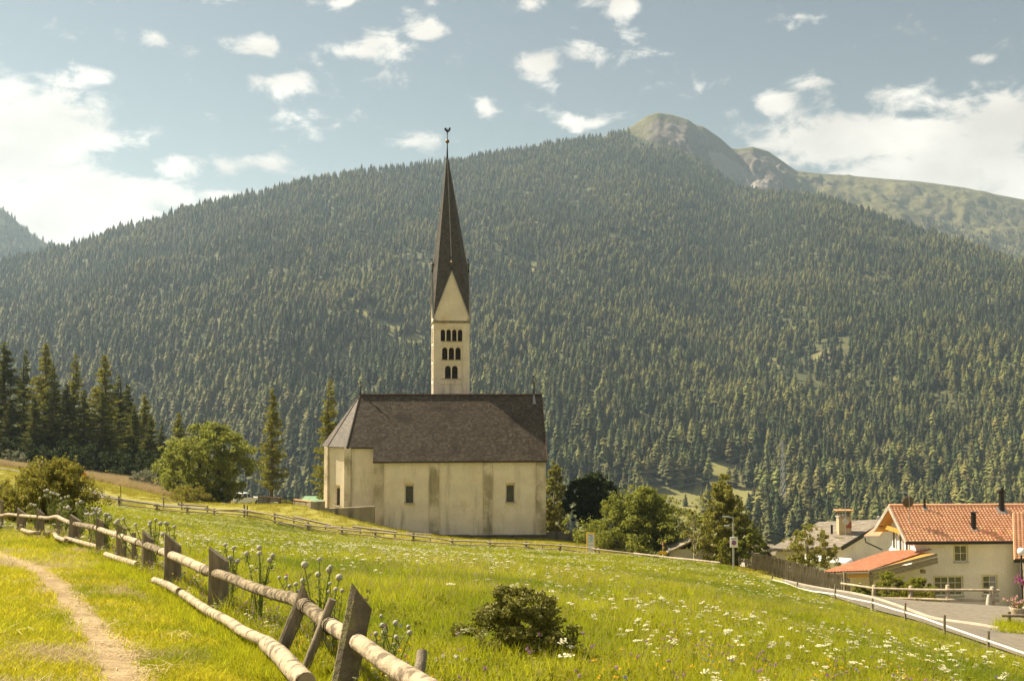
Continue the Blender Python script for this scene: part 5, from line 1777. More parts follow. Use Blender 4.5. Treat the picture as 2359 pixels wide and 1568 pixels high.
# white tape fence along the lane
tf = empty('tape_fence', GU(2085, 37), 0, 'white electric tape fence on thin dark stakes along the lane', 'fence')
tposts = [(1779, 1325, 56), (1837, 1340, 50.5), (1924, 1346, 45), (2010, 1377, 41), (2085.5, 1387, 37), (2176, 1415, 32.5), (2277, 1452, 30), (2392, 1490, 28)]
for u, vt, Y in tposts:
    tp = P(u, vt, Y)
    MB().tube([GU(u, Y, -.2), GU(u, Y, .3), tp], [.045, .043, .038], 9, jit=.05, rnd=rr).build('stake', M['old_wood'], tf, world=tf)
tape = [(1779, 1334), (1811, 1342), (1837, 1352.6), (1871, 1360.6), (1920.5, 1367), (1959, 1376.7), (2008.7, 1386.3), (2055, 1400.7), (2084, 1408.8), (2126, 1421.6), (2171, 1437.6), (2276.5, 1474.5), (2359, 1503), (2400, 1518)]
tY = lambda u: float(np.interp(u, [q[0] for q in tposts], [q[2] for q in tposts])) - .06
tb_ = MB()
tp_ = [P(u, v, tY(u)) for u, v in tape]
for a, b_ in zip(tp_[:-1], tp_[1:]):
    tb_.beam(a, b_, .012, .05)
tb_.build('tape', mat('white_tape', (.80, .77, .70), rough=.6), tf, world=tf)

# picket fences
M['picket'] = mat('grey_pickets', (.20, .165, .115), (.12, .10, .07), 3, .9, .4, 20, stretch=(3, 3, .3))


def picket_fence(line, hgt, pitch, pw, label, hj=.05):
    L_ = resample(line, pitch)
    b0 = gpt(*L_[0]); e = empty('picket_fence', b0, 0, label, 'fence')
    base = MB().box((0, 0, 0), (pw, .022, hgt)).mesh('picket', M['picket'])
    dirs = np.gradient(L_, axis=0)
    for p, d in zip(L_, dirs):
        o = link_mesh('picket', base, e)
        g = gpt(*p)
        o.location = g - b0 + Vector((0, 0, hgt / 2 - .05 + rr.uniform(-hj, hj)))
        o.rotation_euler = (rr.uniform(-.03, .03), rr.uniform(-.03, .03), math.atan2(d[1], d[0]))
    for z in (.25, hgt * .78):
        for p, q in zip(L_[:-1:8], L_[8::8]):
            MB().beam(gpt(*p, z) + Vector((0, .04, 0)), gpt(*q, z) + Vector((0, .04, 0)), .035, .08).build('rail', M['picket'], e, world=e)
    return e


picket_fence([UY(1728, 67), UY(1800, 66), UY(1860, 65), UY(1948, 63.6)], 1.35, .105, .095, 'tall close-set grey picket fence behind the tape fence')
picket_fence([UY(1698, 74), UY(1760, 75), UY(1815, 76)], 1.05, .16, .08, 'lower gappy dark picket fence beside the parking zone sign')
MB().beam(GU(1947, 63.2, -.2), GU(1947, 63.2, 1.55), .14, .14).build('corner_post', M['old_wood'], None)
bpy.context.scene.collection.objects[-1].location = (0, 0, 0)
tag(bpy.data.objects['corner_post'], 'thick square wooden post where picket fence meets log fence', 'post')

# ------------------------------------------------------------------ chalet
M['house_plaster'] = plaster('house_plaster', (.79, .74, .70), (.76, .70, .65), (.72, .66, .60), .3)
M['warm_wood'] = mat('varnished_wood', (.60, .30, .07), (.50, .23, .045), 3, .5, .15, 20, stretch=(1, 1, 6))
M['grey_board'] = mat('grey_board', (.30, .25, .18), (.18, .15, .11), 4, .85, .4, 25, stretch=(.5, 3, 3))
M['barge'] = mat('barge_board', (.40, .36, .29), (.28, .25, .20), 3, .8)
M['tile'] = mat('clay_tile', (.84, .44, .25), (.72, .34, .18), 2.5, .42, inst=.22, spec=.45)
M['tile_stuff'] = mat('clay_tile_far', (.86, .45, .26), (.68, .32, .17), attr=True, rough=.42, spec=.45)
M['black_metal'] = mat('black_metal', (.03, .028, .026), rough=.45, metallic=.5)
M['white_frame'] = mat('white_frame', (.78, .74, .66), rough=.5)
M['win_surround'] = mat('window_surround', (.56, .50, .30), rough=.8)
M['win_glass'] = mat('window_glass', (.035, .04, .045), (.06, .065, .065), 1, .06, spec=.8)
M['grey_metal'] = mat('grey_metal', (.36, .36, .35), rough=.45, metallic=.5)
M['white_paint'] = mat('white_paint', (.80, .79, .75), rough=.35, spec=.5)

HR = R(2.0)
HZ = -18.4
_h = P(2110, 1300, 80)
chalet = empty('chalet', (_h.x, 80, HZ), HR, 'white plastered chalet with red clay tile roof and orange wood gable', 'house')
HM = Matrix.Translation(chalet.location) @ Matrix.Rotation(HR, 4, 'Z'); HI = HM.inverted()


def hl_(u, v, Y):
    return HI @ P(u, v, Y)


def on_front(u, v, y=0.0):
    """point of the plane local y seen at (u, v)"""
    Y = 80.0
    for _ in range(8):
        q = HI @ P(u, v, Y); Y += (y - q.y)
    return HI @ P(u, v, Y)


EZ = on_front(2087, 1246, -.55).z
RZ = on_front(2048, 1165, 2.6).z
HS = (RZ - EZ) / 3.15
HX0, HX1 = on_front(2087, 1246, -.55).x, 16.0


def hr(x, y):
    yy = y if y <= 2.6 else 5.2 - y
    return Vector((x, y, EZ + (yy + .55) * HS))


wins = []
for (u0, u1, v0, v1) in ((2199, 2228, 1255, 1293), (2153, 2217, 1327, 1371), (2265, 2296, 1325, 1369)):
    a, b_ = on_front(u0, v1), on_front(u1, v0)
    wins.append((a.x, b_.x, a.z, b_.z))
WTOP = hr(0, 0).z - .1
wb = MB()
panel(wb, (0, 0, 0), (1, 0, 0), (0, -1, 0), 16, 0, WTOP, [(a, b_, c, d, 0, 0, 0, .16) for a, b_, c, d in wins])
wb.add([(0, 0, 0), (0, 5.2, 0), (0, 5.2, WTOP), (0, 2.6, RZ - .2), (0, 0, WTOP)], [(0, 1, 2, 3, 4)])
wb.add([(0, 5.2, 0), (16, 5.2, 0), (16, 5.2, WTOP), (0, 5.2, WTOP)], [(0, 1, 2, 3)])
wb.add([(16, 0, 0), (16, 5.2, 0), (16, 5.2, WTOP), (16, 2.6, RZ - .2), (16, 0, WTOP)], [(0, 1, 2, 3, 4)])
wb.build('wall', M['house_plaster'], chalet)


def house_window(parent, a, b_, c, d, cols, y=.12, curtains=False):
    w = MB().box(((a + b_) / 2, y + .03, (c + d) / 2), (b_ - a, .02, d - c)).build('window', M['win_glass'], parent)
    f = MB(); t = .07
    for x in (a + t / 2, b_ - t / 2): f.box((x, y, (c + d) / 2), (t, .06, d - c))
    for z in (c + t / 2, d - t / 2): f.box(((a + b_) / 2, y, z), (b_ - a - 2 * t, .06, t))
    f.build('frame', M['white_frame'], w)
    for k in range(1, cols):
        x = a + (b_ - a) * k / cols
        MB().box((x, y - .002, (c + d) / 2), (.09 if (cols == 4 and k == 2) else .035, .05, d - c - .1)).build('bar', M['white_frame'], w)
    for k in range(1, 3 if (cols != 2 or d - c < 1.45) else 3):
        pass
    rows = 2 if cols == 2 and c > 4 else 3
    for k in range(1, rows):
        z = c + (d - c) * k / rows
        MB().box(((a + b_) / 2, y - .004, z), (b_ - a - .1, .045, .035)).build('bar', M['white_frame'], w)
    s = MB(); t = .09
    for x in (a - t / 2, b_ + t / 2): s.box((x, -.006, (c + d) / 2), (t, .02, d - c + 2 * t))
    s.box(((a + b_) / 2, -.006, d + t / 2), (b_ - a, .02, t))
    s.build('surround', M['win_surround'], w)
    MB().box(((a + b_) / 2, -.05, c - .05), (b_ - a + .18, .2, .06)).build('sill', M['grey_metal'], w)
    if curtains:
        n = 24; V = []
        for k in range(n + 1):
            x = a + .08 + (b_ - a - .16) * k / n
            V += [(x, y + .012 + .006 * (k % 2), c + .05), (x, y + .012 + .006 * (k % 2), d - .05)]
    return w


house_window(chalet, *wins[0], 2)
house_window(chalet, *wins[1], 4)
house_window(chalet, *wins[2], 2)
# light curtain behind the glass of the double window
a, b_, c, d = wins[1]
# gable: little windows and columns in the sunny end wall
for y0 in (1.1, 2.3, 3.6):
    gw = MB().box((-.02, y0 + .3, WTOP - .75), (.06, .5, 1.5)).build('window', M['win_glass'], chalet)
    MB().box((-.06, y0 + .02, WTOP - .75), (.10, .10, 1.6)).build('frame', M['house_plaster'], gw)
    MB().box((-.06, y0 + .58, WTOP - .75), (.10, .10, 1.6)).build('frame', M['house_plaster'], gw)
rb = MB()
rb.slab(hr(HX0, -.55), hr(HX1, -.55), hr(HX1, 2.6), hr(HX0, 2.6), .16)
rb.slab(hr(HX1, 5.75), hr(HX0, 5.75), hr(HX0, 2.6), hr(HX1, 2.6), .16)
hroof = rb.build('roof', M['warm_wood'], chalet)
for y0, y1 in ((-.6, 2.62), (5.8, 2.58)):
    MB().beam(hr(HX0 - .04, y0) + Vector((0, 0, -.06)), hr(HX0 - .04, y1) + Vector((0, 0, -.06)), .07, .30).build('barge_board', M['barge'], hroof)
MB().beam(hr(HX0, -.5) + Vector((0, 0, -.20)), hr(HX0, -.5) + Vector((HX1 - HX0, 0, -.20)), .05, .2).build('eave_board', M['warm_wood'], hroof)
MB().tube([hr(HX0, -.66) + Vector((0, 0, -.03)), hr(HX1, -.66) + Vector((0, 0, -.03))], [.11, .11], 10).build('gutter', M['black_metal'], hroof)
MB().beam(hr(HX0, -.60) + Vector((0, 0, -.10)), hr(HX1, -.60) + Vector((0, 0, -.10)), .06, .22).build('fascia', M['black_metal'], hroof)
for yb in (.3, 2.6, 4.9):
    z = hr(0, yb).z - .32
    MB().beam((HX0 + .1, yb, z), (.2, yb, z), .14, .18).build('rafter', M['warm_wood'], hroof)
MB().prism([(-.70, .8, RZ - 2.1), (-.70, 4.4, RZ - 2.1), (-.70, 4.4, RZ - 1.75), (-.70, .8, RZ - 1.75)], (.06, 0, 0)).build('tie_beam', M['warm_wood'], hroof)


def tile_mesh(w, l, n=6, amp=.032):
    V = []; F_ = []
    for j, (yy, lift) in enumerate(((0, .03), (l * 1.12, .002))):
        for i in range(n + 1):
            t = i / n
            z = amp * math.cos((t - .28) * 2 * math.pi) * (1 if t < .78 else .8)
            V.append((t * w * 1.03, yy, z + amp + lift))
    for i in range(n + 1):
        V.append((V[i][0], 0, V[i][2] - .03))
    for i in range(n):
        F_.append((i, i + 1, n + 2 + i, n + 1 + i)); F_.append((2 * n + 2 + i, 2 * n + 3 + i, i + 1, i))
    return V, F_


def tiled(parent, bl, br, tl, tw, tlen, own_rows, seed=0):
    """clay tiles over a roof plane: the lowest rows as pieces, the rest as one part"""
    bl, br, tl = Vector(bl), Vector(br), Vector(tl)
    ux = (br - bl); cols = max(1, int(ux.length / tw)); w = ux.length / cols; ux.normalize()
    uy = (tl - bl); rows = max(1, int(uy.length / tlen)); l = uy.length / rows; uy.normalize()
    n = ux.cross(uy).normalized()
    if n.z < 0: n = -n
    Mx = Matrix((ux, uy, n)).transposed().to_4x4()
    TV, TF = tile_mesh(w, l)
    me = bpy.data.meshes.new('tile'); me.from_pydata(TV, [], TF); me.materials.append(M['tile'])
    me.polygons.foreach_set('use_smooth', [True] * len(me.polygons))
    V = []; F_ = []; A = []; r = random.Random(seed); made = 0
    for j in range(rows):
        for i in range(cols):
            o = bl + ux * (i * w) + uy * (j * l)
            if j < own_rows and made < 300:
                ob = link_mesh('tile', me, parent); ob.matrix_local = Matrix.Translation(o) @ Mx; made += 1
            else:
                b = len(V); v = r.random()
                V += [tuple(o + Mx.to_3x3() @ Vector(p)) for p in TV]; F_ += [tuple(b + k for k in f) for f in TF]; A += [v] * len(TF)
    if V:
        tag(link_mesh('tiles', np_mesh('tiles', np.array(V), np.array(F_), M['tile_stuff'], smooth=True, attr=A), parent), kind='stuff')


tiled(hroof, hr(HX0, -.62), hr(12.2, -.62), hr(HX0, 2.55), .287, .235, 7)
rt = MB()
for k in range(32):
    x = HX0 + k * .42
    rt.tube([(x, 2.6, RZ + .05), (x + .44, 2.6, RZ + .06)], [.12, .105], 8)
tag(rt.build('ridge_tiles', M['tile_stuff'], hroof), kind='stuff')


def stack(u, v0, v1, yl, w, name, cap):
    """flue rising through the roof, foot at v1, top at v0"""
    q = on_front(u, v1, yl); t = on_front(u, v0, yl)
    s = MB().tube([(q.x, q.y, q.z - .3), (q.x, q.y, t.z)], [w / 2, w / 2], 14).build(name, M['black_metal'], chalet)
    MB().box((q.x, q.y - .05, q.z + .02), (w * 1.7, w * 1.7, .05), Matrix.Rotation(math.atan(HS), 3, 'X')).build('flashing', M['grey_metal'], s)
    if cap == 'flat':
        MB().box((q.x, q.y, t.z + .08), (w * 1.35, w * 1.35, .05)).build('cap', M['black_metal'], s)
    elif cap == 'cowl':
        MB().lathe((q.x, q.y, t.z), [(w * .5, -.05), (w * .72, .05), (w * .42, .22), (w * .45, .40), (0, .42)], 14).build('cap', M['black_metal'], s)
    else:
        MB().lathe((q.x, q.y, t.z), [(w * .5, 0), (w * .75, .02), (w * .75, .06), (0, .09)], 12).build('cap', M['black_metal'], s)


stack(2243, 1181, 1217, .55, .40, 'chimney', 'flat')
stack(2130, 1149, 1171, 2.3, .19, 'vent_pipe', 'small')
stack(2307.6, 1133, 1175, 2.15, .44, 'flue', 'cowl')
# porch wing with its own tiled roof at the far side of the front
a = on_front(2334, 1181, -1.0); b_ = on_front(2337.5, 1288, -4.6)
wr = MB(); p0, p1, p2, p3 = Vector((b_.x, b_.y, b_.z)), Vector((b_.x + 4, b_.y, b_.z)), Vector((a.x + 4, a.y, a.z)), Vector((a.x, a.y, a.z))
wr.slab(p0, p1, p2, p3, .14)
wroof = wr.build('porch_roof', M['grey_board'], chalet)
tiled(wroof, p0 + Vector((0, 0, .02)), p1 + Vector((0, 0, .02)), p3 + Vector((0, 0, .02)), .287, .235, 0, 9)
MB().beam(p0 + Vector((-.1, -.05, -.12)), p1 + Vector((0, -.05, -.12)), .1, .2).build('gutter', M['black_metal'], wroof)
MB().beam(p3 + Vector((-.04, 0, -.1)), p0 + Vector((-.04, 0, -.1)), .06, .3).build('barge_board', M['tile_stuff'], wroof)
MB().beam((b_.x + 1.0, b_.y + .5, 0), (b_.x + 1.0, b_.y + .5, b_.z), .2, .2).build('porch_post', M['grey_board'], wroof)
MB().box((a.x + 2.2, (a.y + b_.y) / 2 + .6, (a.z - .4) / 2), (3.4, abs(a.y - b_.y) - 1.0, a.z - 1.6)).build('porch_wall', M['house_plaster'], chalet)

# carport with low tiled roof
c1, c2, c3, c4 = HI @ P(1892, 1319, 76), HI @ P(2001, 1315, 74.6), HI @ P(2158, 1274.5, 78.6), HI @ P(2046, 1270, 81.5)
cb = MB(); cb.slab(c1, c2, c3, c4, .12)
car = cb.build('carport_roof', M['warm_wood'], chalet)
M['tile_stuff'] = mat('clay_tile_low', (.62, .27, .145), (.46, .185, .095), attr=True, rough=.45, spec=.35)
tiled(car, c1 + Vector((0, 0, .03)), c2 + Vector((0, 0, .03)), c4 + Vector((0, 0, .03)), .22, .24, 0, 4)
for k, (dz, m) in enumerate(((-.04, 'grey_board'), (-.36, 'grey_board'), (-.60, 'grey_board'))):
    MB().beam(c2 + Vector((0, -.04 * (k + 1), dz)), c3 + Vector((0, -.04 * (k + 1), dz - .02)), .06, .21).build('fascia_board', M[m], car)
MB().beam(c1 + Vector((-.1, -.06, -.10)), c2 + Vector((0, -.06, -.10)), .12, .12).build('gutter', M['grey_metal'], car)
MB().beam(c1 + Vector((0, 0, -.3)), c2 + Vector((0, 0, -.3)), .1, .22).build('eave_board', M['warm_wood'], car)
for q in (c1, c2):
    MB().beam((q.x + .3, q.y + .3, 0), (q.x + .3, q.y + .3, q.z - .2), .18, .18).build('carport_post', M['grey_board'], car)
wa = HI @ P(1945, 1330, 78.5)
MB().box(((wa.x + .2) / 2, wa.y + .4, (c3.z - 1.0) / 2), (abs(wa.x) + .4, .3, c3.z - 1.0)).build('carport_wall', M['house_plaster'], chalet)
MB().box((c3.x - 1.4, c3.y - .6, c3.z - 1.25), (.3, .3, .26)).build('beam_end', M['grey_board'], car)
# rear wing roof seen past the gable
q1, q2, q3, q4 = HI @ P(1990, 1233, 92), HI @ P(2026, 1233, 91), HI @ P(2050, 1205, 95), HI @ P(2022, 1208, 96)
rw = MB(); rw.slab(q1, q2, q3, q4, .12)
rwo = rw.build('rear_roof', M['tile_stuff'], chalet)
MB().beam(q1 + Vector((0, -.05, -.1)), q2 + Vector((0, -.05, -.1)), .12, .12).build('gutter', M['grey_metal'], rwo)
MB().tube([q1 + Vector((.1, 0, -.2)), q1 + Vector((.2, .1, -.6)), q1 + Vector((1.7, .1, -1.3))], [.06] * 3, 8).build('downpipe', M['black_metal'], rwo)

# satellite dish on its mast
mq = on_front(2095, 1203, 1.0); mt = on_front(2093, 1131, 1.0)
wq = HM @ mq
dish = empty('satellite_dish', wq, HR, 'dark round satellite dish on a mast with aerial, on the chalet roof', 'satellite dish')
hh = mt.z - mq.z
MB().tube([(0, 0, -.1), (0, 0, hh)], [.035, .03], 8).build('mast', M['grey_metal'], dish)
MB().lathe((0, 0, 0), [(.07, 0), (.05, .12)], 10).build('foot', M['grey_metal'], dish)
dd = HI @ P(2092.5, 1155, 81.2)
rm = Matrix.Translation((-.03, .12, hh * .66)) @ Matrix.Rotation(R(97), 4, 'X')
db = MB(); db.lathe((0, 0, 0), [(0, .10), (.2, .085), (.35, .045), (.47, 0), (.47, -.02), (0, .06)], 28)
db.v = [tuple(rm @ Vector(p)) for p in db.v]
db.build('reflector', mat('dark_dish', (.10, .075, .055), rough=.6), dish)
MB().beam((0, 0, hh * .95), (-.75, .05, hh * .98), .02, .02).build('aerial', M['grey_metal'], dish)
ae = MB()
for k in range(6):
    ae.beam((-.12 * (k + 1), -.14, hh * .955 + .006 * k), (-.12 * (k + 1), .24, hh * .955 + .006 * k), .012, .012)
ae.build('aerial_elements', M['grey_metal'], dish)

# ------------------------------------------------------------------ house with grey roof
ga1, ga2, ga3, ga4 = P(1768, 1265, 99), P(1938, 1259, 97.5), P(2046, 1195, 103.5), P(1886, 1201.5, 105)
gh = empty('grey_roofed_house', (ga2.x, ga2.y, float(gz(ga2.x, ga2.y))), 0, 'pale house with weathered grey slate roof and tan chimney beside the willow', 'house')
M['grey_slate'] = mat('grey_slate', (.24, .205, .16), (.33, .285, .225), attr=True, rough=.8)
b = MB(); b.slab(ga1, ga2, ga3, ga4, .18); gro = b.build('roof', M['grey_board'], gh, world=gh)
v, f, a = shingle_facet(np.array(ga1) - np.array(gh.location), np.array(ga2) - np.array(gh.location), np.array(ga3) - np.array(gh.location), np.array(ga4) - np.array(gh.location), .30, .6, 9, .03)
tag(link_mesh('roof_slates', np_mesh('roof_slates', np.array(v), np.array(f), M['grey_slate'], attr=a), gro), kind='stuff')
MB().beam(ga2 + Vector((.05, 0, -.12)), ga3 + Vector((.05, 0, -.12)), .12, .38).build('verge_board', M['black_metal'], gro, world=gh)
MB().beam(ga1 + Vector((0, -.05, -.1)), ga2 + Vector((0, -.05, -.1)), .12, .16).build('gutter', M['grey_board'], gro, world=gh)
bk1, bk2 = ga4 + Vector((1.5, 8, -3)), ga3 + Vector((1.5, 8, -3))
b = MB(); b.slab(bk2, bk1, ga4, ga3, .18); b.build('rear_roof', M['grey_slate'], gh, world=gh)
zf_ = float(gz(ga1.x, ga1.y)) - 1.5
wl = MB()
i1, i2 = ga1 + Vector((1.0, .8, -.35)), ga2 + Vector((-.2, .5, -.3))
wl.add([(i1.x, i1.y, zf_), (i2.x, i2.y, zf_), i2, i1], [(0, 1, 2, 3)])
i3 = ga3 + Vector((-.2, .2, -.25)); i4 = ga3 + Vector((3.5, 2, -2.2))
wl.add([(i2.x, i2.y, zf_), (i3.x, i3.y, zf_), i3, i2], [(0, 1, 2, 3)])
wl.add([(i3.x, i3.y, zf_), (i4.x + 2, i4.y, zf_), i4, i3], [(0, 1, 2, 3)])
wl.build('wall', M['house_plaster'], gh, world=gh)
gwn = MB().box(P(1985, 1298, 99.3), (1.9, .08, .55)).build('window', M['win_glass'], gh, world=gh)
MB().box(P(1985, 1291.5, 99.2), (2.1, .1, .08)).build('frame', M['black_metal'], gwn, world=gh)
cp = P(1944, 1212, 101)
ch = MB().box(cp + Vector((0, 0, -.2)), (1.25, .8, 2.3)).build('chimney', mat('tan_chimney', (.47, .37, .23), (.40, .31, .19), 3, .9), gh, world=gh)
MB().box(cp + Vector((0, 0, .98)), (1.4, .95, .12)).build('chimney_band', M['barge'], ch, world=gh)
for dx in (-.5, .5):
    for dy in (-.3, .3):
        MB().box(cp + Vector((dx, dy, 1.3)), (.13, .13, .55)).build('cap_pillar', M['grey_board'], ch, world=gh)
MB().box(cp + Vector((0, 0, 1.62)), (1.7, 1.15, .09)).build('cap_slab', M['coping'], ch, world=gh)
MB().box(cp + Vector((.35, -.42, .2)), (.55, .04, .6)).build('brick_panel', mat('red_brick', (.28, .09, .06), rough=.9), ch, world=gh)
vp = P(1916, 1222, 100.2)
MB().tube([vp + Vector((0, 0, -.3)), P(1916, 1208, 100.2)], [.11, .11], 10).build('vent_pipe', M['black_metal'], gh, world=gh)
vp = P(2025, 1197, 104)
MB().lathe(vp, [(.2, -.3), (.2, .1), (.28, .12), (.16, .3), (.22, .36), (0, .42)], 12).build('vent_cowl', M['grey_metal'], gh, world=gh)
dq = P(1948, 1227, 99.6)
d2 = empty('satellite_dish', dq, 0, 'pale satellite dish and aerial mast on the grey roof', 'satellite dish')
h2 = P(1948, 1150, 99.6).z - dq.z
MB().tube([(0, 0, -.2), (0, 0, h2)], [.035, .03], 8).build('mast', M['grey_metal'], d2)
rm = Matrix.Translation((0, -.1, h2 * .33)) @ Matrix.Rotation(R(85), 4, 'X')
db = MB(); db.lathe((0, 0, 0), [(0, -.06), (.2, -.045), (.31, 0), (.31, .02), (0, -.03)], 24); db.v = [tuple(rm @ Vector(p)) for p in db.v]
db.build('reflector', mat('pale_dish', (.50, .47, .42), rough=.5), d2)
for z in (.98, .70):
    MB().beam((-.6, 0, h2 * z + .1), (0, 0, h2 * z), .02, .02).build('aerial', M['grey_metal'], d2)
# small white house half hidden by the trees
sp_ = P(1590, 1290, 93)
s_h = empty('white_house', (sp_.x, 94, float(gz(sp_.x, 94))), 0, 'white house front half hidden between the spreading tree and birch', 'house')
zt = P(1590, 1264, 94).z
MB().box((sp_.x + .3, 95.5, zt - 2.5), (4.2, 3, 5)).build('wall', M['house_plaster'], s_h, world=s_h)
b = MB(); b.slab((sp_.x - 2.6, 93.4, zt - .5), (sp_.x + .2, 93.4, zt + .9), (sp_.x + .2, 97.4, zt + .9), (sp_.x - 2.6, 97.4, zt - .5), .15)
b.slab((sp_.x + .2, 93.4, zt + .9), (sp_.x + 3, 93.4, zt - .5), (sp_.x + 3, 97.4, zt - .5), (sp_.x + .2, 97.4, zt + .9), .15)
b.build('roof', M['grey_board'], s_h, world=s_h)
MB().beam((sp_.x - 2.0, 93.2, zt - 2.6), (sp_.x - .2, 93.2, zt - 4.2), .1, .35).build('stair_string', M['grey_metal'], s_h, world=s_h)
far_h = P(1750, 1283, 118)
f_h = empty('distant_house', (far_h.x, far_h.y, float(gz(far_h.x, far_h.y))), 0, 'small pale house with dark roof beyond the dark picket fence', 'house')
MB().box(far_h + Vector((0, 1.5, -1.8)), (3.6, 3, 4.4)).build('wall', M['house_plaster'], f_h, world=f_h)
b = MB(); b.slab(far_h + Vector((-2.2, -.4, .3)), far_h + Vector((2.2, -.4, .3)), far_h + Vector((2.0, 1.5, 1.3)), far_h + Vector((-2.0, 1.5, 1.3)), .14)
b.build('roof', M['grey_board'], f_h, world=f_h)

# ------------------------------------------------------------------ vehicles
M['tyre'] = mat('tyre', (.02, .02, .02), rough=.9)
M['car_glass'] = mat('car_glass', (.02, .022, .024), rough=.06, spec=.8)
M['tail_light'] = mat('tail_light', (.40, .03, .02), rough=.25)


def wheel(parent, c, r, w, side):
    y = Vector((0, 1, 0))
    t = MB(); rm = Matrix.Translation(c) @ Matrix.Rotation(R(90), 4, 'X')
    t.lathe((0, 0, 0), [(r * .62, -w / 2), (r * .93, -w / 2), (r, -w * .3), (r, w * .3), (r * .93, w / 2), (r * .62, w / 2)], 20)
    t.v = [tuple(rm @ Vector(p)) for p in t.v]
    wo = t.build('wheel', M['tyre'], parent)
    k = MB(); k.lathe((0, 0, 0), [(0, w * .30), (r * .3, w * .34), (r * .62, w * .40), (r * .64, -w * .40), (0, -w * .3)], 16); k.v = [tuple(rm @ Vector(p)) for p in k.v]
    k.build('rim', M['grey_metal'], wo)


tpb = P(560, 1166, 130)
truck = empty('pickup_truck', gpt(tpb.x, 130), R(52), 'white double-cab pickup truck with loaded open bed under the broad tree', 'pickup truck')
# local x forward
b = MB()
b.prism([(-2.55, -.9, .55), (-2.55, -.9, 1.02), (-.75, -.9, 1.05), (-.75, -.9, .55)], (0, .09, 0)); b.prism([(-2.55, .81, .55), (-2.55, .81, 1.02), (-.75, .81, 1.05), (-.75, .81, .55)], (0, .09, 0))
b.box((-1.65, 0, .60), (1.8, 1.62, .08)); b.box((-.76, 0, .82), (.06, 1.7, .5))
b.prism([(-.75, -.9, .45), (-.75, -.9, 1.10), (.95, -.9, 1.10), (2.35, -.88, .98), (2.62, -.8, .80), (2.62, -.8, .45)], (0, 1.8, 0))
b.build('body', M['white_paint'], truck, bevel=.05)
MB().box((-2.58, 0, .80), (.07, 1.60, .46)).build('tailgate', M['tyre'], truck, bevel=.02)
MB().box((-2.68, 0, .50), (.2, 1.75, .18)).build('bumper', M['grey_metal'], truck, bevel=.03)
cb = MB()
lo_ = [(-.78, -.86, 1.08), (1.0, -.86, 1.08), (1.0, .86, 1.08), (-.78, .86, 1.08)]; hi_ = [(-.60, -.68, 1.74), (.35, -.68, 1.74), (.35, .68, 1.74), (-.60, .68, 1.74)]
cb.add(lo_ + hi_, [(3, 2, 1, 0), (4, 5, 6, 7), (0, 1, 5, 4), (1, 2, 6, 5), (2, 3, 7, 6), (3, 0, 4, 7)])
cab = cb.build('cab', M['white_paint'], truck, bevel=.06)
MB().add([(-.775, -.62, 1.2), (-.775, .62, 1.2), (-.655, .55, 1.66), (-.655, -.55, 1.66)], [(0, 1, 2, 3)]).build('rear_window', M['car_glass'], cab)
for s in (-1, 1):
    for x0, x1, x2, x3 in ((-.60, .02, .0, -.50), (.10, .80, .34, .08)):
        MB().add([(x0, s * .855, 1.15), (x1, s * .855, 1.15), (x2, s * .72, 1.64), (x3, s * .72, 1.64)], [(0, 1, 2, 3)]).build('side_window', M['car_glass'], cab)
    MB().box((.75, s * 1.0, 1.16), (.12, .2, .16)).build('mirror', M['tyre'], truck, bevel=.02)
    MB().box((-2.57, s * .83, .86), (.08, .13, .36)).build('tail_light', M['tail_light'], truck, bevel=.01)
    for x in (-1.75, 1.65):
        wheel(truck, (x, s * .82, .37), .37, .24, s)
MB().add([(1.01, -.78, 1.12), (1.01, .78, 1.12), (.42, .62, 1.70), (.42, -.62, 1.70)], [(0, 1, 2, 3)]).build('windscreen', M['car_glass'], cab)
TM = Matrix.Translation(truck.location) @ Matrix.Rotation(R(52), 4, 'Z')
o = MB().box((0, 0, .26), (.5, .5, .5)).build('plastic_crate', mat('green_plastic', (.08, .30, .14), rough=.5), bevel=.03); o.location = TM @ Vector((-2.1, .4, .64)); o.rotation_euler.z = R(52)
tag(o, 'green plastic crate in the bed of the white pickup', 'crate')
o = MB().lathe((0, 0, 0), [(0, 0), (.2, 0), (.2, .45), (.08, .52), (.08, .6), (0, .6)], 14).build('fuel_canister', mat('red_plastic', (.40, .05, .035), rough=.5)); o.location = TM @ Vector((-2.15, -.25, .64))
tag(o, 'red fuel canister in the bed of the white pickup', 'canister')

cvb = P(1905, 1300, 87)
van = empty('camper_van', gpt(cvb.x, 87), R(-32), 'white camper van with roof vents and rolled awning behind the carport', 'camper van')
CVH = P(1905, 1285, 87).z - float(gz(cvb.x, 87))
k = CVH
b = MB(); b.prism([(-3.0, -1.1, .45), (-3.0, -1.1, k), (1.9, -1.1, k), (2.2, -1.1, k * .78), (2.7, -1.1, k * .5), (3.1, -1.1, .45 + .5), (3.1, -1.1, .45)], (0, 2.2, 0))
b.build('body', M['white_paint'], van, bevel=.10)
MB().tube([(-2.4, -1.18, k - .12), (1.2, -1.18, k - .12)], [.12, .12], 12).build('awning', M['white_paint'], van)
for x in (-1.8, .4):
    MB().box((x, .1, k + .06), (.7, .6, .12)).build('roof_vent', M['white_frame'], van, bevel=.03)
MB().add([(2.0, -.95, k * .93), (2.0, .95, k * .93), (2.48, .95, k * .62), (2.48, -.95, k * .62)], [(0, 1, 2, 3)]).build('windscreen', M['car_glass'], van).location = (.06, 0, .03)
for x in (-1.6, .2):
    MB().box((x, -1.105, k * .62), (.9, .02, .5)).build('side_window', M['car_glass'], van)
for s in (-1, 1):
    for x in (-1.9, 2.0):
        wheel(van, (x, s * 1.0, .34), .34, .24, s)

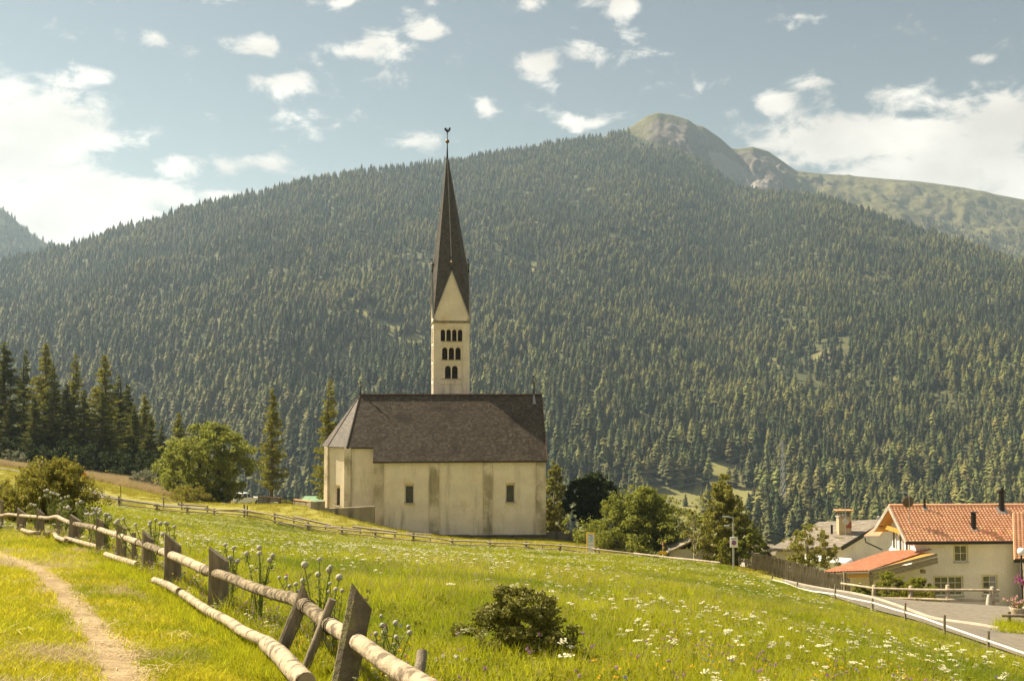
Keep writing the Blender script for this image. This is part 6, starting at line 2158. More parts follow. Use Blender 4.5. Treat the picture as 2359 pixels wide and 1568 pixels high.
# ------------------------------------------------------------------ signs and street furniture
M['yellow'] = mat('sign_yellow', (.72, .42, .02), rough=.5)
M['sign_white'] = mat('sign_white', (.78, .76, .70), rough=.45)
M['sign_red'] = mat('sign_red', (.55, .05, .035), rough=.4)
M['sign_blue'] = mat('sign_blue', (.03, .14, .42), rough=.4)
M['sign_black'] = mat('sign_black', (.02, .02, .02), rough=.5)
M['galv'] = mat('galvanised_steel', (.40, .40, .38), (.33, .33, .31), 6, .5, metallic=.4)

zb = GU(1690, 66)
zone = empty('parking_zone_sign', zb - Vector((0, 0, .05)), 0, 'white no-parking zone sign on a grey lamp post at the meadow edge', 'traffic sign')
ph = P(1690, 1190, 66).z - zb.z
MB().tube([(0, 0, -.3), (0, 0, ph * .55), (0, 0, ph)], [.062, .058, .045], 12).build('pole', M['galv'], zone)
MB().beam((0, 0, ph), (-.60, .1, ph + .06), .09, .05).build('lamp_arm', M['galv'], zone)
MB().box((-.45, .06, ph + .06), (.42, .16, .05)).build('lamp_head', M['galv'], zone, bevel=.01)
MB().beam((0, 0, ph * .80), (-.55, .3, ph * .82), .035, .035).build('bracket', M['galv'], zone)
MB().box((-.36, .2, ph * .835), (.3, .2, .07)).build('lantern', M['galv'], zone, bevel=.01)
sz = P(1690, 1246, 66).z - zb.z
sg = empty('sign_panel', (0, 0, 0)); bpy.data.objects.remove(sg)
pan = MB().box((.01, -.12, sz), (.50, .06, .66)).build('panel', M['sign_white'], zone, bevel=.03)
MB().box((.01, -.10, sz), (.53, .05, .69)).build('panel_edge', M['galv'], zone, bevel=.03)
yf = -.158


def disc(r0, r1, mtl, nm, y, parent, cz_):
    b = MB(); n = 32; vs = []
    for k in range(n):
        a = 6.2832 * k / n
        vs += [(.01 + r0 * math.cos(a), y, cz_ + r0 * math.sin(a)), (.01 + r1 * math.cos(a), y, cz_ + r1 * math.sin(a))]
    b.add(vs, [(2 * k, 2 * k + 1, (2 * k + 3) % (2 * n), (2 * k + 2) % (2 * n)) for k in range(n)])
    return b.build(nm, mtl, parent)


zc2 = sz - .02
disc(.001, .152, M['sign_blue'], 'blue_disc', yf, pan, zc2)
disc(.118, .158, M['sign_red'], 'red_ring', yf - .003, pan, zc2)
MB().beam((.01 - .09, yf - .005, zc2 + .09), (.01 + .09, yf - .005, zc2 - .09), .036, .004, up=(0, 1, 0)).build('red_slash', M['sign_red'], pan)
tm = text_mesh('ZONA', .12); tm.materials.append(M['sign_black'])
to = link_mesh('lettering', tm, pan); to.location = (.01, yf - .002, sz + .245); to.rotation_euler = (R(90), 0, 0)

ib = GU(1361, 87)
info = empty('notice_board', ib, R(6), 'tall white notice board in a yellow frame beside the pole fence', 'notice board')
it = P(1361, 1227, 87).z - ib.z
MB().box((0, 0, it * .5 + .1), (.62, .04, it - .2)).build('panel', M['sign_white'], info)
for x in (-.34, .34):
    MB().box((x, 0, it / 2 - .1), (.07, .09, it + .2)).build('post', M['yellow'], info)
MB().box((0, 0, it), (.75, .09, .06)).build('frame_top', M['yellow'], info)
mp_ = mat('printed_map', (.55, .64, .68), (.20, .42, .58), 7, .5, c3=(.75, .73, .66), s3=5, f3=(.45, .6))
MB().box((0, -.024, it * .70), (.46, .004, it * .30)).build('map', mp_, info)
for k in range(3):
    MB().box((-.02, -.024, it - .14 - k * .06), (.44 - .1 * k, .004, .022)).build('printed_line', M['sign_black'], info)
MB().box((0, -.024, it * .44), (.40, .004, .03)).build('printed_line', M['sign_blue'], info)


def hiking_post(u, Y, vt, label, arrows):
    g = GU(u, Y); e = empty('hiking_signpost', g, 0, label, 'signpost'); h = P(u, vt, Y).z - g.z
    MB().tube([(0, 0, -.3), (0, 0, h)], [.035, .035], 10).build('pole', M['galv'], e)
    for z, m in ((.97, 'sign_red'), (.90, 'sign_white'), (.84, 'sign_red'), (.30, 'sign_white'), (.25, 'sign_red')):
        MB().tube([(0, 0, h * z - .06), (0, 0, h * z)], [.045, .045], 10).build('band', M[m], e)
    for z, x0, x1, w, m, rz in arrows:
        s = -1 if x0 > x1 else 1
        b = MB(); t = .03
        b.prism([(x0, -.05, h * z - w), (x1, -.05, h * z - w), (x1 + s * w * .8, -.05, h * z), (x1, -.05, h * z + w), (x0, -.05, h * z + w)], (0, .02, 0))
        o = b.build('arrow_board', M[m], e); o.rotation_euler.z = rz
    return e


hiking_post(1527, 82, 1247, 'yellow hiking arrows on a red banded pole before the spreading tree', [(.42, .30, -.28, .11, 'yellow', 0), (.40, -.15, .30, .09, 'yellow', 0.1), (.66, -.05, .3, .10, 'yellow', 1.2), (.88, -.02, .16, .06, 'sign_red', 1.0)])
hiking_post(193, 116, 1089, 'weathered yellow hiking signpost standing in the mown slope below the grove', [(.84, -.2, .25, .12, 'yellow', .9), (.70, -.2, .25, .12, 'yellow', .8), (.55, -.2, .25, .12, 'yellow', .9), (.95, -.3, .2, .07, 'sign_red', .3)])

# things at the edge of the lane
bb = empty('wooden_barrier', GU(2324, 41), 0, 'dark low wooden barrier beside the lane flower bed', 'barrier')
for u in (2324, 2400):
    MB().tube([GU(u, 41, -.3), P(u, 1407, 41)], [.085, .08], 10).build('post', M['old_wood'], bb, world=bb)
MB().tube([P(2306, 1417, 40.8), P(2420, 1418, 40.8)], [.06, .06], 10).build('rail', M['old_wood'], bb, world=bb)
lg = GU(2356, 50)
lamp = empty('globe_lamp', lg, 0, 'white globe garden lamp with a hanging flower basket', 'lamp')
lh = P(2356, 1277, 50).z - lg.z
MB().tube([(0, 0, -.3), (0, 0, lh)], [.05, .04], 10).build('pole', M['black_metal'], lamp)
MB().lathe((0, 0, lh + .16), [(.19 * math.sin(math.pi * k / 12), -.19 * math.cos(math.pi * k / 12)) for k in range(13)], 18).build('globe', mat('opal_globe', (.82, .80, .74), rough=.25), lamp)
M['petal_magenta'] = mat('petal_magenta', (.45, .03, .30), (.62, .10, .45), attr=True, rough=.6, transl=.3)
M['petal_pink'] = mat('petal_pink', (.70, .30, .38), (.80, .48, .50), attr=True, rough=.6, transl=.3)
bk = empty('flower_basket', P(2352, 1335, 50), 0, 'hanging basket of magenta petunias under the globe lamp', 'flower basket')
MB().lathe((0, 0, -.15), [(0, -.12), (.15, -.08), (.2, .06), (.2, .08)], 14).build('basket', M['grey_board'], bk)
C_ = np.random.default_rng(1).normal(size=(26, 3)) * [.15, .15, .20]
V_, F_, A_ = leaves(C_, np.full(26, .08), 26, .06, 4); link_mesh('petals', np_mesh('petals', V_, F_, M['petal_magenta'], attr=A_), bk)
V_, F_, A_ = leaves(C_ * .9, np.full(26, .08), 14, .06, 5); link_mesh('leaves', np_mesh('leaves', V_, F_, M['leaf'], attr=A_), bk)
MB().tube([(.08, 0, 0), (.1, 0, .5)], [.01, .01], 6).build('hanger', M['iron'], bk)
ft = empty('flower_trough', GU(2346, 47), 0, 'round trough of pink flowers beside the wooden barrier', 'flower trough')
fz = P(2346, 1395, 47).z - ft.location.z
MB().lathe((0, 0, 0), [(.25, -.2), (.32, fz - .25), (.40, fz - .05), (.36, fz - .05), (.3, fz - .12), (0, fz - .12)], 18).build('trough', M['grey_log'], ft)
C_ = np.random.default_rng(2).normal(size=(30, 3)) * [.20, .20, .12] + [0, 0, fz + .12]
V_, F_, A_ = leaves(C_, np.full(30, .08), 16, .055, 4); link_mesh('petals', np_mesh('petals', V_, F_, M['petal_pink'], attr=A_), ft)
V_, F_, A_ = leaves(C_ - [0, 0, .08], np.full(30, .10), 26, .07, 5); link_mesh('leaves', np_mesh('leaves', V_, F_, M['leaf'], attr=A_), ft)
ml = empty('stone_post', GU(2278, 55.2), 0, 'small pointed pale marker stone at the chalet wall', 'stone')
MB().lathe((0, 0, -.1), [(.16, 0), (.15, .35), (.07, .75), (0, .8)], 9).build('stone', M['concrete'], ml)

# power line on the far slope
pu_, pY = 1800, 740
px_ = (pu_ - 1179.5) / FPX * pY; pzb = float(a_height(np.array([pu_]), np.array([pY]))[0])
pyl = empty('power_pylon', (px_, pY, pzb), R(20), 'grey lattice power pylon standing in the forest', 'pylon')
PH = P(1800, 1013, 740).z - pzb
lat = MB()
for s in ((-1, -1), (1, -1), (1, 1), (-1, 1)):
    lat.beam((s[0] * 2.2, s[1] * 2.2, -1), (s[0] * .35, s[1] * .35, PH), .22, .22)
nlv = 12
for k in range(nlv):
    z0, z1 = PH * k / nlv, PH * (k + 1) / nlv
    w0, w1 = 2.2 - 1.85 * k / nlv, 2.2 - 1.85 * (k + 1) / nlv
    for s0, s1 in (((-1, -1), (1, -1)), ((1, -1), (1, 1)), ((1, 1), (-1, 1)), ((-1, 1), (-1, -1))):
        lat.beam((s0[0] * w0, s0[1] * w0, z0), (s1[0] * w1, s1[1] * w1, z1), .13, .13); lat.beam((s1[0] * w0, s1[1] * w0, z0), (s0[0] * w1, s0[1] * w1, z1), .13, .13)
lat.build('lattice', M['galv'], pyl)
for z, w in ((.93, 5.2), (.78, 6.4), (.62, 5.2)):
    MB().beam((-w, 0, PH * z), (w, 0, PH * z), .2, .3).build('cross_arm', M['galv'], pyl)
    MB().beam((-w, 0, PH * z), (0, 0, PH * z + 1.6), .12, .12).build('arm_stay', M['galv'], pyl); MB().beam((w, 0, PH * z), (0, 0, PH * z + 1.6), .12, .12).build('arm_stay', M['galv'], pyl)
for i, (v0, v1, vm) in enumerate(((1024, 1088, 1072), (1042, 1112, 1092), (1060, 1130, 1112))):
    a_ = P(1785, v0, 740); b2 = P(1320, v1, 560)
    pts_ = [a_.lerp(b2, t) - Vector((0, 0, 7 * 4 * t * (1 - t))) for t in np.linspace(0, 1, 18)]
    o = MB().tube(pts_, .05, 4).build('power_cable', M['galv'])
    tag(o, ['highest', 'middle', 'lowest'][i] + ' power cable slung from the lattice pylon across the forest', 'cable')

# ------------------------------------------------------------------ grass, flowers, thistles
M['grass'] = mat('meadow_grass', (.24, .285, .006), (.53, .515, .022), attr=True, rough=.6, transl=.55, inst=.28, spec=.1, locvar=(.16, (.12, .20, .006), .75))
M['grass_short'] = mat('lawn_grass', (.33, .335, .008), (.65, .56, .045), attr=True, rough=.6, transl=.5, inst=.25, spec=.1, locvar=(.9, (.17, .23, .008), .7))
M['grass_slope'] = mat('slope_grass', (.21, .215, .012), (.44, .37, .045), attr=True, rough=.6, transl=.45, inst=.25, spec=.1)
M['grass_dry'] = mat('dry_grass', (.34, .26, .12), (.55, .44, .24), attr=True, rough=.6, transl=.35, inst=.2)
M['umbel'] = mat('umbel_white', (.55, .52, .33), (.74, .70, .50), attr=True, rough=.7, transl=.3)
M['stem'] = mat('flower_stem', (.24, .28, .05), rough=.6, transl=.2)
M['petal_yellow'] = mat('petal_yellow', (.75, .45, .02), (.80, .58, .05), attr=True, rough=.6, transl=.3)
M['petal_purple'] = mat('petal_purple', (.30, .12, .32), (.48, .22, .42), attr=True, rough=.6, transl=.3)
M['petal_blue'] = mat('petal_blue', (.18, .20, .52), (.30, .30, .60), attr=True, rough=.6, transl=.3)
M['wool'] = mat('thistle_wool', (.40, .365, .29), (.58, .54, .45), 60, .9, .6, 220)
M['thistle'] = mat('thistle_leaf', (.16, .185, .045), (.27, .28, .09), attr=True, rough=.7, transl=.35, spec=.08)


def clump(seed, n, h0, h1, spread, w, lean=.35, seg=3, dry=0.0, mi=0, extra=None, vb=(0, 1)):
    """tuft of bent tapering blades; extra: list of (V, F, A, material index)"""
    r = np.random.default_rng(seed); V = []; F_ = []; A = []; MI = []
    for i in range(n):
        a = r.uniform(0, 6.283); d = spread * math.sqrt(r.random())
        x, y = d * math.cos(a), d * math.sin(a)
        h = r.uniform(h0, h1); b = r.uniform(0, 6.283); ln = lean * r.uniform(.2, 1.3) * h
        c, s = math.cos(b), math.sin(b); f = r.uniform(0, 6.283); fx, fy = math.cos(f), math.sin(f)
        base = len(V); isdry = r.random() < dry
        val = r.uniform(*vb)
        for k in range(seg + 1):
            t = k / seg
            px, py, pz_ = x + c * ln * t * t, y + s * ln * t * t, h * (t - .12 * t * t * (ln / h))
            ww = w * (1 - t ** 1.6 * .92) * r.uniform(.9, 1.1) * (0.5 if isdry else 1)
            V += [(px - fx * ww, py - fy * ww, pz_ - .01), (px + fx * ww, py + fy * ww, pz_ - .01)]
        for k in range(seg):
            F_.append((base + 2 * k, base + 2 * k + 1, base + 2 * k + 3, base + 2 * k + 2)); A.append(val); MI.append(1 if isdry else 0)
        if isdry:                      # seed head
            q = np.array(V[-1]); g = len(V)
            for j in range(5):
                o = r.normal(size=3) * .006; l = h * .035
                V += [tuple(q + o + (0, 0, -j * l * .8)), tuple(q + o + (w * 1.3 * r.uniform(.5, 1), w * r.uniform(-1, 1), l * .5 - j * l * .8)), tuple(q + o + (0, 0, l * 1.2 - j * l * .8)), tuple(q + o + (-w * 1.3 * r.uniform(.5, 1), w * r.uniform(-1, 1), l * .5 - j * l * .8))]
                F_.append((g + 4 * j, g + 4 * j + 1, g + 4 * j + 2, g + 4 * j + 3)); A.append(r.random()); MI.append(1)
    return V, F_, A, MI


def to_mesh(name, V, F_, A, MI, mats):
    me = np_mesh(name, np.array(V), np.array(F_), None, attr=A)
    for m in mats: me.materials.append(m)
    me.polygons.foreach_set('material_index', np.array(MI, np.int32))
    return me


def add_leaves(V, F_, A, MI, n, seed, spread, h, size, mi, flat=1.5):
    r = np.random.default_rng(seed)
    C = np.stack([r.normal(0, spread * .5, n), r.normal(0, spread * .5, n), r.uniform(.15, 1, n) * h], -1)
    v, f, a = leaves(C, np.full(n, .02), 1, size, seed, aspect=.5, flat=flat)
    b = len(V); V += [tuple(p) for p in v]; F_ += [tuple(b + k for k in q) for q in f]; A += list(a); MI += [mi] * len(f)


def flower(V, F_, A, MI, r, x, y, h, kind, rad, mi, stem_mi=0, w=.0022):
    b = len(V); tx, ty = x + r.uniform(-.06, .06), y + r.uniform(-.06, .06)
    V += [(x - w, y, 0), (x + w, y, 0), (tx + w, ty, h), (tx - w, ty, h)]; F_.append((b, b + 1, b + 2, b + 3)); A.append(.3); MI.append(stem_mi)
    if kind == 'umbel':
        for k in range(15):
            a = r.uniform(0, 6.283); d = rad * math.sqrt(r.random()); q = rad * r.uniform(.16, .30); z = h + .25 * (rad - d) * .4 + r.uniform(-.004, .004)
            cx, cy = tx + d * math.cos(a), ty + d * math.sin(a); g = len(V); tl = r.uniform(-.35, .35)
            V += [(cx - q, cy, z - q * tl), (cx, cy - q, z - q * .3), (cx + q, cy, z + q * tl), (cx, cy + q, z + q * .3)]
            F_.append((g, g + 1, g + 2, g + 3)); A.append(r.random()); MI.append(mi)
        for k in range(5):
            a = 6.283 * k / 5; g = len(V)
            V += [(tx, ty, h - rad * .9), (tx + rad * .7 * math.cos(a), ty + rad * .7 * math.sin(a), h), (tx + rad * .7 * math.cos(a) + .002, ty + rad * .7 * math.sin(a), h), (tx + .002, ty, h - rad * .9)]
            F_.append((g, g + 1, g + 2, g + 3)); A.append(.4); MI.append(stem_mi)
    else:
        v, f, a = leaves(np.array([[tx, ty, h]]), np.array([rad]), 14, rad * 1.1, int(r.integers(1e6)))
        g = len(V); V += [tuple(p) for p in v]; F_ += [tuple(g + k for k in q) for q in f]; A += list(a); MI += [mi] * len(f)


PROTO = []
gm = [M['grass'], M['grass_dry'], M['leaf_bright'], M['umbel'], M['petal_yellow'], M['petal_purple'], M['petal_blue'], M['stem']]
# 0-2 near tufts
for s, (n, h0, h1, sp_, w, dry, lf) in enumerate([(34, .12, .34, .13, .0035, .04, 0), (26, .14, .42, .13, .0032, .20, 0), (16, .10, .24, .13, .0035, .05, 34)]):
    V, F_, A, MI = clump(700 + s, n, h0, h1, sp_, w, .5, 3, dry)
    if lf: add_leaves(V, F_, A, MI, lf, 700 + s, .13, .16, .055, 2)
    PROTO.append(to_mesh('tuft', V, F_, A, MI, gm))
# 3-5 wide tufts for further off
for s, (n, h0, h1, sp_, w, dry, lf) in enumerate([(60, .14, .38, .32, .008, .03, 0), (54, .16, .44, .34, .0075, .20, 0), (30, .12, .26, .34, .009, .03, 48)]):
    V, F_, A, MI = clump(720 + s, n, h0, h1, sp_, w, .5, 2, dry)
    if lf: add_leaves(V, F_, A, MI, lf, 720 + s, .32, .2, .10, 2)
    PROTO.append(to_mesh('tuft', V, F_, A, MI, gm))
# 6-8 umbel plants near, 9-10 far
for s in range(5):
    far = s >= 3
    r = np.random.default_rng(740 + s); V = []; F_ = []; A = []; MI = []
    for k in range(r.integers(2, 5) if not far else 5):
        a = r.uniform(0, 6.28); d = r.uniform(0, .10 if not far else .45)
        flower(V, F_, A, MI, r, d * math.cos(a), d * math.sin(a), r.uniform(.20, .38), 'umbel', r.uniform(.028, .046) if not far else r.uniform(.05, .085), 3, 7, .0025 if not far else .004)
    PROTO.append(to_mesh('umbel_plant', V, F_, A, MI, gm))
# 11 yellow, 12 purple clover, 13 blue
for s, mi in enumerate((4, 5, 6)):
    r = np.random.default_rng(760 + s); V = []; F_ = []; A = []; MI = []
    for k in range(4):
        a = r.uniform(0, 6.28); d = r.uniform(0, .14)
        flower(V, F_, A, MI, r, d * math.cos(a), d * math.sin(a), r.uniform(.14, .36), 'head', r.uniform(.010, .016), mi, 7)
    PROTO.append(to_mesh('flower', V, F_, A, MI, gm))


def in_view(N, y0, y1, u0=-80, u1=2440):
    Y = np.sqrt(rng.uniform(y0 * y0, y1 * y1, N)); u = rng.uniform(u0, u1, N)
    return (u - 1179.5) / FPX * Y, Y


def field_points(bands, poly, keepf=None):
    xs, ys, bs_ = [], [], []
    for k, (y0, y1, dens) in enumerate(bands):
        N = int(dens * 1.1 * (y1 * y1 - y0 * y0) / 2)
        x, y = in_view(N, y0, y1)
        m = inpoly(x, y, poly)
        if keepf is not None: m &= keepf(x, y)
        xs.append(x[m]); ys.append(y[m]); bs_.append(np.full(m.sum(), k))
    return np.concatenate(xs), np.concatenate(ys), np.concatenate(bs_)


def spin(n, tilt=.08):
    return np.stack([rng.normal(0, tilt, n), rng.normal(0, tilt, n), rng.uniform(0, 6.283, n)], -1)


X, Y, B = field_points([(3.5, 10, 190), (10, 18, 95), (18, 36, 36), (36, 98, 12)], MEADOW, lambda x, y: (x * .2 + y > 3))
lush = vn2.fbm(X, Y, 7, 3)
dryn = vn3.fbm(X, Y, 11, 3)
near = B < 2
n = len(X)
ch = rng.random(n)
pick = np.where(ch < .34, 0, np.where(ch < .34 + np.clip(.20 + dryn * .35, .05, .42), 1, 2))
sc_ = rng.uniform(.55, 1.0, n) * (1 + .35 * lush) * np.where(B == 3, .55, np.where(B == 2, .8, 1.0))
ax = ((X - jb.x) ** 2 + (Y - jb.y) ** 2) < .16
pick = np.where(near, pick, pick + 3)
allp = [np.stack([X, Y, gz(X, Y)], -1)[~ax]]; allr = [spin(n)[~ax]]; alls = [np.stack([sc_, sc_, sc_ * rng.uniform(.85, 1.15, n)], -1)[~ax]]; allk = [pick[~ax]]
# umbels, in drifts
for (y0, y1, dn, kinds, thr) in [(6, 16, 3.2, (6, 9), -.02), (16, 34, 3.8, (6, 9), -.12), (34, 96, 1.0, (9, 11), -.22)]:
    x, y = in_view(int(dn * 1.1 * (y1 * y1 - y0 * y0) / 2), y0, y1)
    f = vn1.fbm(x + 40, y, 9, 3) + .22 * np.clip((y - 24) / 20, -1, 1) - .25 * np.clip((1179.5 + FPX * x / y - 1750) / 500, -.4, 1)
    m = inpoly(x, y, MEADOW) & (f + rng.normal(0, .16, len(x)) > thr + .12)
    x, y = x[m], y[m]; k = len(x); s = rng.uniform(.75, 1.25, k) * (.62 if y0 > 30 else 1)
    allp.append(np.stack([x, y, gz(x, y)], -1)); allr.append(spin(k, .05)); alls.append(np.stack([s] * 3, -1)); allk.append(rng.integers(kinds[0], kinds[1], k))
for (y0, y1, dn, kind, poly) in [(3.5, 16, 1.6, 11, MEADOW), (3.5, 14, 1.6, 12, MEADOW), (5, 40, .25, 13, MEADOW)]:
    x, y = in_view(int(dn * 1.1 * (y1 * y1 - y0 * y0) / 2), y0, y1)
    m = inpoly(x, y, poly) & (vn3.fbm(x, y, 3, 2) > -.05); x, y = x[m], y[m]; k = len(x)
    allp.append(np.stack([x, y, gz(x, y)], -1)); allr.append(spin(k)); alls.append(np.stack([rng.uniform(.8, 1.2, k)] * 3, -1)); allk.append(np.full(k, kind))
# rank growth along both sides of the near fence
nfp = resample(nf, .05); i = rng.integers(0, len(nfp), 2600)
x, y = nfp[i, 0] + rng.normal(0, .16, 2600) + .22, nfp[i, 1] + rng.normal(0, .18, 2600) + .12
k = len(x); s = rng.uniform(.45, .95, k)
kk = rng.choice([0, 1, 1, 2, 2, 11, 12, 12, 7], k)
allp.append(np.stack([x, y, gz(x, y)], -1)); allr.append(spin(k, .12)); alls.append(np.stack([s] * 3, -1)); allk.append(kk)
instancer('meadow_grass', np.concatenate(allp), np.concatenate(allr), np.concatenate(alls), np.concatenate(allk), PROTO, label='tall flowering meadow grass with white umbels', cat='grass')

# mown lawn and slopes
LP = []
for s in range(2):
    V, F_, A, MI = clump(800 + s, 30, .025, .085, .11, .0028, .9, 2, .0)
    LP.append(to_mesh('lawn_tuft', V, F_, A, MI, [M['grass_short'], M['grass_dry']]))
V, F_, A, MI = clump(803, 24, .02, .07, .12, .0028, 1.5, 2, .0, vb=(.5, 1)); LP.append(to_mesh('lawn_tuft', V, F_, A, MI, [M['grass_dry'], M['grass_dry']]))
for s in range(2):
    V, F_, A, MI = clump(806 + s, 60, .05, .13, .5, .011, .9, 2, .0)
    LP.append(to_mesh('lawn_tuft', V, F_, A, MI, [M['grass_slope'], M['grass_dry']]))
V, F_, A, MI = clump(809, 60, .5, 1.0, .5, .010, .4, 2, .35); LP.append(to_mesh('dry_tuft', V, F_, A, MI, [M['grass_dry'], M['grass_dry']]))
V, F_, A, MI = clump(810, 26, .10, .24, .12, .003, .6, 3, .05); add_leaves(V, F_, A, MI, 8, 5, .13, .1, .05, 1); LP.append(to_mesh('lawn_tuft', V, F_, A, [min(q, 1) for q in MI], [M['grass'], M['leaf_bright']]))
V = []; F_ = []; A = []; r = np.random.default_rng(5)                    # loose straw
for k in range(26):
    a = r.uniform(0, 6.283); c = r.normal(0, .10, 2); l = r.uniform(.04, .12); w = .0022; z = r.uniform(.004, .03); t = r.normal(0, .15)
    dx, dy = math.cos(a) * l / 2, math.sin(a) * l / 2; b = len(V)
    V += [(c[0] - dx - math.sin(a) * w, c[1] - dy + math.cos(a) * w, z - t * l / 2), (c[0] - dx + math.sin(a) * w, c[1] - dy - math.cos(a) * w, z - t * l / 2), (c[0] + dx + math.sin(a) * w, c[1] + dy - math.cos(a) * w, z + t * l / 2), (c[0] + dx - math.sin(a) * w, c[1] + dy + math.cos(a) * w, z + t * l / 2)]
    F_.append((b, b + 1, b + 2, b + 3)); A.append(r.random())
LP.append(to_mesh('straw', V, F_, A, [0] * len(F_), [M['straw']]))


def track_d(x, y):
    d = np.full(len(x), 99.0)
    for p in resample(TRACK_C, .15): d = np.minimum(d, np.hypot(x - p[0], y - p[1]))
    return d


x, y, b = field_points([(3.0, 9, 420), (9, 18, 150), (18, 45, 34)], LAWN)
d = track_d(x, y)
fence_d = np.full(len(x), 99.0)
for p in nfp[::8]: fence_d = np.minimum(fence_d, np.hypot(x - p[0], y - p[1]))
keep = (d > .20) & (rng.random(len(x)) < np.clip((d - .02) / .22, .12, 1)) & ((b > 0) | (x < 1.2))
x, y, b, d, fence_d = x[keep], y[keep], b[keep], d[keep], fence_d[keep]
pat = vn1.fbm(x, y, 1.6, 4) + rng.normal(0, .12, len(x))
pk = np.where(pat > .22, 2, rng.integers(0, 2, len(x)))
rank = (fence_d < .5 + .3 * vn2.fbm(x, y, 1.2, 2)) & (b < 2)
pk = np.where(rank, 6, pk)
s = rng.uniform(.7, 1.3, len(x)) * np.where(b == 2, 1.7, np.where(b == 1, 1.2, 1)) * np.where(rank, .6, 1)
LA = [(np.stack([x, y, gz(x, y)], -1), spin(len(x)), np.stack([s] * 3, -1), pk)]
TRACK_C = resample(TRACK_C, .1); i = rng.integers(0, len(TRACK_C), 160)
x, y = TRACK_C[i, 0] + rng.normal(0, .15, 160), TRACK_C[i, 1] + rng.normal(0, .15, 160) + rng.uniform(-.3, .3, 160)
s = rng.uniform(.6, 1.2, 160); LA.append((np.stack([x, y, gz(x, y) + .014], -1), spin(160, .03), np.stack([s] * 3, -1), np.full(160, 7)))
x, y, b = field_points([(3.2, 14, .5)], LAWN); s = rng.uniform(.7, 1.2, len(x)); LA.append((np.stack([x, y, gz(x, y) + .03], -1), spin(len(x), .05), np.stack([s] * 3, -1), np.full(len(x), 7)))
# slopes beyond the path fence
x, y = in_view(60000, 62, 215); m = ~inpoly(x, y, MEADOW) & ~inpoly(x, y, DRYPOLY)
lc = CHI.to_3x3()
rel = np.stack([x - church.location.x, y - church.location.y], -1); c_, s_ = math.cos(-CH_R), math.sin(-CH_R)
lx, ly = rel[:, 0] * c_ - rel[:, 1] * s_, rel[:, 0] * s_ + rel[:, 1] * c_
m &= ~((lx > -6) & (lx < 18.2) & (ly > -.2) & (ly < 14))
m &= (1179.5 + FPX * x / y < 1760)
pathp = smooth_line([UY(-300, 132), UY(-20, 128), UY(60, 122.5), UY(150, 113), UY(222, 104.5), UY(300, 101.2), UY(420, 99.4), UY(520, 98.8)])
dm = np.full(len(x), 99.0)
for p in resample(pathp, 2): dm = np.minimum(dm, np.hypot(x - p[0], y - p[1]))
m &= dm > 2.6
x, y = x[m], y[m]; s = rng.uniform(.7, 1.5, len(x))
LA.append((np.stack([x, y, gz(x, y)], -1), spin(len(x)), np.stack([s] * 3, -1), rng.integers(3, 5, len(x))))
x, y = in_view(30000, 122, 195, -200, 460); m = inpoly(x, y, DRYPOLY); x, y = x[m], y[m]; s = rng.uniform(.6, 1.1, len(x))
LA.append((np.stack([x, y, gz(x, y)], -1), spin(len(x), .05), np.stack([s] * 3, -1), np.full(len(x), 5)))
# verge between lane and fence, bed by the barrier
for (ua, ub, ya, yb, cnt, kind) in [(2285, 2420, 37.5, 41.5, 260, 6), (1950, 2310, 57.6, 60.5, 500, 4)]:
    u = rng.uniform(ua, ub, cnt); yy_ = rng.uniform(ya, yb, cnt); x = (u - 1179.5) / FPX * yy_
    s = rng.uniform(1.2, 2.6, cnt) if kind == 6 else rng.uniform(.8, 1.5, cnt)
    LA.append((np.stack([x, yy_, gz(x, yy_)], -1), spin(cnt), np.stack([s] * 3, -1), np.full(cnt, kind)))
instancer('mown_grass', *[np.concatenate([q[j] for q in LA]) for j in range(4)], LP, label='short mown grass and dry straw', cat='grass')


# woolly thistles
def head_mesh(purple):
    b = MB(); n = 12
    prof = [(.0, -.030), (.016, -.028), (.027, -.014), (.030, .0), (.026, .013), (.016, .023), (.006, .027), (0, .027)]
    b.lathe((0, 0, 0), prof, n, 0)
    r = random.Random(4)
    for k in range(34):
        a = r.uniform(0, 6.283); e = r.uniform(-1.0, .9)
        d = Vector((math.cos(a) * math.cos(e), math.sin(a) * math.cos(e), math.sin(e)))
        s = d.cross(Vector((0, 0, 1))).normalized() * .0025
        b.add([d * .025 + s, d * .025 - s, d * .043], [(0, 1, 2)], 1)
    if purple:
        for k in range(26):
            a = r.uniform(0, 6.283); q = r.uniform(0, .018)
            p = Vector((math.cos(a) * q * .6, math.sin(a) * q * .6, .022)); t = Vector((math.cos(a) * q * 1.6, math.sin(a) * q * 1.6, .048)); s = Vector((-math.sin(a), math.cos(a), 0)) * .002
            b.add([p - s, p + s, t + s * 1.6, t - s * 1.6], [(0, 1, 2, 3)], 2)
    return b.mesh('head', [M['wool'], M['thistle'], M['petal_magenta']])


HEADS = [head_mesh(False), head_mesh(True)]


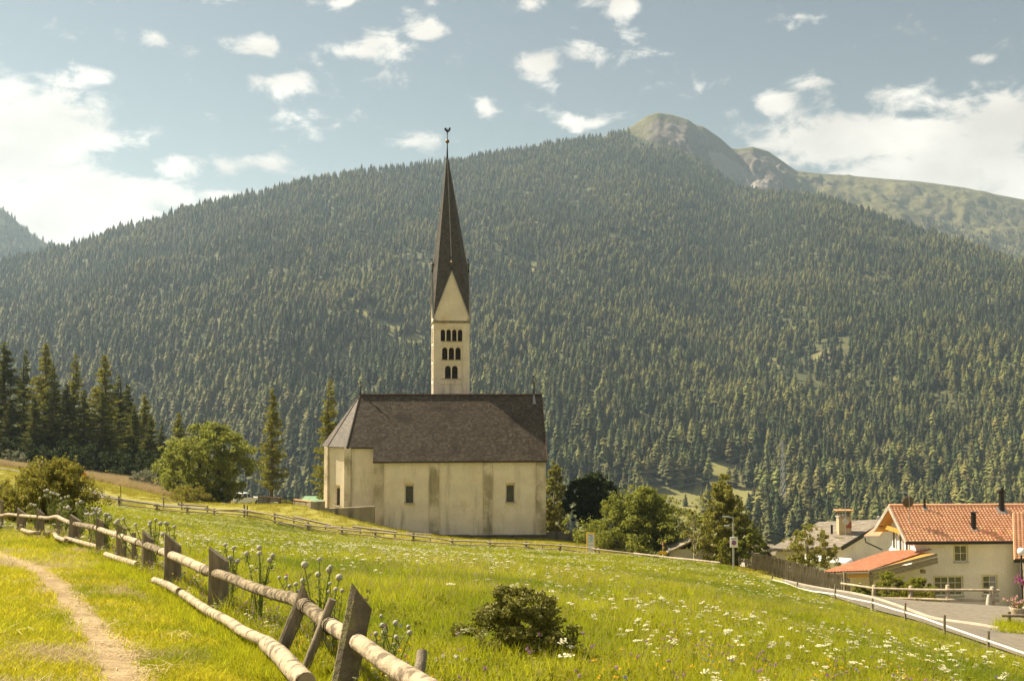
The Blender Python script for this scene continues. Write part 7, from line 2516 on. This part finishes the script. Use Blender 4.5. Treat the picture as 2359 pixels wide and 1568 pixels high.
def thistle(bu_, Y, heads, label, group, scale=1.0, seed=0):
    base = GU(bu_, Y); e = empty('woolly_thistle', base, 0, label, 'thistle', group); r = random.Random(seed)
    st = MB(); LC = []
    for j, hd in enumerate(heads):
        u, v = hd[:2]
        tip_ = P(u, v, Y + r.uniform(-.12, .12))
        if tip_.z < base.z + .15: tip_.z = base.z + .15
        jn_ = base.lerp(tip_, r.uniform(.35, .6)); jn_.x = base.x + (tip_.x - base.x) * r.uniform(.15, .5)
        rd = .007 * scale
        st.tube([base - Vector((0, 0, .05)), jn_, tip_ - Vector((0, 0, .02))], [rd * 1.2, rd, rd * .7], 6)
        for k in range(6):
            f = r.uniform(.15, .95); p = base.lerp(jn_, f * 2) if f < .5 else jn_.lerp(tip_, f * 2 - 1)
            LC.append(tuple(p - base))
        h = link_mesh('head', HEADS[1 if len(hd) > 2 else 0], e)
        h.location = tip_ - base; h.scale = [scale * r.uniform(.65, 1.02)] * 3; h.rotation_euler = (r.uniform(-.35, .35), r.uniform(-.35, .35), r.uniform(0, 6))
    st.build('stem', M['stem'], e, world=e)
    V, F_, A = leaves(np.array(LC), np.full(len(LC), .05 * scale), 4, .13 * scale, seed + 5, aspect=.10)
    link_mesh('leaves', np_mesh('leaves', V, F_, M['thistle'], attr=A), e)


Z4 = lambda x, y, *k: (518.4 + .2656 * x, 1152 + .2656 * y) + k
thistle(738, 8.9, [Z4(820, 510), Z4(690, 555), Z4(915, 575), Z4(905, 600), Z4(808, 640), Z4(990, 665), Z4(675, 695)], 'tall seven-headed woolly thistle behind the leaning posts', None, 1.05, 1)
thistle(598, 11, [Z4(297, 408), Z4(300, 457), Z4(413, 475), Z4(187, 460), Z4(387, 515)], 'five-headed woolly thistle in the meadow behind the bark-covered rail', None, 1.15, 2)
thistle(534, 13, [Z4(75, 412), Z4(45, 495), Z4(68, 525), Z4(110, 525), Z4(2, 385)], 'woolly thistle beside the tall split post', None, 1.2, 3)
thistle(878, 7.9, [Z4(1308, 1153), Z4(1380, 1145), Z4(1393, 1105, 1), Z4(1590, 1093), Z4(1480, 1060), Z4(1470, 1247)], 'woolly thistle with one purple bloom beside the mossy post', None, .85, 4)
thistle(905, 7.7, [Z4(1485, 1183), Z4(1600, 1145), Z4(1365, 1080), Z4(1355, 1000)], 'smaller woolly thistle next to the purple-blooming one', None, .75, 5)
thistle(1040, 8.6, [Z4(2015, 1440), Z4(2090, 1415), Z4(1895, 1413), Z4(1830, 1435), Z4(1955, 1440), Z4(2000, 1475), Z4(1890, 1487, 1), Z4(1840, 1513, 1)], 'low thistle group beyond the round end post', None, .75, 6)
thistle(690, 10, [Z4(560, 740), Z4(615, 725), Z4(680, 725, 1), Z4(530, 670, 1), Z4(470, 668), Z4(640, 790)], 'mixed purple and woolly thistle along the middle of the near fence', None, .8, 7)
thistle(770, 8.6, [Z4(960, 770), Z4(1015, 780), Z4(910, 720), Z4(900, 790)], 'small pale thistle between the leaning posts and mossy post', None, .8, 8)
Z7 = lambda x, y, *k: (.1709 * x, 1036.8 + .1709 * y) + k
thistle(318, 19, [Z7(1595, 945), Z7(1665, 925), Z7(1565, 980), Z7(1480, 910)], 'woolly thistle rising behind the cluster of split posts', None, 1.5, 9)
thistle(355, 17, [Z7(2030, 965), Z7(2100, 935), Z7(2020, 1005), Z7(2160, 985), Z7(1830, 1000)], 'woolly thistle between split posts in the middle of the near fence', None, 1.35, 10)
thistle(400, 16, [Z7(2235, 980), Z7(2260, 990), Z7(2350, 1030), Z7(2195, 1130)], 'woolly thistle just behind the tall slanting post', None, 1.2, 11)
clus = [(128, 30, [(600, 545), (640, 535), (690, 570), (725, 580), (620, 605), (765, 590), (680, 635)]), (140, 29, [(825, 650), (880, 630), (925, 620), (850, 690), (820, 720), (790, 600)]), (150, 28, [(870, 770), (920, 760), (945, 790), (915, 775)]), (82, 30, [(540, 645), (420, 725), (455, 735), (480, 740)]),
        (188, 26, [(1090, 690), (1120, 700), (1035, 715), (1045, 740), (1155, 800)]), (222, 24, [(1250, 785), (1310, 775), (1295, 800), (1360, 820), (1290, 820), (1270, 850)]), (208, 25, [(1160, 860), (1190, 860), (1240, 865), (1330, 850), (1350, 795)]), (246, 22, [(1415, 880), (1455, 870), (1480, 905), (1425, 860)])]
for i, (u, Y, hs) in enumerate(clus):
    thistle(u, Y, [Z7(*h) for h in hs], 'many-headed woolly thistle crowding the rail before the large wild bush', 'thistles before the wild bush', 1.7, 20 + i)
